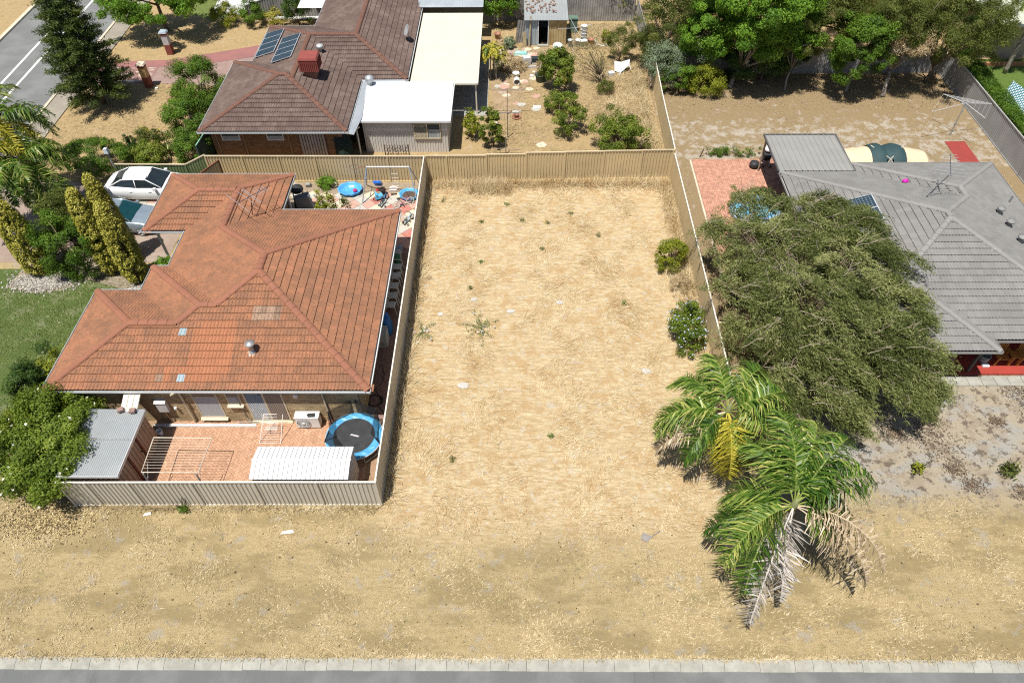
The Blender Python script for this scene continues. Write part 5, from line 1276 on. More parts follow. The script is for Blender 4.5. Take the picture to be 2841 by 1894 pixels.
# clipped hedge
root = thing('hedge', 'clipped dark green hedge behind the grey fence at the right edge', 'hedge', (30.5, 41, 0)); r_ = np.random.default_rng(8); n = 26000
P = np.column_stack([30.55 + r_.uniform(-.55, .55, n), r_.uniform(34, 47.5, n), r_.uniform(.1, 1.85, n)]); f = r_.random(n); P[f < .6, 2] = 1.75 + r_.normal(size=(f < .6).sum()) * .07 + .06 * np.sin(P[f < .6, 1] * 2)
npmesh('foliage', leafq(P, unit(r_.normal(size=(n, 3)) * .7 + [0, 0, .7]), .1, .06, r_), np.clip(.4 + .15 * np.sin(P[:, 1] * 3) + r_.normal(size=n) * .15, 0, 1), LV['green'], root)
g = G(); [g.tube([(30.5, 34.5 + k * 1.2, 0), (30.5, 34.5 + k * 1.2, 1.6)], .04, 5) for k in range(11)]; g.build('stems', BARK, root)
# ---- shrubs and weeds on the vacant lot
shrub('knobbly yellow green conifer shrub against the right lot fence', (8.05, 27.9, 0), (.85, .8, 1.05), 'lime', 9000, 101, L=.08, W=.045, clr=.22, nc=80, lump=.2, shell=.7)
BLUEF = leafmat('petal_blue', [(0, (.42, .5, .78)), (1, (.7, .74, .85))], .3)
shrub('rounded shrub covered in pale blue flowers on the lot', (8.1, 22.9, 0), (1.0, 1.2, 1.0), 'lush', 11000, 102, L=.09, W=.05, clr=.3, nc=60, lump=.3, shell=.5, flowers=(BLUEF, 260, .085))
shrub('dry wispy bush below the knobbly conifer shrub', (8.2, 26.3, 0), (.6, .8, .5), 'dry', 1800, 103, L=.2, W=.015, shell=.3)
def weed(label, x, y, rad, n, seed, leaf='green', flowers=None):
    r = np.random.default_rng(seed); root = thing('weed', label, 'weed', (x, y, 0)); V = []; g = G()
    for k in range(max(5, int(rad * 14))):
        a = r.uniform(0, 6.3); l = rad * r.uniform(.3, 1.1); e = (x + math.cos(a) * l, y + math.sin(a) * l, r.uniform(.03, .16)); g.tube([(x, y, .02), ((x + e[0]) / 2, (y + e[1]) / 2, .12), e], .007, 3)
        m2 = n // max(5, int(rad * 14)); t = r.random(m2)[:, None] ** .7; Q = np.array([x, y, .05]) * (1 - t) + np.array(e) * t + r.normal(size=(m2, 3)) * [.06, .06, .03]; Q[:, 2] = np.abs(Q[:, 2]) + .02
        V.append(leafq(Q, unit(r.normal(size=(m2, 3)) * .6 + [0, 0, 1]), .07, .035, r))
    V = np.concatenate(V); npmesh('leaves', V, np.clip(.5 + r.normal(size=len(V)) * .2, 0, 1), LV[leaf], root); g.build('stems', TWIG, root)
    if flowers:
        Q = np.column_stack([x + r.normal(size=flowers) * rad * .45, y + r.normal(size=flowers) * rad * .4, np.full(flowers, .2)]); npmesh('blossoms', leafq(Q, np.tile([0, 0, 1.0], (flowers, 1)), .1, .09, r), r.random(flowers), BLUEF, root)
weed('sprawling green weed with pale flowers in the middle of the lot', -1.75, 23.5, 1.2, 420, 111, 'green', 7)
weed('green weed with white flowers close to the left lot fence', -4.6, 23.2, .75, 240, 112, 'green', 9)
WL = ['upright green weed near the left lot fence, above the flowering weed', 'upright green weed above the sprawling weed in the lot', 'dark weed tuft in the upper middle of the lot', 'weed tuft just above left of the sprawling weed', 'left of two close weed tufts near the back fence', 'right of two close weed tufts near the back fence', 'weed tuft nearest the back fence, left of centre', 'weed tuft nearest the back fence, right of centre', 'weed tuft in the top left corner of the lot', 'weed tuft level with the blue flowered shrub', 'weed tuft at the street end of the lot, right of centre', 'weed tuft at the street end of the lot by the left fence', 'weed tuft left of the knobbly conifer shrub', 'weed tuft between the back fence and the upright green weed']
q = random.Random(9)
for i, (x, y) in enumerate([(-4.55, 27.0), (-1.9, 28.2), (1.35, 29.2), (-2.4, 26.2), (.3, 31.6), (1.7, 31.4), (-.6, 33.0), (3.0, 32.2), (-4.3, 33.4), (5.3, 25.1), (1.4, 17.2), (-2.7, 16.0), (4.4, 30.3), (-2.0, 31.5)]):
    weed(WL[i], x, y, q.uniform(.12, .2), 60, 120 + i, q.choice(['olive', 'green', 'dry', 'olive']))
for o in [o for o in COL.objects if o.name.startswith('weed') and o.get('label') in WL]: o['group'] = 'weed tufts on the lot'
shrub('small weed clump at the foot of the street fence', (-13.2, 13.7, 0), (.2, .12, .2), 'green', 200, 141)
shrub('young green plant on the sandy front garden, nearer the palm', (16.35, 15.6, 0), (.2, .2, .25), 'lime', 160, 142, L=.16, W=.07)
shrub('reddish leaved young plant on the sandy front garden at the right edge', (20.0, 15.5, 0), (.3, .26, .3), 'olive', 220, 143, L=.18, W=.08)
tree('weed_row', 'row of green weeds along the far edge of the brick paving', 'weeds', (13.0, 37.8, 0), (13.0, 37.9, .3), (1.7, .35, .35), 'green', 2200, .22, .1, .04, 40, 144, shell=.2, lump=.4, nlimb=4, tr=.015, parts=('stem', 'leaves'))
shrub('green clump growing at the foot of the fence behind the pools', (-11.2, 34.75, 0), (.55, .4, .35), 'bright', 2400, 145, L=.14, W=.03)
shrub('variegated plant rising behind the roof gutter, left', (-10.75, 31.6, 0), (.35, .3, 1.0), 'lime', 700, 146, L=.16, W=.06, cz=1.1, lump=.3)
shrub('variegated plant rising behind the roof gutter, centre', (-10.15, 31.5, 0), (.22, .2, 1.1), 'lime', 500, 147, L=.16, W=.06, cz=1.1)
shrub('small leafy top showing above the roof gutter, right', (-9.4, 31.5, 0), (.3, .2, .8), 'olive', 300, 148, L=.16, W=.06, cz=.9)
# ================================================================ paving of the front yard, passage and back yard
PAV = surf('paver_terracotta', (.5, .3, .19), (.42, .24, .15), 6, .9, bump=.004, pv=.13, grime=.35)
PAVJ = surf('paver_joint', (.34, .22, .14), None, 4, .95)
def herring(root, x0, x1, y0, y1, nsep, mat, name='paver', clip=None):
    """herringbone brick paving laid over the given rectangle"""
    L, W = .23, .115; me = {}
    for k in (0, 1):
        g = G(); g.box((0, 0, 0), (L - .012, W - .012, .03), rz=R(45) + k * R(90)); m_ = bpy.data.meshes.new('paver'); m_.from_pydata(g.v, [], g.f); m_.materials.append(mat); setrnd(m_, [0] * 6); me[k] = m_
    items = []; c45 = math.cos(R(45)); n = int(max(x1 - x0, y1 - y0) / W * 1.5)
    cx, cy = (x0 + x1) / 2, (y0 + y1) / 2
    for i in range(-n, n):
        for j in range(-n, n):
            # each cell of a 2x1 herringbone lattice
            for k in (0, 1):
                if k == 0: u, v = i * W + j * W + L / 2 * 1.0, (i - j) * W * 1.0 + W / 2
                else: u, v = i * W + j * W + L + W / 2, (i - j) * W + L / 2
                if (i + j) % 1: continue
                items.append((u, v, k))
    out, seen = [], set()
    # herringbone from a diagonal tiling: rows of L shaped pairs
    items = []
    for r_ in range(-n, n):
        for s_ in range(-n // 2, n // 2):
            bx_, by_ = s_ * 2 * L * .5 * 2 / 2 + r_ * W, r_ * W - s_ * 2 * L * .5 * 2 / 2 + 0
            bx_, by_ = r_ * W + s_ * L, r_ * W - s_ * L
            items.append((bx_ + L / 2, by_ + W / 2, 0)); items.append((bx_ + W / 2, by_ + W + L / 2, 1))
    for u, v, k in items:
        x, y = cx + (u - v) * c45, cy + (u + v) * c45
        key = (round(x, 3), round(y, 3), k)
        if x0 + .05 < x < x1 - .05 and y0 + .05 < y < y1 - .05 and key not in seen and not (clip and clip(x, y)):
            seen.add(key); out.append((x, y, k))
    out.sort(key=lambda p: p[1] * 2 + abs(p[0] + 10) * .3); rg = random.Random(3); gj = G()
    for i, (x, y, k) in enumerate(out):
        if i < nsep: obj(name, me[k], root, (x, y, .012 + rg.uniform(-.003, .003)))
        else: gj.box((x, y, .012 + rg.uniform(-.003, .003)), (L - .012, W - .012, .03), rz=R(45) + k * R(90), r=rg.random())
    if gj.v: gj.build('paver_field', mat, root, kind='stuff')
g = G(); g.sheet([(-16.3, 13.98), (-5.44, 13.98), (-5.44, 18.0), (-16.3, 18.0)], .012)
fy = tag(g.build('front_paving', PAVJ), kind='structure')
herring(fy, -15.0, -6.2, 14.0, 18.0, 300, PAV)
g = G(); g.sheet([(-6.6, 18.0), (-5.44, 18.0), (-5.44, 29.3), (-6.6, 29.3)], .012)
sp = tag(g.build('passage_paving', surf('paver_dark_joint', (.2, .14, .12), None, 4, .95)), kind='structure')
PAVD = surf('paver_dark', (.27, .18, .155), (.22, .15, .13), 6, .9, pv=.15, grime=.35)
herring(sp, -6.66, -5.36, 18.0, 29.2, 120, PAVD)
g = G(); g.sheet([(-13.4, 29.3), (-5.44, 29.3), (-5.44, 35.15), (-13.4, 35.15)], .008)
by = tag(g.build('back_paving', surf('slab_joint', (.3, .24, .17), None, 4, .95)), kind='structure')
rg = random.Random(12)
for i in range(-14, 15):
    for j in range(-14, 15):
        x, y = -9.4 + (i - j) * .43, 32.2 + (i + j) * .43
        if -13.2 < x < -5.7 and 29.6 < y < 34.3:
            k = rg.choice(['pink', 'red', 'cream', 'grey', 'brown', 'cream', 'grey', 'pink'])
            g = G(); g.box((x, y, .016 + rg.uniform(-.004, .004)), (.59, .59, .04), rz=R(45)); g.build('paving_slab', SLABM[k], by)
g = G(); g.sheet([(10.6, 26.5), (15.9, 26.5), (15.9, 37.3), (10.6, 37.3)], .01)
rp = tag(g.build('side_paving', surf('paver_red_joint', (.36, .22, .16), None, 4, .95)), kind='structure')
PAVR = surf('paver_red', (.5, .27, .19), (.42, .21, .15), 5, .9, pv=.18, grime=.35)
gj = G(); items = []
for i in range(44):
    for j in range(94):
        x, y = 10.72 + i * .118 + .0, 26.6 + j * .116
        b = (i // 2 + j // 2) % 2
        if b and i % 2 == 0: items.append((x + .059, y, .222, .104))
        if not b and j % 2 == 0: items.append((x, y + .058, .106, .22))
rg = random.Random(5); items.sort(key=lambda p: p[1])
vis = [p for p in items if p[1] > 31 and p[0] < 14.6]; rest = [p for p in items if not (p[1] > 31 and p[0] < 14.6)]
shm = {}
for k, (x, y, a, b) in enumerate(vis):
    if k < 300:
        if (a, b) not in shm:
            g = G(); g.box((0, 0, 0), (a, b, .03)); m_ = bpy.data.meshes.new('paver'); m_.from_pydata(g.v, [], g.f); m_.materials.append(PAVR); setrnd(m_, [0] * 6); shm[(a, b)] = m_
        obj('paver', shm[(a, b)], rp, (x, y, .01 + rg.uniform(-.003, .003)))
    else: rest.append((x, y, a, b))
for x, y, a, b in rest: gj.box((x, y, .01 + rg.uniform(-.003, .003)), (a, b, .03), r=rg.random())
gj.build('paver_field', PAVR, rp, kind='stuff')
g = G(); g.bx(10.5, 10.6, 26.5, 37.35, -.05, .05); g.build('edging', surf('edging_cream', (.62, .53, .4), None, 3), rp)
g = G(); g.box((27.42, 38.2, .012), (1.25, 2.25, .024)); one('outdoor_rug', 'narrow dark red mat lying on the dry yard', 'mat', g, surf('mat_red', (.3, .05, .04), (.24, .045, .04), 2, .95, grime=.4), (27.42, 38.2, 0))
g = G(); g.prism([(24.6, 33.6), (27.6, 33.6), (27.9, 36.95), (24.9, 36.95)], -.02, .014); tag(g.build('rear_paving', surf('paver_salmon', (.47, .27, .19), (.4, .24, .17), 5, .9, grime=.4)), kind='structure')

# ================================================================ sheds
ZS = surf('zincalume', (.44, .46, .46), (.38, .4, .4), .7, .42, .35, grime=.12)
SHB = surf('shed_wall_tan', (.42, .3, .21), (.36, .26, .18), 1, .6, grime=.2)
SHR = surf('shed_trim_red', (.2, .055, .035), None, 3)
S1 = thing('garden_shed', 'grey corrugated iron shed beside the flowering bush', 'shed', (-16.3, 15.6, 0))
g = G()
def corr(g, x0, x1, y0, y1, za, zb, pitch=.08, amp=.012):
    n = int((x1 - x0) / pitch * 4); vs = []
    for i in range(n + 1):
        x = x0 + (x1 - x0) * i / n; h = math.sin(2 * math.pi * (x - x0) / pitch) * amp; vs += [(x, y0, za + h), (x, y1, zb + h)]
    g.add(vs, [(2 * i, 2 * i + 2, 2 * i + 3, 2 * i + 1) for i in range(n)])
for ya, yb in ((14.08, 15.72), (15.68, 17.15)):
    g = G(); za = 1.98 + (ya - 14) * .02; corr(g, -17.5, -15.15, ya, yb, za + (.012 if ya > 15 else 0), 1.98 + (yb - 14) * .02 + (.012 if ya > 15 else 0)); g.build('roof_sheet', ZS, S1)
g = G(); g.bx(-15.16, -15.13, 14.08, 17.15, 1.9, 2.04); g.bx(-17.5, -15.13, 14.04, 14.07, 1.9, 2.0); g.build('barge', ALU, S1)
RUST = surf('rust', (.3, .16, .08), (.2, .1, .05), 8)
g = G()
for k in range(14): g.lathe((-17.4 + k * .16, 15.7, 2.04), [(.018, 0), (.012, .012), (0, .014)], 5)
for k in range(7): g.box((-16.5 + k * .07, 16.45 + k * .02, 2.035), (.05, .03, .006))
g.build('roof_screws', RUST, S1)
g = G(); ribsheet(g, (-15.25, 14.15), (-15.25, 15.0), 0, 1.95, 1.95, .2, .03); ribsheet(g, (-15.25, 15.0), (-15.25, 17.05), 0, 1.95, 1.95, .2, .03); ribsheet(g, (-15.25, 17.05), (-17.4, 17.05), 0, 1.95, 1.95, .2, .03); ribsheet(g, (-17.4, 17.05), (-17.4, 14.15), 0, 1.95, 1.95, .2, .03); ribsheet(g, (-17.4, 14.15), (-15.25, 14.15), 0, 1.95, 1.95, .2, .03); g.build('wall', SHB, S1)
g = G(); g.bx(-15.235, -15.2, 15.0, 15.08, .02, 1.93); g.bx(-15.235, -15.2, 15.9, 15.98, .02, 1.93); dr = g.build('door_frame', SHR, S1)
g = G(); g.lathe((-15.19, 15.8, 1.0), [(0, 0), (.035, 0), (.04, .05), (0, .06)], 8); g.build('handle', BLK, dr)
S2 = thing('garden_shed', 'white metal garden shed with shallow gable roof beside the trampoline', 'shed', (-8.35, 14.8, 0))
WSH = surf('shed_white', (.62, .62, .615), (.58, .58, .575), 1, .45, grime=.06)
for nm, (ya, za, yb, zb) in dict(a=(14.08, 1.76, 14.82, 1.93), b=(14.88, 1.93, 15.55, 1.76)).items():
    n = 21
    for i in range(n):
        x0, x1 = -10.24 + 3.8 * i / n, -10.24 + 3.8 * (i + 1) / n
        g = G(); g.add([(x0 + .004, ya, za), (x1 - .004, ya, za), (x1 - .004, yb, zb), (x0 + .004, yb, zb), (x0 + .01, ya, za + .016), (x1 - .01, ya, za + .016), (x1 - .01, yb, zb + .016), (x0 + .01, yb, zb + .016)], [(3, 2, 1, 0), (4, 5, 6, 7), (0, 1, 5, 4), (1, 2, 6, 5), (2, 3, 7, 6), (3, 0, 4, 7)], (i * .37) % 1); g.build('roof_panel', WSH, S2)
g = G(); g.add([(-10.26, 14.8, 1.935), (-6.42, 14.8, 1.935), (-6.42, 14.9, 1.935), (-10.26, 14.9, 1.935), (-10.26, 14.82, 1.968), (-6.42, 14.82, 1.968), (-6.42, 14.88, 1.968), (-10.26, 14.88, 1.968)], [(3, 2, 1, 0), (4, 5, 6, 7), (0, 1, 5, 4), (1, 2, 6, 5), (2, 3, 7, 6), (3, 0, 4, 7)]); g.build('ridge', WSH, S2)
g = G(); ribsheet(g, (-10.15, 14.13), (-6.5, 14.13), 0, 1.75, 1.75, .19, .02); ribsheet(g, (-6.5, 14.13), (-6.5, 15.5), 0, 1.75, 1.75, .19, .02); ribsheet(g, (-6.5, 15.5), (-10.15, 15.5), 0, 1.75, 1.75, .19, .02); ribsheet(g, (-10.15, 15.5), (-10.15, 14.13), 0, 1.75, 1.75, .19, .02)
for x in (-6.495, -10.155): g.add([(x, 14.13, 1.74), (x, 15.5, 1.74), (x, 14.85, 1.93)], [(0, 1, 2)])
g.build('wall', surf('shed_white_wall', (.6, .55, .5), (.54, .5, .45), 1, .5, grime=.1), S2)
S3_ = thing('garden_shed', 'small old iron shed with open doorway in the untidy yard', 'shed', (2.2, 53.3, 0))
g = G(); roofsheet(g, .5, 3.72, 51.95, 55.1, 1.95, 2.1, .2, .02, along='y'); g.build('roof', ZS, S3_)
BLU = surf('shed_blue_grey', (.36, .42, .46), (.3, .35, .39), 1, .6, grime=.2); YLW = surf('shed_rust_cream', (.5, .4, .22), (.36, .25, .11), 1.5, .7, grime=.35)
g = G(); ribsheet(g, (.6, 52.12), (1.5, 52.12), 0, 1.9, 1.9, .18, .03); g.build('wall', BLU, S3_)
g = G(); ribsheet(g, (2.28, 52.12), (3.6, 52.12), 0, 1.9, 1.9, .18, .03); g.build('door', YLW, S3_)
g = G(); ribsheet(g, (3.6, 52.12), (3.6, 55.0), 0, 1.9, 2.0, .18, .03); ribsheet(g, (.6, 55.0), (.6, 52.12), 0, 2.0, 1.9, .18, .03); ribsheet(g, (3.6, 55.0), (.6, 55.0), 0, 2.0, 2.0, .18, .03); g.build('wall', BLU, S3_)
g = G(); g.bx(1.5, 1.56, 52.08, 52.14, 0, 1.92); g.bx(2.24, 2.3, 52.08, 52.14, 0, 1.92); g.build('door_frame', WHT, S3_)
g = G(); g.bx(.65, 3.55, 52.3, 54.9, .0, .03); g.build('floor', DARK, S3_)
g = G(); g.bx(1.5, 2.3, 51.85, 52.1, 0, .1); g.build('step', CONC, S3_)
g = G(); g.M = Matrix.Translation((.15, 52.5, 0)) @ Matrix.Rotation(R(8), 4, 'Y'); ribsheet(g, (-.35, 0), (.35, 0), 0, 1.7, 1.7, .16, .03)
one('fence_sheet', 'grey ribbed sheet leaning beside the old garden shed', 'sheet', g, ASB, (.15, 52.5, 0))
for k, (x, y, l, a) in enumerate(((.85, 51.9, 2.2, .06), (.55, 51.85, 1.1, -.05))):
    g = G(); g.M = Matrix.Translation((x, y, 0)) @ Matrix.Rotation(a, 4, 'Y') @ Matrix.Rotation(-.1, 4, 'X'); g.bx(-.05 - k * .08, .05 + k * .08, -.02, .02, 0, l)
    one('timber_plank', ('long thin timber pole leaning on the old shed', 'short wide plank leaning on the old shed')[k], 'plank', g, surf('plank', (.45, .36, .22), None, 3), (x, y, 0))
g = G(); rgx = random.Random(4)
for k in range(60): g.box((rgx.uniform(.6, 2.9), rgx.uniform(52.9, 55), 2.1 + rgx.random() * .05), (.16, .1, .02), rz=rgx.random() * 6)
tag(one('leaf_debris', 'dead leaves piled on the old shed roof', 'leaves', g, surf('dead_leaf', (.2, .1, .07), (.3, .2, .15), 5), (1.8, 54, 2.1)), kind='stuff')

# ================================================================ vehicles
def car(label, loc, rz, paint, sc=1.0, name='parked_car', teal=False):
    """sedan along +x: body lofted from sections, glasshouse, glass, wheels, lamps"""
    root = thing(name, label, 'car', loc); M_ = Matrix.Translation(loc) @ Matrix.Rotation(rz, 4, 'Z') @ Matrix.Scale(sc, 4)
    def GG(): q = G(); q.M = M_; return q
    # stations: x, half width at sill, at belt, z sill, z belt, z crown
    st = [(-2.4, .62, .66, .34, .72, .76), (-2.33, .74, .78, .24, .86, .93), (-2.0, .84, .86, .2, .93, 1.02), (-1.45, .88, .89, .19, .94, 1.04), (-.6, .89, .9, .18, .93, 1.0), (.4, .89, .9, .18, .92, .99), (1.1, .88, .88, .18, .88, .97), (1.7, .86, .85, .19, .8, .88), (2.15, .79, .77, .22, .7, .77), (2.38, .6, .62, .3, .55, .6)]
    g = GG(); vs, fs = [], []; prof = 9
    for x, ws, wb, zs, zb, zc in st:
        half = [(ws * .9, zs), (ws, zs + .1), (max(ws, wb) * 1.01, (zs + zb) / 2), (wb, zb), (wb * .9, zb + (zc - zb) * .65), (0, zc)]
        ring = half + [(-a, b) for a, b in reversed(half[:-1])]
        vs += [(x, a, b) for a, b in ring]
    n = 11
    for i in range(len(st) - 1):
        for j in range(n): fs.append((i * n + j, i * n + (j + 1) % n, (i + 1) * n + (j + 1) % n, (i + 1) * n + j))
    fs += [tuple(range(n - 1, -1, -1)), tuple(range((len(st) - 1) * n, len(st) * n))]
    g.add(vs, fs); body = g.build('body', paint, root, True)
    # glasshouse: roof panel plus pillars, glass set inside
    A = dict(rb=(-1.95, .72, 1.0), rt=(-1.15, .6, 1.4), ft=(.2, .6, 1.42), fb=(1.05, .76, .97))
    def pt(k, s, inset=0): x, y, z = A[k]; return (x, (y - inset) * s, z)
    g = GG(); xs_ = [-1.2, -.8, -.3, .25]; zz = [1.39, 1.445, 1.45, 1.415]
    vs = [(x, y, z - abs(y) ** 2 * .1) for x, z in zip(xs_, zz) for y in (-.6, -.3, 0, .3, .6)]
    g.add(vs, [(i * 5 + j, (i + 1) * 5 + j, (i + 1) * 5 + j + 1, i * 5 + j + 1) for i in range(3) for j in range(4)]); g.build('roof', paint, root, True)
    g = GG()
    for s in (-1, 1):
        g.tube([(-2.0, .74 * s, .98), (-1.2, .6 * s, 1.36), (-.5, .61 * s, 1.41), (.22, .6 * s, 1.385), (1.08, .78 * s, .95)], .035, 6)
        g.tube([(-.45, .62 * s, 1.38), (-.4, .82 * s, .94)], .03, 5)
    g.build('pillars', paint, root, True)
    gl = surf('car_glass', (.015, .02, .025), (.02, .03, .035), 3, .06, spec=.6, grime=0)
    g = GG(); g.quad(pt('rb', -1), pt('rb', 1), pt('rt', 1), pt('rt', -1)); g.build('rear_window', gl, root)
    g = GG(); g.quad(pt('fb', 1), pt('fb', -1), pt('ft', -1), pt('ft', 1)); g.build('windscreen', surf('car_glass_teal', (.008, .05, .06), None, 3, .06, spec=.6, grime=0) if teal else gl, root)
    for s in (-1, 1):
        g = GG(); g.add([(-1.75, .76 * s, .97), (-.42, .83 * s, .95), (-.46, .62 * s, 1.37), (-1.18, .6 * s, 1.34)], [(0, 1, 2, 3)]); g.build('side_window', gl, root)
        g = GG(); g.add([(-.36, .83 * s, .95), (.95, .79 * s, .95), (.2, .6 * s, 1.37), (-.42, .62 * s, 1.38)], [(0, 1, 2, 3)]); g.build('side_window', gl, root)
        g = GG(); g.box((.72, .95 * s, 1.0), (.16, .16, .12)); g.build('mirror', paint, root)
        for x in (-.75, .35): 
            g = GG(); g.box((x, .905 * s, .78), (.16, .03, .03)); g.build('door_handle', paint, root)
        g = GG(); g.box((-2.31, .62 * s, .74), (.14, .28, .12)); g.build('tail_lamp', surf('tail_red', (.25, .02, .02), None, 3, .2), root)
        g = GG(); g.box((2.2, .6 * s, .63), (.22, .26, .1), rz=-.3 * s); g.build('headlight', surf('lamp_clear', (.6, .6, .6), None, 3, .1), root)
        for x in (-1.42, 1.42):
            g = GG(); ring = [(math.cos(t) * .24, math.sin(t) * .24) for t in [2 * math.pi * k / 16 for k in range(16)]]
            g.tube([(x + a, .8 * s, .31 + b) for a, b in ring], .085, 6, closed=True); wh = g.build('wheel', BLK, root, True)
            g = GG()
            for k in range(5):
                t = 2 * math.pi * k / 5; g.tube([(x, .87 * s, .31), (x + math.cos(t) * .2, .87 * s, .31 + math.sin(t) * .2)], .03, 4)
            g.tube([(x, .83 * s, .31), (x, .885 * s, .31)], .06, 8); g.tube([(x + a * .86, .86 * s, .31 + b * .86) for a, b in ring], .02, 4, closed=True); g.build('rim', ALU, wh)
    return root
car('white sedan parked beside the orange roof, tail to the road', (-21.25, 34.15, 0), R(-1), surf('paint_white', (.78, .79, .8), (.72, .73, .74), 2, .25, spec=.5, grime=.04))
car('silver car with teal windscreen in the dappled shade of the conifers', (-21.9, 31.25, 0), R(-4), surf('paint_silver', (.3, .37, .43), (.24, .3, .35), 2, .22, .4, spec=.5, grime=.08), .97, teal=True)

# ================================================================ front yard
AC = thing('air_conditioner', 'white outdoor air conditioner unit by the screen door', 'air conditioner', (-8.95, 17.72, 0))
g = G(); g.bx(-9.46, -8.46, 17.6, 17.95, .1, .76); g.build('cabinet', WHT, AC)
g = G(); g.bx(-9.48, -8.44, 17.58, 17.97, .76, .785); g.build('lid', WHT, AC)
g = G(); g.lathe((0, 0, 0), [(0, .01), (.27, .01), (.27, 0)], 20); g.M = None
gg = G(); gg.M = Matrix.Translation((-9.12, 17.597, .43)) @ Matrix.Rotation(R(90), 4, 'X'); gg.lathe((0, 0, 0), [(.29, 0), (.29, .012), (0, .012)], 24); fan = gg.build('fan_opening', surf('fan_dark', (.12, .125, .13), None, 3), AC)
gg = G(); gg.M = Matrix.Translation((-9.12, 17.575, .43)) @ Matrix.Rotation(R(90), 4, 'X')
for q in (.08, .15, .22, .285): gg.tube([(math.cos(2 * math.pi * k / 24) * q, math.sin(2 * math.pi * k / 24) * q, 0) for k in range(24)], .007, 4, closed=True)
for k in range(18): gg.tube([(math.cos(2 * math.pi * k / 18) * .05, math.sin(2 * math.pi * k / 18) * .05, 0), (math.cos(2 * math.pi * k / 18) * .285, math.sin(2 * math.pi * k / 18) * .285, 0)], .005, 3)
gg.lathe((0, 0, -.01), [(0, 0), (.06, 0), (.06, .03), (0, .03)], 12); gg.build('fan_grille', WHT, AC)
for x in (-9.3, -8.62):
    g = G(); g.bx(x - .06, x + .06, 17.62, 17.92, .03, .1); g.build('foot', BLK, AC)
g = G(); g.box((-8.75, 17.75, .805), (.3, .2, .03), rz=.05); g.bx(-8.95, -8.88, 17.72, 17.8, .79, .82); one('tool_tray', 'dark tray and orange grip lying on the air conditioner', 'tray', g, BLK, (-8.78, 17.75, .79))
# trampoline
TC = (-6.83, 16.85)
TR = thing('trampoline', 'round black trampoline with blue padding by the side fence', 'trampoline', (TC[0], TC[1], 0))
g = G(); g.lathe((TC[0], TC[1], .6), [(0, -.01), (.86, -.01), (.9, .0), (0, .0)], 40); g.build('mat', surf('tramp_mat', (.03, .032, .034), (.045, .047, .05), 3, .8), TR)
BLUEP = surf('pad_blue', (.06, .27, .5), (.09, .34, .58), 4, .4, spec=.4, grime=.1, pv=.15)
for k in range(8):
    g = G(); n = 6; vs = []
    for i in range(n + 1):
        t = 2 * math.pi * (k + i / n) / 8 + .01; w = .015 * math.sin(i * 2.1)
        for q, z in ((.87, .615), (.98, .645 + w), (1.1, .645 - w), (1.19, .6)): vs.append((TC[0] + q * math.cos(t), TC[1] + q * math.sin(t), z))
    g.add(vs, [(i * 4 + j, i * 4 + j + 1, (i + 1) * 4 + j + 1, (i + 1) * 4 + j) for i in range(n) for j in range(3)], (k * .37) % 1); g.build('safety_pad', BLUEP, TR)
g = G(); g.tube([(TC[0] + 1.19 * math.cos(t), TC[1] + 1.19 * math.sin(t), .58) for t in [2 * math.pi * k / 32 for k in range(32)]], .025, 6, closed=True); g.build('rim', ALU, TR)
for k in range(4):
    t = 2 * math.pi * (k + .5) / 4
    for d in (-.22, .22):
        pass
    a, b = t - .3, t + .3; g = G(); P = lambda an, q, z: (TC[0] + q * math.cos(an), TC[1] + q * math.sin(an), z)
    g.tube([P(a, 1.15, .58), P(a, 1.1, .05), P(b, 1.1, .05), P(b, 1.15, .58)], .022, 6); g.build('leg', ALU, TR)
g = G()
for k, (x0, w) in enumerate(((-.2, .05), (-.14, .05), (-.08, .05), (-.02, .06), (.05, .05), (.11, .05))):
    for q in ((0, .022), (.045, .067)): g.M = Matrix.Translation((TC[0] + .02, TC[1] - .02, .6045)) @ Matrix.Rotation(R(-16), 4, 'Z'); g.add([(x0 + q[0] * .5, q[0], 0), (x0 + w + q[0] * .5, q[0], 0), (x0 + w + q[1] * .5, q[1], 0), (x0 + q[1] * .5, q[1], 0)], [(0, 1, 2, 3)])
    g.add([(x0 + .01, .015, .0003), (x0 + .026, .015, .0003), (x0 + .05, .055, .0003), (x0 + .034, .055, .0003)], [(0, 1, 2, 3)])
g.build('mat_logo', surf('logo_white', (.8, .8, .82), None, 3, .6, grime=0), TR)
NET = NT('net_black'); mx = NET.n('ShaderNodeMixShader'); mx.inputs[0].default_value = .62; tb = NET.n('ShaderNodeBsdfTransparent'); NET.fin((.02, .02, .022), .9); NET.l(tb.outputs[0], mx.inputs[1]); NET.l(NET.b.outputs[0], mx.inputs[2]); NET.l(mx.outputs[0], NET.out.inputs[0]); NET = NET.m
def net(pts, name='net'):
    g = G(); g.add(pts, [tuple(range(len(pts)))]); g.build(name, NET, TR)
poles = [(95, 1.35), (38, 1.3), (150, 1.25), (195, 1.0), (250, .75), (-20, 1.0)]
PP = []
for an, h in poles:
    b = (TC[0] + 1.2 * math.cos(R(an)), TC[1] + 1.2 * math.sin(R(an))); q = 1.0 if h > 1.1 else .75
    PP.append((b, (TC[0] + 1.2 * q * math.cos(R(an)), TC[1] + 1.2 * q * math.sin(R(an)), .6 + h * .7))); g = G(); g.tube([(*b, .1), (*b, .65), PP[-1][1]], .03, 6); g.build('net_pole', BLK, TR)
for i, j in ((0, 1), (2, 3), (3, 4), (1, 5), (0, 2)):
    net([(*PP[i][0], .62), (*PP[j][0], .62), PP[j][1], PP[i][1]])
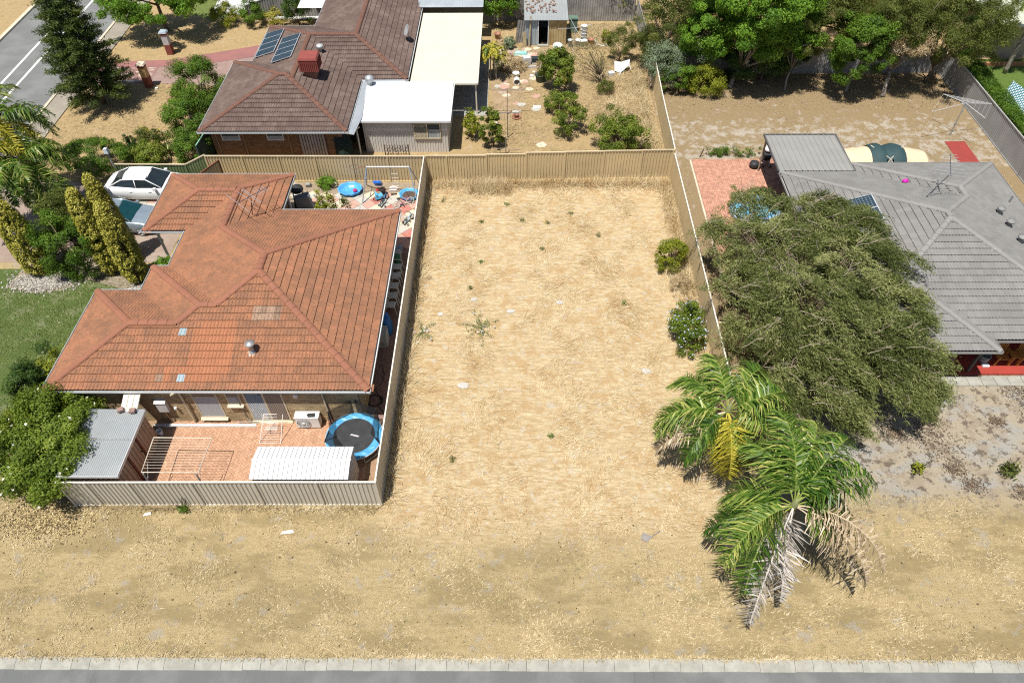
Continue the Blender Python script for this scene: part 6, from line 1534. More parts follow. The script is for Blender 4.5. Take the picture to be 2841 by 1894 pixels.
# folding clothes line
HO_ = thing('clothes_line', 'cream fold-down clothes line frame behind the street fence', 'clothes line', (-13.4, 14.5, 0))
c_ = [(-14.6, 16.08, 1.6), (-12.25, 16.05, 1.6), (-12.32, 14.5, 1.6), (-14.54, 14.48, 1.6)]
CR2 = surf('line_cream', (.68, .62, .5), None, 3, .5)
g = G(); g.tube(c_ + [c_[0]], .022, 6); g.build('frame', CR2, HO_)
for k in range(11):
    t = (k + 1) / 12.5; a = Vector(c_[0]) * (1 - t) + Vector(c_[3]) * t; b = Vector(c_[1]) * (1 - t) + Vector(c_[2]) * t
    g = G(); g.tube([a, b], .006, 4); g.build('line', CR2, HO_)
for x in (-14.45, -12.4):
    g = G(); g.tube([(x, 14.35, 0), (x, 14.42, 1.6)], .032, 6); g.tube([(x, 14.4, 1.1), (x, 14.9, 1.58)], .014, 5); g.build('post', surf('post_grey', (.3, .3, .3), None, 3), HO_)
# airer
AI = thing('clothes_airer', 'white folding clothes airer near the screen door', 'airer', (-10.5, 17.1, 0))
g = G()
for x in (-10.95, -10.05): g.tube([(x, 16.85, .02), (x + .25 + (.0 if x < -10.5 else -.1), 17.65, 1.0)], .014, 5)
g.tube([(-10.7, 17.65, 1.0), (-10.15, 17.65, 1.0)], .014, 5); g.tube([(-10.95, 16.85, .02), (-10.05, 16.85, .02)], .012, 5)
for x in (-10.68, -10.18): g.tube([(x, 17.75, .02), (x, 17.2, .48)], .014, 5)
g.build('frame', WHT, AI)
g = G()
for k in range(12):
    t = k / 11; y = 16.9 + t * .75; z = .08 + t * .9; g.tube([(-10.9 + t * .2, y, z), (-10.08 - t * .07, y, z)], .006, 4)
for k in range(8): g.tube([(-10.68, 17.2 + k * .06, .48), (-10.18, 17.2 + k * .06, .48)], .006, 4)
g.build('rails', WHT, AI)
g = G(); g.bx(-15.75, -11.3, 17.66, 17.68, .02, .13); g.bx(-15.75, -11.3, 17.78, 17.8, .02, .1); g.bx(-15.75, -11.3, 17.68, 17.78, .02, .03); one('gutter_length', 'long white length of spare gutter lying on the paving', 'gutter', g, GUT, (-13.5, 17.73, .02))
g = G(); g.lathe((-15.3, 17.3, .015), [(.1, 0), (.14, .28), (.125, .28), (.09, .02)], 14, cap=False); one('bucket', 'small white bucket beside the iron shed', 'bucket', g, WHT, (-15.3, 17.3, .015), smooth=True)
g = G(); g.lathe((-8.0, 18.18, .012), [(.09, 0), (.13, .24), (.14, .24), (.14, .28), (.11, .28), (.1, .05)], 12, cap=False)
for k in (0,): pass
one('flower_pot', 'terracotta trough standing by the brick wall near the trampoline', 'pot', G().box((-8.02, 17.75, .17), (.16, .14, .34), rz=.3), surf('terracotta', (.42, .15, .08), None, 4), (-8.02, 17.75, 0))
g = G(); roofsheet(g, -16.1, -15.4, 17.0, 18.0, 0, 0, .25, .03, along='y')
for i, v in enumerate(g.v): g.v[i] = (v[0] + (v[1] - 17) * -.08, v[1], v[2] + 2.08 + (v[1] - 17) * .2)
one('roofing_sheet', 'cream roofing offcut bridging the shed roof and the house eave', 'sheet', g, CREAMR, (-15.75, 17.5, 2.1))
for i, (x, y, a) in enumerate(((-16.05, 17.02, .5), (-15.55, 16.98, .1))):
    g = G(); g.box((x, y, 2.19), (.23, .2, .1), rz=a); one('brick_weight', ('pinkish brick weighing down the left corner of the cream sheet', 'brown brick weighing down the right corner of the cream sheet')[i], 'brick', g, surf('loose_brick', (.3, .19, .16), (.24, .16, .13), 5), (x, y, 2.14))
pts = [(-6.35 + .32 * math.cos(t) * (1 + .25 * math.sin(t * 1.7)), 19.1 + .3 * math.sin(t), .04 + .02 * math.sin(t * 3) ** 2) for t in [k * .35 for k in range(70)]]
pts = [(-6.3, 21.2, .03), (-6.1, 20.6, .03), (-6.15, 20.1, .03), (-6.4, 19.7, .03)] + pts + [(-5.9, 18.5, .03), (-5.75, 18.1, .03), (-6.0, 17.7, .03)]
g = G(); g.tube(pts, .02, 5); one('garden_hose', 'coiled black hose in the shady side passage', 'hose', g, BLK, (-6.2, 19.4, 0))
# passage: chairs, covered pile, white box
PLW = surf('plastic_white', (.62, .65, .66), (.55, .58, .59), 3, .45, grime=.15)
def pchair(label, loc, rz, group='white plastic chairs in the passage', name='plastic_chair'):
    root = thing(name, label, 'chair', loc, group); M_ = Matrix.Translation(loc) @ Matrix.Rotation(rz, 4, 'Z')
    def GG(): q = G(); q.M = M_; return q
    g = GG(); g.add([(-.22, -.23, .4), (.22, -.23, .4), (.2, .2, .38), (-.2, .2, .38), (-.22, -.23, .43), (.22, -.23, .43), (.2, .2, .41), (-.2, .2, .41)], [(3, 2, 1, 0), (4, 5, 6, 7), (0, 1, 5, 4), (1, 2, 6, 5), (2, 3, 7, 6), (3, 0, 4, 7)]); g.build('seat', PLW, root)
    for k in range(5): g = GG(); g.box((-.17 + k * .085, .24, .62), (.055, .02, .42), rx=-.18); g.build('back_slat', PLW, root)
    g = GG(); g.tube([(-.23, .18, .4), (-.23, .28, .8), (0, .3, .86), (.23, .28, .8), (.23, .18, .4)], .022, 6); g.build('back_frame', PLW, root)
    for s in (-1, 1):
        g = GG(); g.tube([(s * .23, .26, .66), (s * .27, 0, .65), (s * .26, -.22, .6), (s * .25, -.26, .4)], .024, 6); g.build('armrest', PLW, root)
        for y, y2 in ((-.24, -.3), (.2, .28)): g = GG(); g.tube([(s * .22, y, .4), (s * .25, y2, 0)], [.026, .02], 6); g.build('leg', PLW, root)
    return root
for k, y in enumerate((24.65, 25.3, 26.0, 26.75, 27.4)):
    pchair('white plastic chair in the passage, %s from the street end of the row' % ('first', 'second', 'third', 'fourth', 'fifth')[k], (-6.22 + .03 * (k % 2), y, .03), R(90 + (-6, 5, -3, 7, 0)[k]))
g = G(); rr = random.Random(8); n = 14; vs = []
for i, (z, q) in enumerate(((0, 1.0), (.3, .95), (.7, .85), (1.05, .6), (1.15, .15))):
    for j in range(n):
        t = 2 * math.pi * j / n; k = q * (1 + rr.uniform(-.12, .12)); vs.append((-6.3 + .3 * k * math.cos(t), 23.3 + .5 * k * math.sin(t), .03 + z + rr.uniform(-.05, .05)))
g.add(vs, [(i * n + j, i * n + (j + 1) % n, (i + 1) * n + (j + 1) % n, (i + 1) * n + j) for i in range(4) for j in range(n)] + [tuple(range(4 * n, 5 * n))])
one('tarpaulin_pile', 'heap under a bright blue tarpaulin in the side passage', 'tarpaulin', g, surf('tarp_blue', (.01, .12, .42), (.02, .17, .5), 5, .5, grime=.1), (-6.3, 23.3, 0))
g = G(); g.box((-6.35, 22.5, .46), (.45, .6, .88)); g.box((-6.35, 22.5, .91), (.46, .61, .03)); one('appliance', 'pale grey upright appliance standing in the side passage', 'appliance', g, surf('appliance_grey', (.5, .53, .54), None, 3, .4), (-6.35, 22.5, .02))
for i, (y, c, h, lab) in enumerate(((27.95, (.04, .2, .12), .6, 'green bin in the shady passage near the slabs'), (28.4, (.5, .54, .56), .5, 'white tub in the shady passage near the slabs'), (28.9, (.3, .33, .36), .4, 'grey bucket with blue rim at the passage end'))):
    g = G(); g.lathe((-6.3, y, .02), [(.16, 0), (.2, h), (.22, h), (.22, h + .03), (.0, h + .05)], 12); one('storage_bin', lab, 'bin', g, surf('bin_%d' % i, c, None, 3, .5), (-6.3, y, .02), smooth=False)
g = G(); g.tube([(-21.6, 18.7, .03), (-20.6, 17.6, .03), (-20.2, 16.6, .03), (-19.9, 15.9, .03)], .02, 5); one('garden_hose', 'thin grey hose across the lawn at the left edge', 'hose', g, surf('hose_grey', (.2, .24, .27), None, 3), (-20.6, 17.6, 0))

# ================================================================ play area behind the orange house
STEEL = surf('steel_blue', (.42, .46, .5), (.34, .38, .42), 4, .4, .4)
SW = thing('swing_set', 'steel swing frame on the slab paving behind the orange roof', 'swing set', (-7.3, 34.0, 0))
g = G(); g.tube([(-8.5, 34.0, 1.92), (-6.1, 34.0, 1.92)], .04, 8); g.build('top_bar', ALU, SW)
for ax, fx in ((-8.5, -8.9), (-6.1, -5.72)):
    for fy_ in (33.12, 34.9): g = G(); g.tube([(ax, 34.0, 1.92), (fx, fy_, .02)], .034, 7); g.build('leg', STEEL, SW)
    g = G(); g.tube([(ax + (fx - ax) * .55, 33.5, .87), (ax + (fx - ax) * .55, 34.5, .87)], .02, 6); g.build('brace', STEEL, SW)
g = G(); g.tube([(-9.17 + .24 * math.cos(t), 34.0 + .24 * math.sin(t), 1.92) for t in [2 * math.pi * k / 18 for k in range(18)]], .014, 5, closed=True); g.tube([(-8.93, 34, 1.92), (-8.5, 34, 1.92)], .015, 5); g.build('basketball_hoop', surf('hoop_rust', (.2, .09, .06), None, 4), SW)
g = G()
for x in (-7.2, -6.85): g.tube([(x, 34, 1.9), (x + .05, 34.05, .55)], .008, 4)
for z in (1.45, 1.15, .85, .6): g.tube([(-7.17, 34.02, z), (-6.8, 34.02, z)], .016, 5)
g.build('rope_ladder', surf('rope_pale', (.6, .6, .58), None, 3), SW)
BPL = surf('plastic_blue', (.015, .12, .55), (.02, .16, .62), 4, .35, spec=.45, grime=.05)
g = G()
for x in (-8.25, -7.95): g.tube([(x, 34, 1.9), (x, 34.3, .75)], .008, 4)
M4 = Matrix.Translation((-8.1, 34.3, .5)) @ Matrix.Rotation(R(-52), 4, 'X'); g2 = G(); g2.M = M4
g2.add([(-.2, -.32, 0), (.2, -.32, 0), (.2, .32, 0), (-.2, .32, 0), (-.24, -.36, .12), (.24, -.36, .12), (.24, .36, .12), (-.24, .36, .12), (-.17, -.29, .02), (.17, -.29, .02), (.17, .29, .02), (-.17, .29, .02), (-.21, -.33, .12), (.21, -.33, .12), (.21, .33, .12), (-.21, .33, .12)], [(3, 2, 1, 0), (0, 1, 5, 4), (1, 2, 6, 5), (2, 3, 7, 6), (3, 0, 4, 7), (8, 9, 10, 11), (9, 8, 12, 13), (10, 9, 13, 14), (11, 10, 14, 15), (8, 11, 15, 12), (4, 5, 13, 12), (5, 6, 14, 13), (6, 7, 15, 14), (7, 4, 12, 15)])
g2.build('swing_seat', BPL, SW); g.build('swing_ropes', surf('rope_pale', (.6, .6, .58)), SW)
def shellpool(label, c, rad, col, col2, fill=None):
    root = thing('paddling_pool', label, 'paddling pool', (c[0], c[1], .03)); n = 40; g = G(); vs = []
    prof = [(.78, 0), (.93, .2), (1.0, .23), (1.0, .26), (.92, .26), (.86, .22), (.74, .05), (0.02, .04)]
    for q, z in prof:
        for j in range(n):
            t = 2 * math.pi * j / n; k = q * rad * (1 + .045 * math.cos(10 * t)); vs.append((c[0] + k * math.cos(t) * 1.08, c[1] + k * math.sin(t) * .95, .03 + z + .0 * t))
    g.add(vs, [(i * n + j, i * n + (j + 1) % n, (i + 1) * n + (j + 1) % n, (i + 1) * n + j) for i in range(len(prof) - 1) for j in range(n)]); g.build('shell', surf(label[:14] + '_blue', col, col2, 4, .35, spec=.45, grime=.08), root, True)
    if fill:
        g = G(); rr = random.Random(3); m_ = 26; vs = [(c[0] + .1 * rad, c[1], .26)]
        for q, z in ((.4, .22), (.72, .16), (.8, .1)):
            for j in range(m_): t = 2 * math.pi * j / m_; vs.append((c[0] + q * rad * math.cos(t), c[1] + q * rad * .9 * math.sin(t) - .02, .03 + z + rr.uniform(-.03, .03)))
        fs = [(0, 1 + j, 1 + (j + 1) % m_) for j in range(m_)] + [(1 + i * m_ + j, 1 + (i + 1) * m_ + j, 1 + (i + 1) * m_ + (j + 1) % m_, 1 + i * m_ + (j + 1) % m_) for i in range(2) for j in range(m_)]
        g.add(vs, fs); g.build('soil', surf('wet_soil', (.07, .05, .04), (.12, .09, .07), 8, .95), root)
shellpool('blue shell paddling pool left of the swing frame', (-9.75, 34.25), .66, (.06, .3, .72), (.1, .38, .78))
shellpool('blue shell sandpit filled with dark soil beside the fence', (-6.25, 33.75), .55, (.08, .36, .66), (.12, .42, .7), True)
g = G(); g.lathe((-9.45, 34.15, .08), [(.08, 0), (.13, .12), (.12, .16), (0, .17)], 10); one('toy_bucket', 'pink toy bucket inside the left paddling pool', 'toy', g, surf('plastic_pink', (.5, .02, .12), None, 3, .4), (-9.45, 34.15, .08), smooth=True)
def bike(label, a, b, w, frame_c, tyre_c, seat_c, lean=0, training=False, name='kids_bike'):
    """a rear wheel contact, b front wheel contact"""
    A, B = Vector((*a, 0)), Vector((*b, 0)); d = (B - A).normalized(); s = Vector((-d.y, d.x, 0)); root = thing(name, label, 'bicycle', (a[0], a[1], .03)); up = (Vector((0, 0, 1)) + s * lean).normalized()
    F = surf('bike_' + name + label[:8], frame_c, None, 4, .35); T = surf('tyre_' + label[:8], tyre_c, None, 4, .8)
    for P in (A, B):
        c = P + up * (w + .03); g = G(); g.tube([c + d * (w - .02) * math.cos(t) + up * (w - .02) * math.sin(t) for t in [2 * math.pi * k / 18 for k in range(18)]], .026, 6, closed=True); wh = g.build('wheel', T, root, True)
        g = G(); [g.tube([c, c + (d * math.cos(t) + up * math.sin(t)) * (w - .03)], .006, 3) for t in [2 * math.pi * k / 8 for k in range(8)]]; g.build('spokes', ALU, wh)
    ca, cb = A + up * (w + .03), B + up * (w + .03); m_ = A * .55 + B * .45 + up * (w * .95); hd = B - d * .06 + up * (w * 2.5); st_ = A * .75 + B * .25 + up * (w * 2.2)
    g = G(); g.tube([ca, m_], .018, 5); g.tube([m_, hd], .022, 5); g.tube([ca, st_], .016, 5); g.tube([m_, st_], .02, 5); g.tube([st_, hd - up * .05], .02, 5); g.tube([hd, cb], .02, 5); g.build('frame', F, root)
    g = G(); h2 = hd + up * .14; g.tube([hd, h2], .016, 5); g.tube([h2 - s * .24 - d * .08, h2, h2 + s * .24 - d * .08], .016, 5); g.build('handlebar', BLK, root)
    g = G(); q = st_ + up * .08; g.tube([q - d * .12, q, q + d * .14], [.06, .055, .02], 6); g.build('saddle', surf('saddle_' + label[:8], seat_c, None, 4), root)
    g = G(); g.tube([m_ - s * .12, m_ + s * .12], .02, 5); g.box(m_ + s * .12, (.06, .08, .02)); g.box(m_ - s * .12, (.06, .08, .02)); g.build('pedals', BLK, root)
    if training:
        for q in (-1, 1): c = A + s * .2 * q + up * .09; g = G(); g.tube([c + (d * math.cos(t) + up * math.sin(t)) * .065 for t in [2 * math.pi * k / 10 for k in range(10)]], .02, 4, closed=True); g.tube([ca, c], .01, 4); g.build('training_wheel', BLK, root)
bike('blue and black small bike with training wheels before the swing frame', (-7.72, 32.85), (-7.5, 33.55), .19, (.06, .25, .55), (.03, .03, .03), (.05, .05, .05), .08, True)
bike('pink bicycle with white tyres propped by the sandpit', (-6.85, 32.7), (-6.1, 33.05), .23, (.4, .12, .2), (.65, .62, .58), (.04, .04, .04), .2)
bike('light blue balance bike near the corner of the orange roof', (-6.2, 31.25), (-5.85, 31.75), .15, (.3, .55, .75), (.03, .03, .035), (.6, .62, .62), .3, True)
TK = thing('ride_on_toy', 'blue and dark plastic ride-on trike behind the small bike', 'toy', (-7.95, 33.6, .03))
g = G(); g.box((-7.95, 33.55, .25), (.5, .34, .16), rz=.4, taper=.8); g.box((-8.1, 33.5, .36), (.1, .34, .2), rz=.4); g.build('body', surf('trike_blue', (.12, .42, .68), None, 3, .4), TK)
for x, y in ((-8.2, 33.4), (-8.05, 33.85), (-7.7, 33.6)): g = G(); g.tube([(x + .09 * math.cos(t), y, .12 + .09 * math.sin(t)) for t in [2 * math.pi * k / 12 for k in range(12)]], .03, 5, closed=True); g.build('wheel', BLK, TK)
g = G(); g.tube([(-7.75, 33.62, .3), (-7.72, 33.65, .6)], .02, 5); g.tube([(-7.82, 33.5, .6), (-7.62, 33.8, .6)], .02, 5); g.build('handlebar', BLK, TK)
g = G(); g.lathe((-7.8, 34.0, .03), [(.1, 0), (.16, .3), (.17, .42), (.13, .42), (.1, .3)], 12, cap=True); one('toy_tub', 'dark brown tub behind the ride-on trike', 'tub', g, surf('tub_dark', (.06, .04, .03), None, 3), (-7.8, 34, .03))
g = G(); g.M = Matrix.Translation((-8.15, 33.85, .45)); [g.add([(0, 0, 0), (math.cos(t) * .2, math.sin(t) * .2, -.06), (math.cos(t + .9) * .09, math.sin(t + .9) * .09, .05)], [(0, 1, 2)]) for t in (0, 1.2, 2.5, 3.8, 5)]; one('toy_pinwheel', 'small red star shaped toy under the blue swing seat', 'toy', g, surf('plastic_red', (.5, .03, .03), None, 3), (-8.15, 33.85, .4))
g = G(); g.tube([(-7.35, 33.95, .06), (-7.0, 33.98, .06)], .05, 6); one('log', 'short dark log on the slabs by the sandpit', 'log', g, surf('log_dark', (.07, .04, .03), None, 5), (-7.2, 33.96, 0))
g = G(); rr = random.Random(1); g.add([(-7.55, 34.35, .04), (-7.1, 34.3, .06), (-6.95, 34.55, .05), (-7.3, 34.7, .16), (-7.5, 34.6, .1)], [(0, 1, 3), (1, 2, 3), (3, 4, 0)]); one('plastic_sheet', 'crumpled white and pink sheet beneath the rope ladder', 'sheet', g, surf('sheet_pinkish', (.7, .58, .54), None, 5), (-7.25, 34.5, .04))
BB = thing('covered_barbecue', 'barbecue under a black cover beside the roof gutter', 'barbecue', (-12.3, 33.0, 0))
g = G(); g.box((-12.1, 32.7, .5), (1.0, .5, .85), rz=.5, taper=.85); g.build('cart', surf('bbq_grey', (.1, .11, .12), (.15, .16, .17), 5, .6), BB)
g = G(); M5 = Matrix.Translation((-12.45, 33.15, 1.0)) @ Matrix.Rotation(.5, 4, 'Z'); g.M = M5; g.lathe((0, 0, 0), [(.3, -.1), (.36, 0), (.33, .14), (.2, .24), (0, .28)], 14); g.build('lid', BLK, BB, True)
g = G(); g.tube([(-11.6, 32.55, .9), (-11.45, 32.75, .95), (-11.25, 32.8, .6)], .05, 6); g.build('side_shelf', surf('bbq_side', (.5, .53, .55), None, 4), BB)
g = G(); [g.tube([(-12.85 + k * .18, 32.2, .02), (-13.0 + k * .18, 33.0, 1.3)], .035, 5) for k in (0, 2)]; [g.tube([(-12.85 - .15 * t, 32.2 + .8 * t, 1.3 * t), (-12.49 - .15 * t, 32.2 + .8 * t, 1.3 * t)], .025, 5) for t in (.3, .55, .8)]; one('step_ladder', 'dark ladder leaning under the eave beside the barbecue', 'ladder', g, BLK, (-12.8, 32.4, 0))
for i, (x, y, s, c, lab) in enumerate(((-12.3, 34.75, .22, (.3, .3, .29), 'grey broken paver standing by the rear fence'), (-12.9, 34.5, .16, (.45, .43, .38), 'pale rubble piece near the roof corner'), (-12.6, 34.2, .12, (.36, .33, .28), 'small brown stone on the slab paving'), (-13.1, 34.8, .2, (.5, .47, .4), 'cream rock at the foot of the rear fence'))):
    g = G(); g.box((x, y, s * .55 + .02), (s * 1.6, s * 1.1, s * 1.2), rz=i * .7, rx=.4, taper=.6); one('garden_rock', lab, 'stone', g, surf('rock_%d' % i, c, None, 5, .9, bump=.02), (x, y, 0))
g = G(); g.tube([(-10.75 + .14 * math.cos(t), 34.7, .2 + .14 * math.sin(t)) for t in [2 * math.pi * k / 14 for k in range(14)]], .05, 6, closed=True); g.lathe((-10.75, 34.72, .2), [(.0, 0), (.05, 0), (0, .03)], 8); one('small_wheel', 'pale small wheel leaning on the rear fence', 'wheel', g, surf('wheel_cream', (.5, .46, .35), None, 4), (-10.75, 34.7, 0))
g = G(); M5 = Matrix.Translation((-17.5, 34.2, 0)) @ Matrix.Rotation(R(62), 4, 'Z'); g.M = M5; g.bx(-.8, .8, -.03, .03, 1.72, 1.8); g.bx(-.8, -.72, -.03, .03, 0, 1.72); g.bx(.72, .8, -.03, .03, 0, 1.72); gt_ = thing('side_gate', 'open brown framed gate at the end of the tan rear fence', 'gate', (-17.5, 34.2, 0)); g.build('frame', surf('gate_brown', (.2, .07, .04), None, 3), gt_)
g = G(); g.M = M5; ribsheet(g, (-.72, 0), (.72, 0), .05, 1.72, 1.72, .17, .03); g.build('panel', TAN, gt_)

# ================================================================ untidy yard
def tpost(label, x, y, h, w, name='clothes_post'):
    g = G(); g.tube([(x, y, 0), (x, y, h)], .032, 6); g.tube([(x - w, y, h + .12), (x - w * .9, y, h - .01), (x, y, h), (x + w * .9, y, h - .01), (x + w, y, h + .12)], .024, 6); one(name, label, 'clothes line', g, surf('old_pipe', (.3, .27, .26), (.22, .17, .15), 4, .5, .3), (x, y, 0), 'old clothes posts')
tpost('old T shaped clothes post nearest the garden shed', -.66, 42.6, 1.75, 1.15)
tpost('old T shaped clothes post in the middle by the upright shrub', -.62, 39.9, 1.75, .78)
g = G(); g.tube([(-.72, 38.1, 0), (-.72, 38.1, 1.2)], .03, 6); g.tube([(-1.5, 38.1, .35), (.2, 38.1, .3)], .02, 5); one('clothes_post', 'old broken clothes post close to the lot fence', 'clothes line', g, surf('old_pipe', (.3, .27, .26)), (-.72, 38.1, 0), 'old clothes posts')
g = G()
for k in range(9): g.tube([(-1.4 + k * .19, 42.5, 1.74), (-1.3 + k * .17, 40.0, 1.72)], .005, 3)
one('clothes_wires', 'pinkish wires strung between the old clothes posts', 'wires', g, surf('wire_pink', (.5, .3, .28), None, 4), (-.6, 41.2, 1.7))
UM = thing('rotary_clothes_line', 'bent rotary clothes line by the old garden shed', 'clothes line', (4.1, 50.9, 0))
g = G(); g.tube([(4.1, 50.9, 0), (4.15, 50.95, 1.9)], .03, 6); g.build('pole', ALU, UM)
g = G(); [g.tube([(4.15, 50.95, 1.85), (4.15 + 1.3 * math.cos(t), 50.95 + 1.3 * math.sin(t), 1.95)], .015, 5) for t in (.3, 1.8, 3.4, 4.9)]; g.build('arms', ALU, UM)
def cyl(name, label, cat, x, y, r0, r1, h, col, z=0, tilt=None):
    g = G()
    if tilt: g.M = Matrix.Translation((x, y, r0)) @ Matrix.Rotation(R(90), 4, 'X') @ Matrix.Rotation(0, 4, 'Z'); g.lathe((0, 0, 0), [(r0, 0), (r1, h), (r1 * .9, h), (r0 * .9, .03)], 14, cap=False); g.lathe((0, 0, 0), [(0, 0), (r0, 0)], 14, cap=False)
    else: g.lathe((x, y, z), [(r0, 0), (r1, h), (r1 * 1.05, h), (r1 * 1.05, h + .03), (r1 * .88, h + .03), (r0 * .85, .05), (0, .05)], 14, cap=False)
    return one(name, label, cat, g, surf(name + '_' + '%.2f%.2f' % (col[0], col[2]), col, None, 4, .5), (x, y, z), smooth=True)
for k in range(5): cyl('bucket', ('bottom white bucket of the tall stack by the shed', 'second white bucket of the tall stack by the shed', 'middle white bucket of the tall stack by the shed', 'fourth white bucket of the tall stack by the shed', 'top white bucket of the tall stack by the shed')[k], 'bucket', 4.95, 52.6, .2, .23, .2, (.72, .73, .72), .26 * k)
for k, (x, y) in enumerate(((4.5, 52.1), (4.75, 51.95), (5.0, 52.05))): cyl('bucket', ('left', 'middle', 'right')[k] + ' white bucket of three below the tall stack', 'bucket', x, y, .17, .2, .4, (.7, .71, .7))
cyl('bucket', 'grey bucket between the shed and the white buckets', 'bucket', 3.9, 51.9, .15, .18, .5, (.42, .46, .48))
cyl('flower_pot', 'rusty pot beside the white buckets', 'pot', 5.5, 52.3, .18, .24, .35, (.35, .15, .09))
cyl('flower_pot', 'large dark green pot with a shrivelled plant', 'pot', 1.6, 46.9, .3, .38, .5, (.06, .09, .07))
shrub('shrivelled brown potted plant beside the mango tree', (1.6, 46.9, .5), (.35, .35, .5), 'dry', 700, 151, L=.14, W=.05, cz=1.0)
cyl('bucket', 'upright white bucket on the dirt path', 'bucket', -.11, 47.45, .2, .24, .3, (.75, .76, .75))
cyl('bucket', 'white bucket tipped over on the dirt path', 'bucket', -.05, 46.8, .19, .23, .45, (.76, .76, .74), tilt=True)
cyl('bucket', 'small white tub further along the dirt path', 'bucket', 1.0, 47.4, .12, .14, .12, (.75, .74, .7))
cyl('flower_pot', 'terracotta pot beside the dry strappy plant', 'pot', -1.5, 53.2, .18, .26, .4, (.35, .17, .1))
cyl('flower_pot', 'small black pot near the green bag', 'pot', -1.0, 50.5, .1, .13, .2, (.03, .03, .03))
cyl('flower_pot', 'brown dish shaped pot on the grass by the clothes posts', 'pot', -.07, 42.2, .28, .3, .05, (.35, .17, .1))
cyl('flower_pot', 'inner brown pot sitting in the dish on the grass', 'pot', -.07, 42.2, .13, .16, .16, (.25, .11, .07), .06)
g = G(); g.box((.25, 50.7, .1), (1.0, .5, .18), rz=-.12, taper=.8); one('potting_bag', 'turquoise and white bag of potting mix', 'bag', g, surf('bag_teal', (.1, .5, .42), (.55, .62, .58), 5, .5), (.25, 50.7, 0))
g = G(); g.box((.65, 49.3, .28), (.5, .45, .55), rz=.3); g.box((.5, 49.05, .28), (.3, .02, .36), rz=.3); one('white_box', 'white plastic drum with open side on the path', 'box', g, PLW, (.65, 49.3, 0))
g = G(); g.bx(1.0, 1.5, 49.4, 49.8, 0, .35); g.lathe((1.75, 49.6, 0), [(.18, 0), (.24, .4), (.2, .42), (0, .3)], 12); one('planter_tubs', 'dark square tub and round pot beside the mango tree', 'tub', g, surf('tub_black', (.03, .04, .045), None, 3), (1.4, 49.6, 0))
g = G(); g.bx(1.05, 1.4, 47.85, 48.1, 0, .12); g.bx(1.1, 1.35, 47.89, 48.06, .12, .13); one('planter_box', 'small cream planter near the potted plant', 'planter', g, surf('planter_cream', (.6, .52, .4), None, 3), (1.2, 48, 0))
g = G(); g.box((1.05, 48.8, .05), (.6, .12, .1), rz=.1); g.box((1.5, 48.7, .06), (.3, .25, .12)); one('junk_pieces', 'grey and white scraps on the path beside the tubs', 'scraps', g, surf('scrap_grey', (.5, .52, .54), None, 5), (1.2, 48.8, 0))
WC = thing('broken_chair', 'white plastic chair lying tipped in the dry grass', 'chair', (7.3, 48.2, 0))
g = G(); g.add([(6.9, 48.1, .1), (7.3, 47.9, .05), (7.35, 48.4, .6), (6.85, 48.5, .62)], [(0, 1, 2, 3)]); g.add([(7.3, 47.9, .06), (7.9, 48.2, .5), (7.95, 48.6, .7), (7.36, 48.42, .61)], [(0, 1, 2, 3)]); g.build('seat', PLW, WC)
for p, q in (((7.3, 47.9, .06), (7.15, 47.6, 0)), ((7.9, 48.2, .5), (8.0, 47.95, .3)), ((6.9, 48.1, .1), (6.75, 47.9, .02))): g = G(); g.tube([p, q], .03, 5); g.build('leg', PLW, WC)
g = G(); g.box((6.6, 47.7, .12), (.4, .35, .2), rz=.3); one('plastic_crate', 'small white plastic box beside the tipped chair', 'box', g, PLW, (6.6, 47.7, 0))
g = G(); g.box((4.25, 54.3, .55), (.6, .5, 1.0)); g.box((4.25, 54.3, 1.08), (.66, .58, .08)); one('wheelie_bin', 'dull green lidded bin beside the old garden shed', 'bin', g, surf('bin_green', (.12, .19, .15), None, 3), (4.25, 54.3, 0))
g = G(); g.lathe((5.6, 51.9 + .6, .03), [(0, .02), (.28, .05), (.32, .14), (.27, .16), (0, .1)], 14); g.tube([(5.9, 52.2, .05), (6.3, 51.9, .06), (6.7, 52.0, .05)], .04, 5); one('metal_bowl', 'white enamel bowl and pipe lying in the dry grass', 'bowl', g, PLW, (5.6, 52.5, 0))
g = G(); g.lathe((2.95, 51.0, .02), [(.2, 0), (.35, .3), (.36, .5), (.3, .45), (.18, .1)], 14, cap=False, sy=1.6); one('wheelbarrow_tray', 'white barrow tray standing in front of the shed', 'barrow', g, PLW, (2.95, 51, 0), smooth=True)
g = G(); g.box((1.3, 43.5, .02), (.5, .3, .03), rz=.1); one('paper_scrap', 'white flat scrap on the grass by the fruit trees', 'scrap', g, WHT, (1.3, 43.5, 0))
rg = random.Random(21)
yp = tag(G().sheet([(-1.6, 42.2), (-.2, 41.8), (.5, 43.6), (.4, 45.2), (1.5, 48), (1.7, 50.6), (2.6, 51.7), (-1.6, 51.9), (-1.9, 47)], .006).build('yard_path', surf('path_dirt', (.36, .27, .16), (.28, .2, .11), 1.5, .95, grime=.5)), kind='structure')
for k in range(46):
    x, y = rg.uniform(-1.7, 1.5), rg.choice([rg.uniform(43.5, 51.6), rg.uniform(50.2, 51.7), rg.uniform(39, 51)])
    g = G(); n = 6; w = rg.uniform(.2, .42); g.prism([(x + w * math.cos(2 * math.pi * i / n + k) * rg.uniform(.7, 1.1), y + w * math.sin(2 * math.pi * i / n + k) * rg.uniform(.6, .95)) for i in range(n)], 0, rg.uniform(.014, .05)); g.build('stepping_stone', SLABM[rg.choice(['grey', 'cream', 'brown', 'pink', 'cream'])], yp)
g = G()
for k in range(26):
    x, y = rg.uniform(-1.8, .4), rg.uniform(47.8, 52.8); s = rg.uniform(.06, .16); g.box((x, y, s * .5), (s * 1.5, s, s), rz=k, rx=.3, r=rg.random())
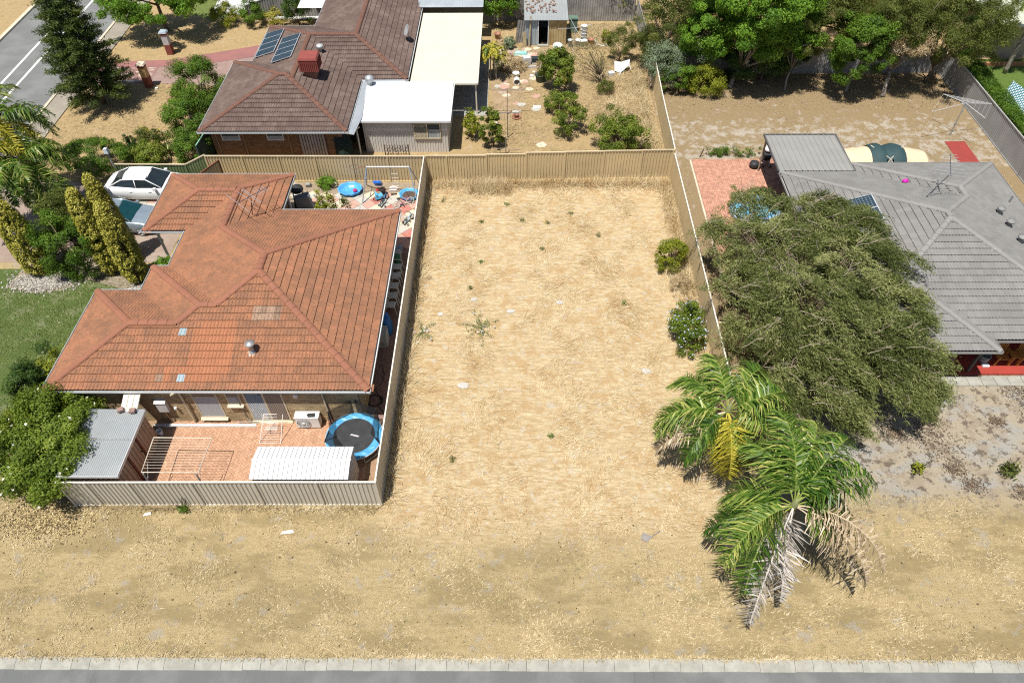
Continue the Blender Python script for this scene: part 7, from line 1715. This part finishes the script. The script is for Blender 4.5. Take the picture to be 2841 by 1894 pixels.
tag(one('yard_rubble', 'scattered bricks and rubble in the untidy yard corner', 'rubble', g, surf('rubble', (.45, .36, .28), (.28, .2, .15), 7, .9, pv=.4), (-.7, 50, 0)), kind='stuff')
LBX = [(-25.65, 46.3, 'cream topped', (.62, .55, .42)), (-25.65, 51.0, 'blue capped', (.35, .42, .48))]
for i, (x, y, nm, cc) in enumerate(LBX):
    root = thing('letterbox_pillar', ('brick letterbox pillar with cream cap near the magenta flowers', 'brick letterbox pillar with blue grey cap under the street tree')[i], 'letterbox', (x, y, 0))
    g = G(); g.bx(x - .22, x + .22, y - .22, y + .22, 0, .75); g.build('base', surf('pillar_red', (.25, .07, .05), (.2, .06, .045), 6, .9), root)
    g = G(); g.bx(x - .215, x + .215, y - .215, y + .215, .75, 1.45); g.build('shaft', surf(('pillar_cream', 'pillar_white')[i], ((.55, .36, .17), (.55, .53, .52))[i], None, 5, .9), root)
    g = G(); g.bx(x - .225, x + .225, y - .225, y + .225, 1.45, 1.6); g.build('band', surf('pillar_red', (.25, .07, .05)), root)
    g = G(); g.box((x, y, 1.67), (.58, .58, .1), taper=.8); g.build('cap', surf('cap_%d' % i, cc, None, 4), root)
g = G(); g.lathe((-25.0, 45.9, .0), [(.1, 0), (.1, .12), (0, .16)], 8); one('garden_light', 'small white light at the foot of the letterbox pillar', 'lamp', g, WHT, (-25, 45.9, 0))
g = G(); g.tube([(-24.0, 35.9, 0), (-24.0, 35.9, 1.6)], .03, 6); g.box((-24.0, 35.9, 1.75), (.26, .26, .3), taper=.7); one('garden_lamp', 'slim garden lamp post in the low spreading bush', 'lamp', g, surf('lamp_pale', (.55, .6, .66), None, 3), (-24, 35.9, 0))

# ================================================================ right-hand properties
TN = thing('family_tent', 'cream and green tunnel tent behind the grey house', 'tent', (21.2, 35.4, 0))
TCR = surf('tent_cream', (.66, .52, .36), (.6, .47, .32), 2, .8, grime=.08); TGN = surf('tent_green', (.025, .055, .06), (.035, .07, .075), 2, .7, grime=.05)
def tunnel(x0, x1, r0, r1, yc, z0, z1, mat, n=12, m_=6, name='canopy', f0=0, f1=1):
    g = G(); vs = []
    for i in range(m_ + 1):
        t = i / m_; x = x0 + (x1 - x0) * t; ry = r0 + (r1 - r0) * t; h = z0 + (z1 - z0) * t + .02 * math.sin(i * 2.7)
        for j in range(n + 1): a = math.pi * (f0 + (f1 - f0) * j / n); vs.append((x, yc - ry * math.cos(a), h * math.sin(a) ** .8))
    g.add(vs, [(i * (n + 1) + j, i * (n + 1) + j + 1, (i + 1) * (n + 1) + j + 1, (i + 1) * (n + 1) + j) for i in range(m_) for j in range(n)]); return g.build(name, mat, TN, True)
YC = 35.7
tunnel(18.75, 20.35, 1.25, 1.35, YC, 1.65, 1.85, TCR)
tunnel(22.2, 23.6, 1.35, 1.2, YC, 1.85, 1.6, TCR)
# rounded closing end
g = G(); n = 12; vs = []
for i in range(5):
    t = i / 4 * math.pi / 2
    for j in range(n + 1): a = math.pi * j / n; vs.append((23.6 + .35 * math.sin(t), YC - 1.2 * math.cos(t) * math.cos(a), 1.6 * math.cos(t) * math.sin(a) ** .8))
g.add(vs, [(i * (n + 1) + j, (i + 1) * (n + 1) + j, (i + 1) * (n + 1) + j + 1, i * (n + 1) + j + 1) for i in range(4) for j in range(n)]); g.build('end_wall', TCR, TN, True)
# green centre dome with crossed bands and an open front
g = G(); vs = []; m_ = 10
for i in range(m_ + 1):
    t = i / m_; x = 20.3 + 1.95 * t; dip = .1 * math.exp(-((t - .5) / .12) ** 2)
    for j in range(n + 1):
        a = math.pi * j / n; vs.append((x, YC - (1.38 + .12 * math.sin(math.pi * t)) * math.cos(a), (1.88 + .16 * math.sin(2 * math.pi * abs(t - .5)) - dip) * math.sin(a) ** .8))
fs = []
for i in range(m_):
    for j in range(n):
        t = (i + .5) / m_; a = (j + .5) / n
        if a < .3 + .0 and abs(t - .5) < .36 * (1 - a / .42): continue
        fs.append((i * (n + 1) + j, i * (n + 1) + j + 1, (i + 1) * (n + 1) + j + 1, (i + 1) * (n + 1) + j))
g.add(vs, fs); g.build('dome', TGN, TN, True)
g = G(); g.add([(20.6, YC - 1.15, .95), (21.95, YC - 1.15, .95), (21.28, YC - .85, 1.7)], [(0, 1, 2)]); g.build('mesh_window', surf('tent_mesh', (.3, .3, .31), (.24, .24, .25), 4), TN)
g = G(); vs = [(20.45 + .19 * i, YC - 1.35 - .06 * (i % 2), .55 + .1 * math.sin(i * 1.3)) for i in range(9)] + [(20.45 + .19 * i, YC - 1.1 - .04 * (i % 2), .95 + .04 * math.sin(i)) for i in range(9)]
g.add(vs, [(i, i + 1, 10 + i, 9 + i) for i in range(8)]); g.build('rolled_flap', surf('flap_green', (.01, .12, .075), (.015, .18, .11), 8, .45), TN)
g = G(); g.bx(20.5, 22.1, YC - 1.0, YC + 1.0, 0, .03); g.build('groundsheet', DARK, TN)
for xa, xb in ((20.32, 21.28), (22.22, 21.28)):
    g = G(); g.tube([(xa, YC - 1.42, .05), (xa * .7 + xb * .3, YC - 1.3, .9), (xb, YC - .75, 1.72), (2 * xb - xa, YC + .2, 2.0)], .03, 5); g.build('pole_sleeve', surf('sleeve_pale', (.5, .47, .4), None, 3), TN)
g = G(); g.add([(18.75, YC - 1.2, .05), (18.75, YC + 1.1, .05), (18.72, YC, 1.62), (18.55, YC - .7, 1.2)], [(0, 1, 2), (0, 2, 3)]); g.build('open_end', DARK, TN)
g = G(); g.add([(18.7, YC - .3, 1.6), (18.75, YC - 1.2, .6), (18.5, YC - 1.3, .2), (18.45, YC - .7, 1.1)], [(0, 1, 2, 3)]); g.build('tied_flap', surf('flap_tan', (.45, .32, .17), None, 4), TN)
RH = thing('rotary_clothes_line', 'silver rotary clothes line in the dry yard by the grey fence', 'clothes line', (27.35, 39.95, 0))
g = G(); g.tube([(27.35, 39.95, 0), (27.33, 39.97, 2.3)], .035, 7); g.tube([(27.34, 39.96, .8), (27.34, 39.96, .95)], .06, 8); g.tube([(27.34, 39.96, 1.7), (27.34, 39.96, 1.82)], .055, 8); g.build('pole', surf('galvanised', (.4, .42, .44), None, 4, .4, .4), RH)
tips = [(25.1, 39.3, 2.1), (26.6, 41.35, 2.1), (29.1, 40.2, 2.1), (28.0, 38.6, 2.1)]
for t in tips: g = G(); g.tube([(27.33, 39.97, 2.28), t], .018, 5); g.build('arm', ALU, RH)
g = G()
for q in (1.0, .8, .6, .4):
    pp = [(27.33 + (t[0] - 27.33) * q, 39.97 + (t[1] - 39.97) * q, 2.28 + (t[2] - 2.28) * q) for t in tips]
    for i in range(4): g.tube([pp[i], pp[(i + 1) % 4]], .006, 3)
g.build('wires', ALU, RH)
g = G(); g.lathe((20.12, 30.95, HG(20.12, 30.95) + .04), [(.03, 0), (.12, .04), (.13, .1), (.08, .17), (0, .19)], 12, sx=1.3); one('pink_ball', 'bright pink toy ball lying in the grey roof valley', 'ball', g, surf('ball_pink', (.7, .02, .4), None, 3, .3), (20.12, 30.95, HG(20.12, 30.95)), smooth=True)
PU = thing('inflatable_pool', 'blue patterned inflatable pool glimpsed through the weeping tree', 'pool', (13.6, 32.2, 0))
PLB = surf('pool_blue', (.06, .3, .62), (.5, .62, .72), 9, .3, grime=0)
g = G(); [g.tube([(13.4 + 1.35 * math.cos(t), 32.3 + 1.0 * math.sin(t), z) for t in [2 * math.pi * k / 28 for k in range(28)]], .13, 8, closed=True) for z in (.13, .36)]; g.build('ring', PLB, PU, True)
g = G(); g.lathe((13.4, 32.3, .2), [(0, 0), (1.3, 0)], 28, sy=.75, cap=False); g.build('water', surf('pool_water', (.12, .42, .62), (.2, .52, .7), 4, .05, spec=.6, grime=0), PU)
PR = thing('pushchair', 'black and white pushchair under the grey patio edge', 'pushchair', (14.9, 36.9, 0))
g = G(); g.box((15.0, 37.0, .6), (.4, .5, .3), rx=.3); g.build('seat', BLK, PR)
g = G(); g.lathe((15.05, 37.2, .85), [(.28, 0), (.26, .12), (.12, .24), (0, .26)], 12, sx=.85); g.build('hood', WHT, PR, True)
g = G(); [g.tube([(x, 37.3, 1.0), (x, 36.6, .12)], .018, 5) for x in (14.82, 15.2)]; g.tube([(14.82, 37.3, 1.0), (15.2, 37.3, 1.0)], .018, 5); [g.tube([(x, 36.75, .7), (x, 37.35, .12)], .018, 5) for x in (14.82, 15.2)]; g.build('frame', ALU, PR)
for x in (14.8, 15.22):
    for y in (36.6, 37.35): g = G(); g.tube([(x, y + .1 * math.cos(t), .12 + .1 * math.sin(t)) for t in [2 * math.pi * k / 12 for k in range(12)]], .025, 5, closed=True); g.build('wheel', BLK, PR)
g = G(); g.lathe((14.25, 36.6, .02), [(.2, 0), (.3, .2), (.26, .36), (.1, .42), (0, .42)], 12); one('black_bag', 'rounded black bag on the brick paving beside the patio post', 'bag', g, BLK, (14.25, 36.6, 0), smooth=True)
EC = thing('folding_chair', 'dark blue folding chair in the patio shade', 'chair', (15.6, 35.3, 0))
g = G(); g.box((15.6, 35.2, .42), (.5, .45, .04)); g.build('seat', surf('canvas_blue', (.02, .05, .16), None, 4), EC); g = G(); g.box((15.6, 35.45, .7), (.5, .05, .5), rx=-.25); g.build('backrest', surf('canvas_blue', (.02, .05, .16)), EC)
for x in (15.37, 15.83):
    for y in (35.0, 35.42): g = G(); g.tube([(x, y, 0), (x, y, .42)], .015, 5); g.build('leg', ALU, EC)
g = G(); g.tube([(11.2, 37.7, 0), (11.35, 37.75, .55)], .03, 5); one('dark_stake', 'short dark stake in the sand beside the weeds', 'stake', g, BLK, (11.2, 37.7, 0))
WOOD = surf('outdoor_timber', (.45, .2, .045), (.36, .15, .03), 4, .5, stretch=(1, 8, 1), grime=.15)
for k, x in enumerate((22.15, 23.2)):
    root = thing('timber_chair', ('slatted timber armchair at the left of the red porch', 'slatted timber armchair at the right of the red porch')[k], 'chair', (x, 21.3, .1))
    for i in range(6): g = G(); g.bx(x - .28, x + .28, 21.05 + i * .085, 21.12 + i * .085, .5, .525); g.build('seat_slat', WOOD, root)
    for i in range(6): g = G(); g.box((x - .24 + i * .095, 21.62, .8), (.06, .025, .55), rx=-.15); g.build('back_slat', WOOD, root)
    for s in (-1, 1):
        g = G(); g.bx(x + s * .32 - .04, x + s * .32 + .04, 20.98, 21.6, .72, .75); g.build('armrest', WOOD, root)
        for y in (21.02, 21.56): g = G(); g.box((x + s * .32, y, .42), (.05, .05, .62), rx=.08 if y < 21.2 else -.08); g.build('leg', WOOD, root)
root = thing('timber_table', 'slatted timber side table between the porch armchairs', 'table', (22.68, 21.3, .1))
for i in range(5): g = G(); g.bx(22.45, 22.9, 21.1 + i * .09, 21.17 + i * .09, .6, .625); g.build('slat', WOOD, root)
for x in (22.48, 22.87):
    for y in (21.12, 21.5): g = G(); g.bx(x - .02, x + .02, y - .02, y + .02, .1, .6); g.build('leg', WOOD, root)
g = G(); g.lathe((21.45, 21.35, .1), [(.16, 0), (.22, .2), (.24, .42), (.2, .42), (.16, .3), (.1, .1)], 14, cap=False); one('grey_planter', 'dark grey round planter on the red porch', 'planter', g, surf('planter_grey', (.1, .1, .105), (.4, .4, .4), 5), (21.45, 21.35, .1), smooth=True)
g = G(); g.box((21.45, 21.05, .15), (.3, .2, .08)); one('white_shoebox', 'small white box at the foot of the porch planter', 'box', g, WHT, (21.45, 21.05, .1))
# patterned cloth on a line beyond the hedge
t = NT('quilt_pattern'); co = t.n('ShaderNodeTexCoord').outputs['Object']; mp = t.n('ShaderNodeMapping'); mp.inputs['Rotation'].default_value = (0, 0, R(45)); mp.inputs['Scale'].default_value = (4.2, 4.2, 4.2); t.l(co, mp.inputs[0])
br = t.n('ShaderNodeTexBrick', offset=0.0, squash=1.0); t.l(mp.outputs[0], br.inputs[0]); br.inputs['Scale'].default_value = 1; br.inputs['Mortar Size'].default_value = .1; br.inputs['Brick Width'].default_value = .5; br.inputs['Row Height'].default_value = .5
for i_, c_ in ((1, (.7, .76, .78)), (2, (.6, .7, .74)), (3, (.03, .16, .2))): br.inputs[i_].default_value = (*c_, 1)
QM = t.fin(br.outputs[0], .8)
root = thing('patterned_sheet', 'white and teal lattice patterned sheet hanging beyond the hedge', 'sheet', (32, 41.5, 0))
me = bpy.data.meshes.new('sheet'); P4 = [Vector(p) for p in ((31.93, 43.3, 1.9), (32.75, 39.6, 1.9), (32.05, 39.4, .85), (31.5, 42.95, 1.05))]; n = 8; vs = []
for i in range(n + 1):
    for j in range(n + 1): u, v = i / n, j / n; p = P4[0] * (1 - u) * (1 - v) + P4[1] * u * (1 - v) + P4[2] * u * v + P4[3] * (1 - u) * v; vs.append(p + Vector((0, 0, .02 * math.sin(u * 9 + v * 4))) - Vector((32, 41.5, 0)))
me.from_pydata([tuple(v) for v in vs], [], [(i * (n + 1) + j, (i + 1) * (n + 1) + j, (i + 1) * (n + 1) + j + 1, i * (n + 1) + j + 1) for i in range(n) for j in range(n)]); me.materials.append(QM); setrnd(me, [0] * n * n); obj('sheet_cloth', me, root)
g = G(); g.quad((31.97, 43.2, 1.91), (32.8, 39.6, 1.91), (33.6, 39.9, 1.3), (32.8, 43.4, 1.3)); g.build('maroon_cloth', surf('cloth_maroon', (.22, .01, .045), None, 4), root)
g = G(); [g.tube([p, (p[0], p[1], 1.92)], .03, 5) for p in ((31.93, 43.3, 0), (32.76, 39.55, 0))]; g.build('posts', ALU, root)
g = G(); g.sheet([(31.2, 38), (44, 38), (44, 49.8), (31.2, 49.8)], .006); tag(g.build('neighbour_lawn', surf('lawn_lush', (.07, .12, .02), (.1, .15, .03), 4, .95, bump=.03)), kind='structure')
g = G(); g.prism([(31.2, 48.7), (40, 48.9), (40, 49.1), (31.2, 48.9)], 0, .25); tag(g.build('garden_edge', surf('edge_orange', (.42, .2, .1), None, 5)), kind='structure')
# litter on the verge
g = G(); g.add([(4.7, 12.55, .03), (4.95, 12.4, .04), (5.2, 12.62, .05), (4.85, 12.8, .03)], [(0, 1, 2, 3)]); g.tube([(5.1, 12.6, .04), (5.5, 12.85, .06)], .02, 4); one('palm_husk', 'grey fallen palm husk lying alone on the verge', 'husk', g, surf('husk', (.28, .26, .24), (.2, .18, .16), 6), (4.95, 12.6, 0))
for i, (x, y, w, a, lab) in enumerate(((-14.6, 13.5, .16, .2, 'white paper scrap below the left end of the street fence'), (-8.9, 12.75, .26, .6, 'thin white plastic scrap below the middle of the street fence'))):
    g = G(); g.add([(x - w, y - .05, .02), (x + w, y, .04), (x + w * .8, y + .12, .06), (x - w * .7, y + .08, .02)], [(0, 1, 2, 3)]); one('paper_scrap', lab, 'scrap', g, WHT, (x, y, 0))
for i, (x, y, s, lab) in enumerate(((-2.45, 19.95, .26, 'pale grey stone in the lower left of the lot'), (-.35, 24.6, .2, 'pale stone right of the sprawling weed'), (-2.2, 25.4, .18, 'pale stone above the sprawling weed'), (-3.8, 24.4, .17, 'pale stone by the left fence weed'), (2.1, 25.2, .2, 'pale stone in the centre right of the lot'), (5.9, 20.8, .22, 'pale stone left of the feather palm'))):
    g = G(); n = 7; g.prism([(x + s * math.cos(2 * math.pi * k / n + i) * (1 + .2 * math.sin(k * 2.3 + i)), y + s * .7 * math.sin(2 * math.pi * k / n + i)) for k in range(n)], 0, .04); one('flat_stone', lab, 'stone', g, surf('stone_pale', (.5, .48, .44), (.4, .385, .355), 6, .95, bump=.02), (x, y, 0))
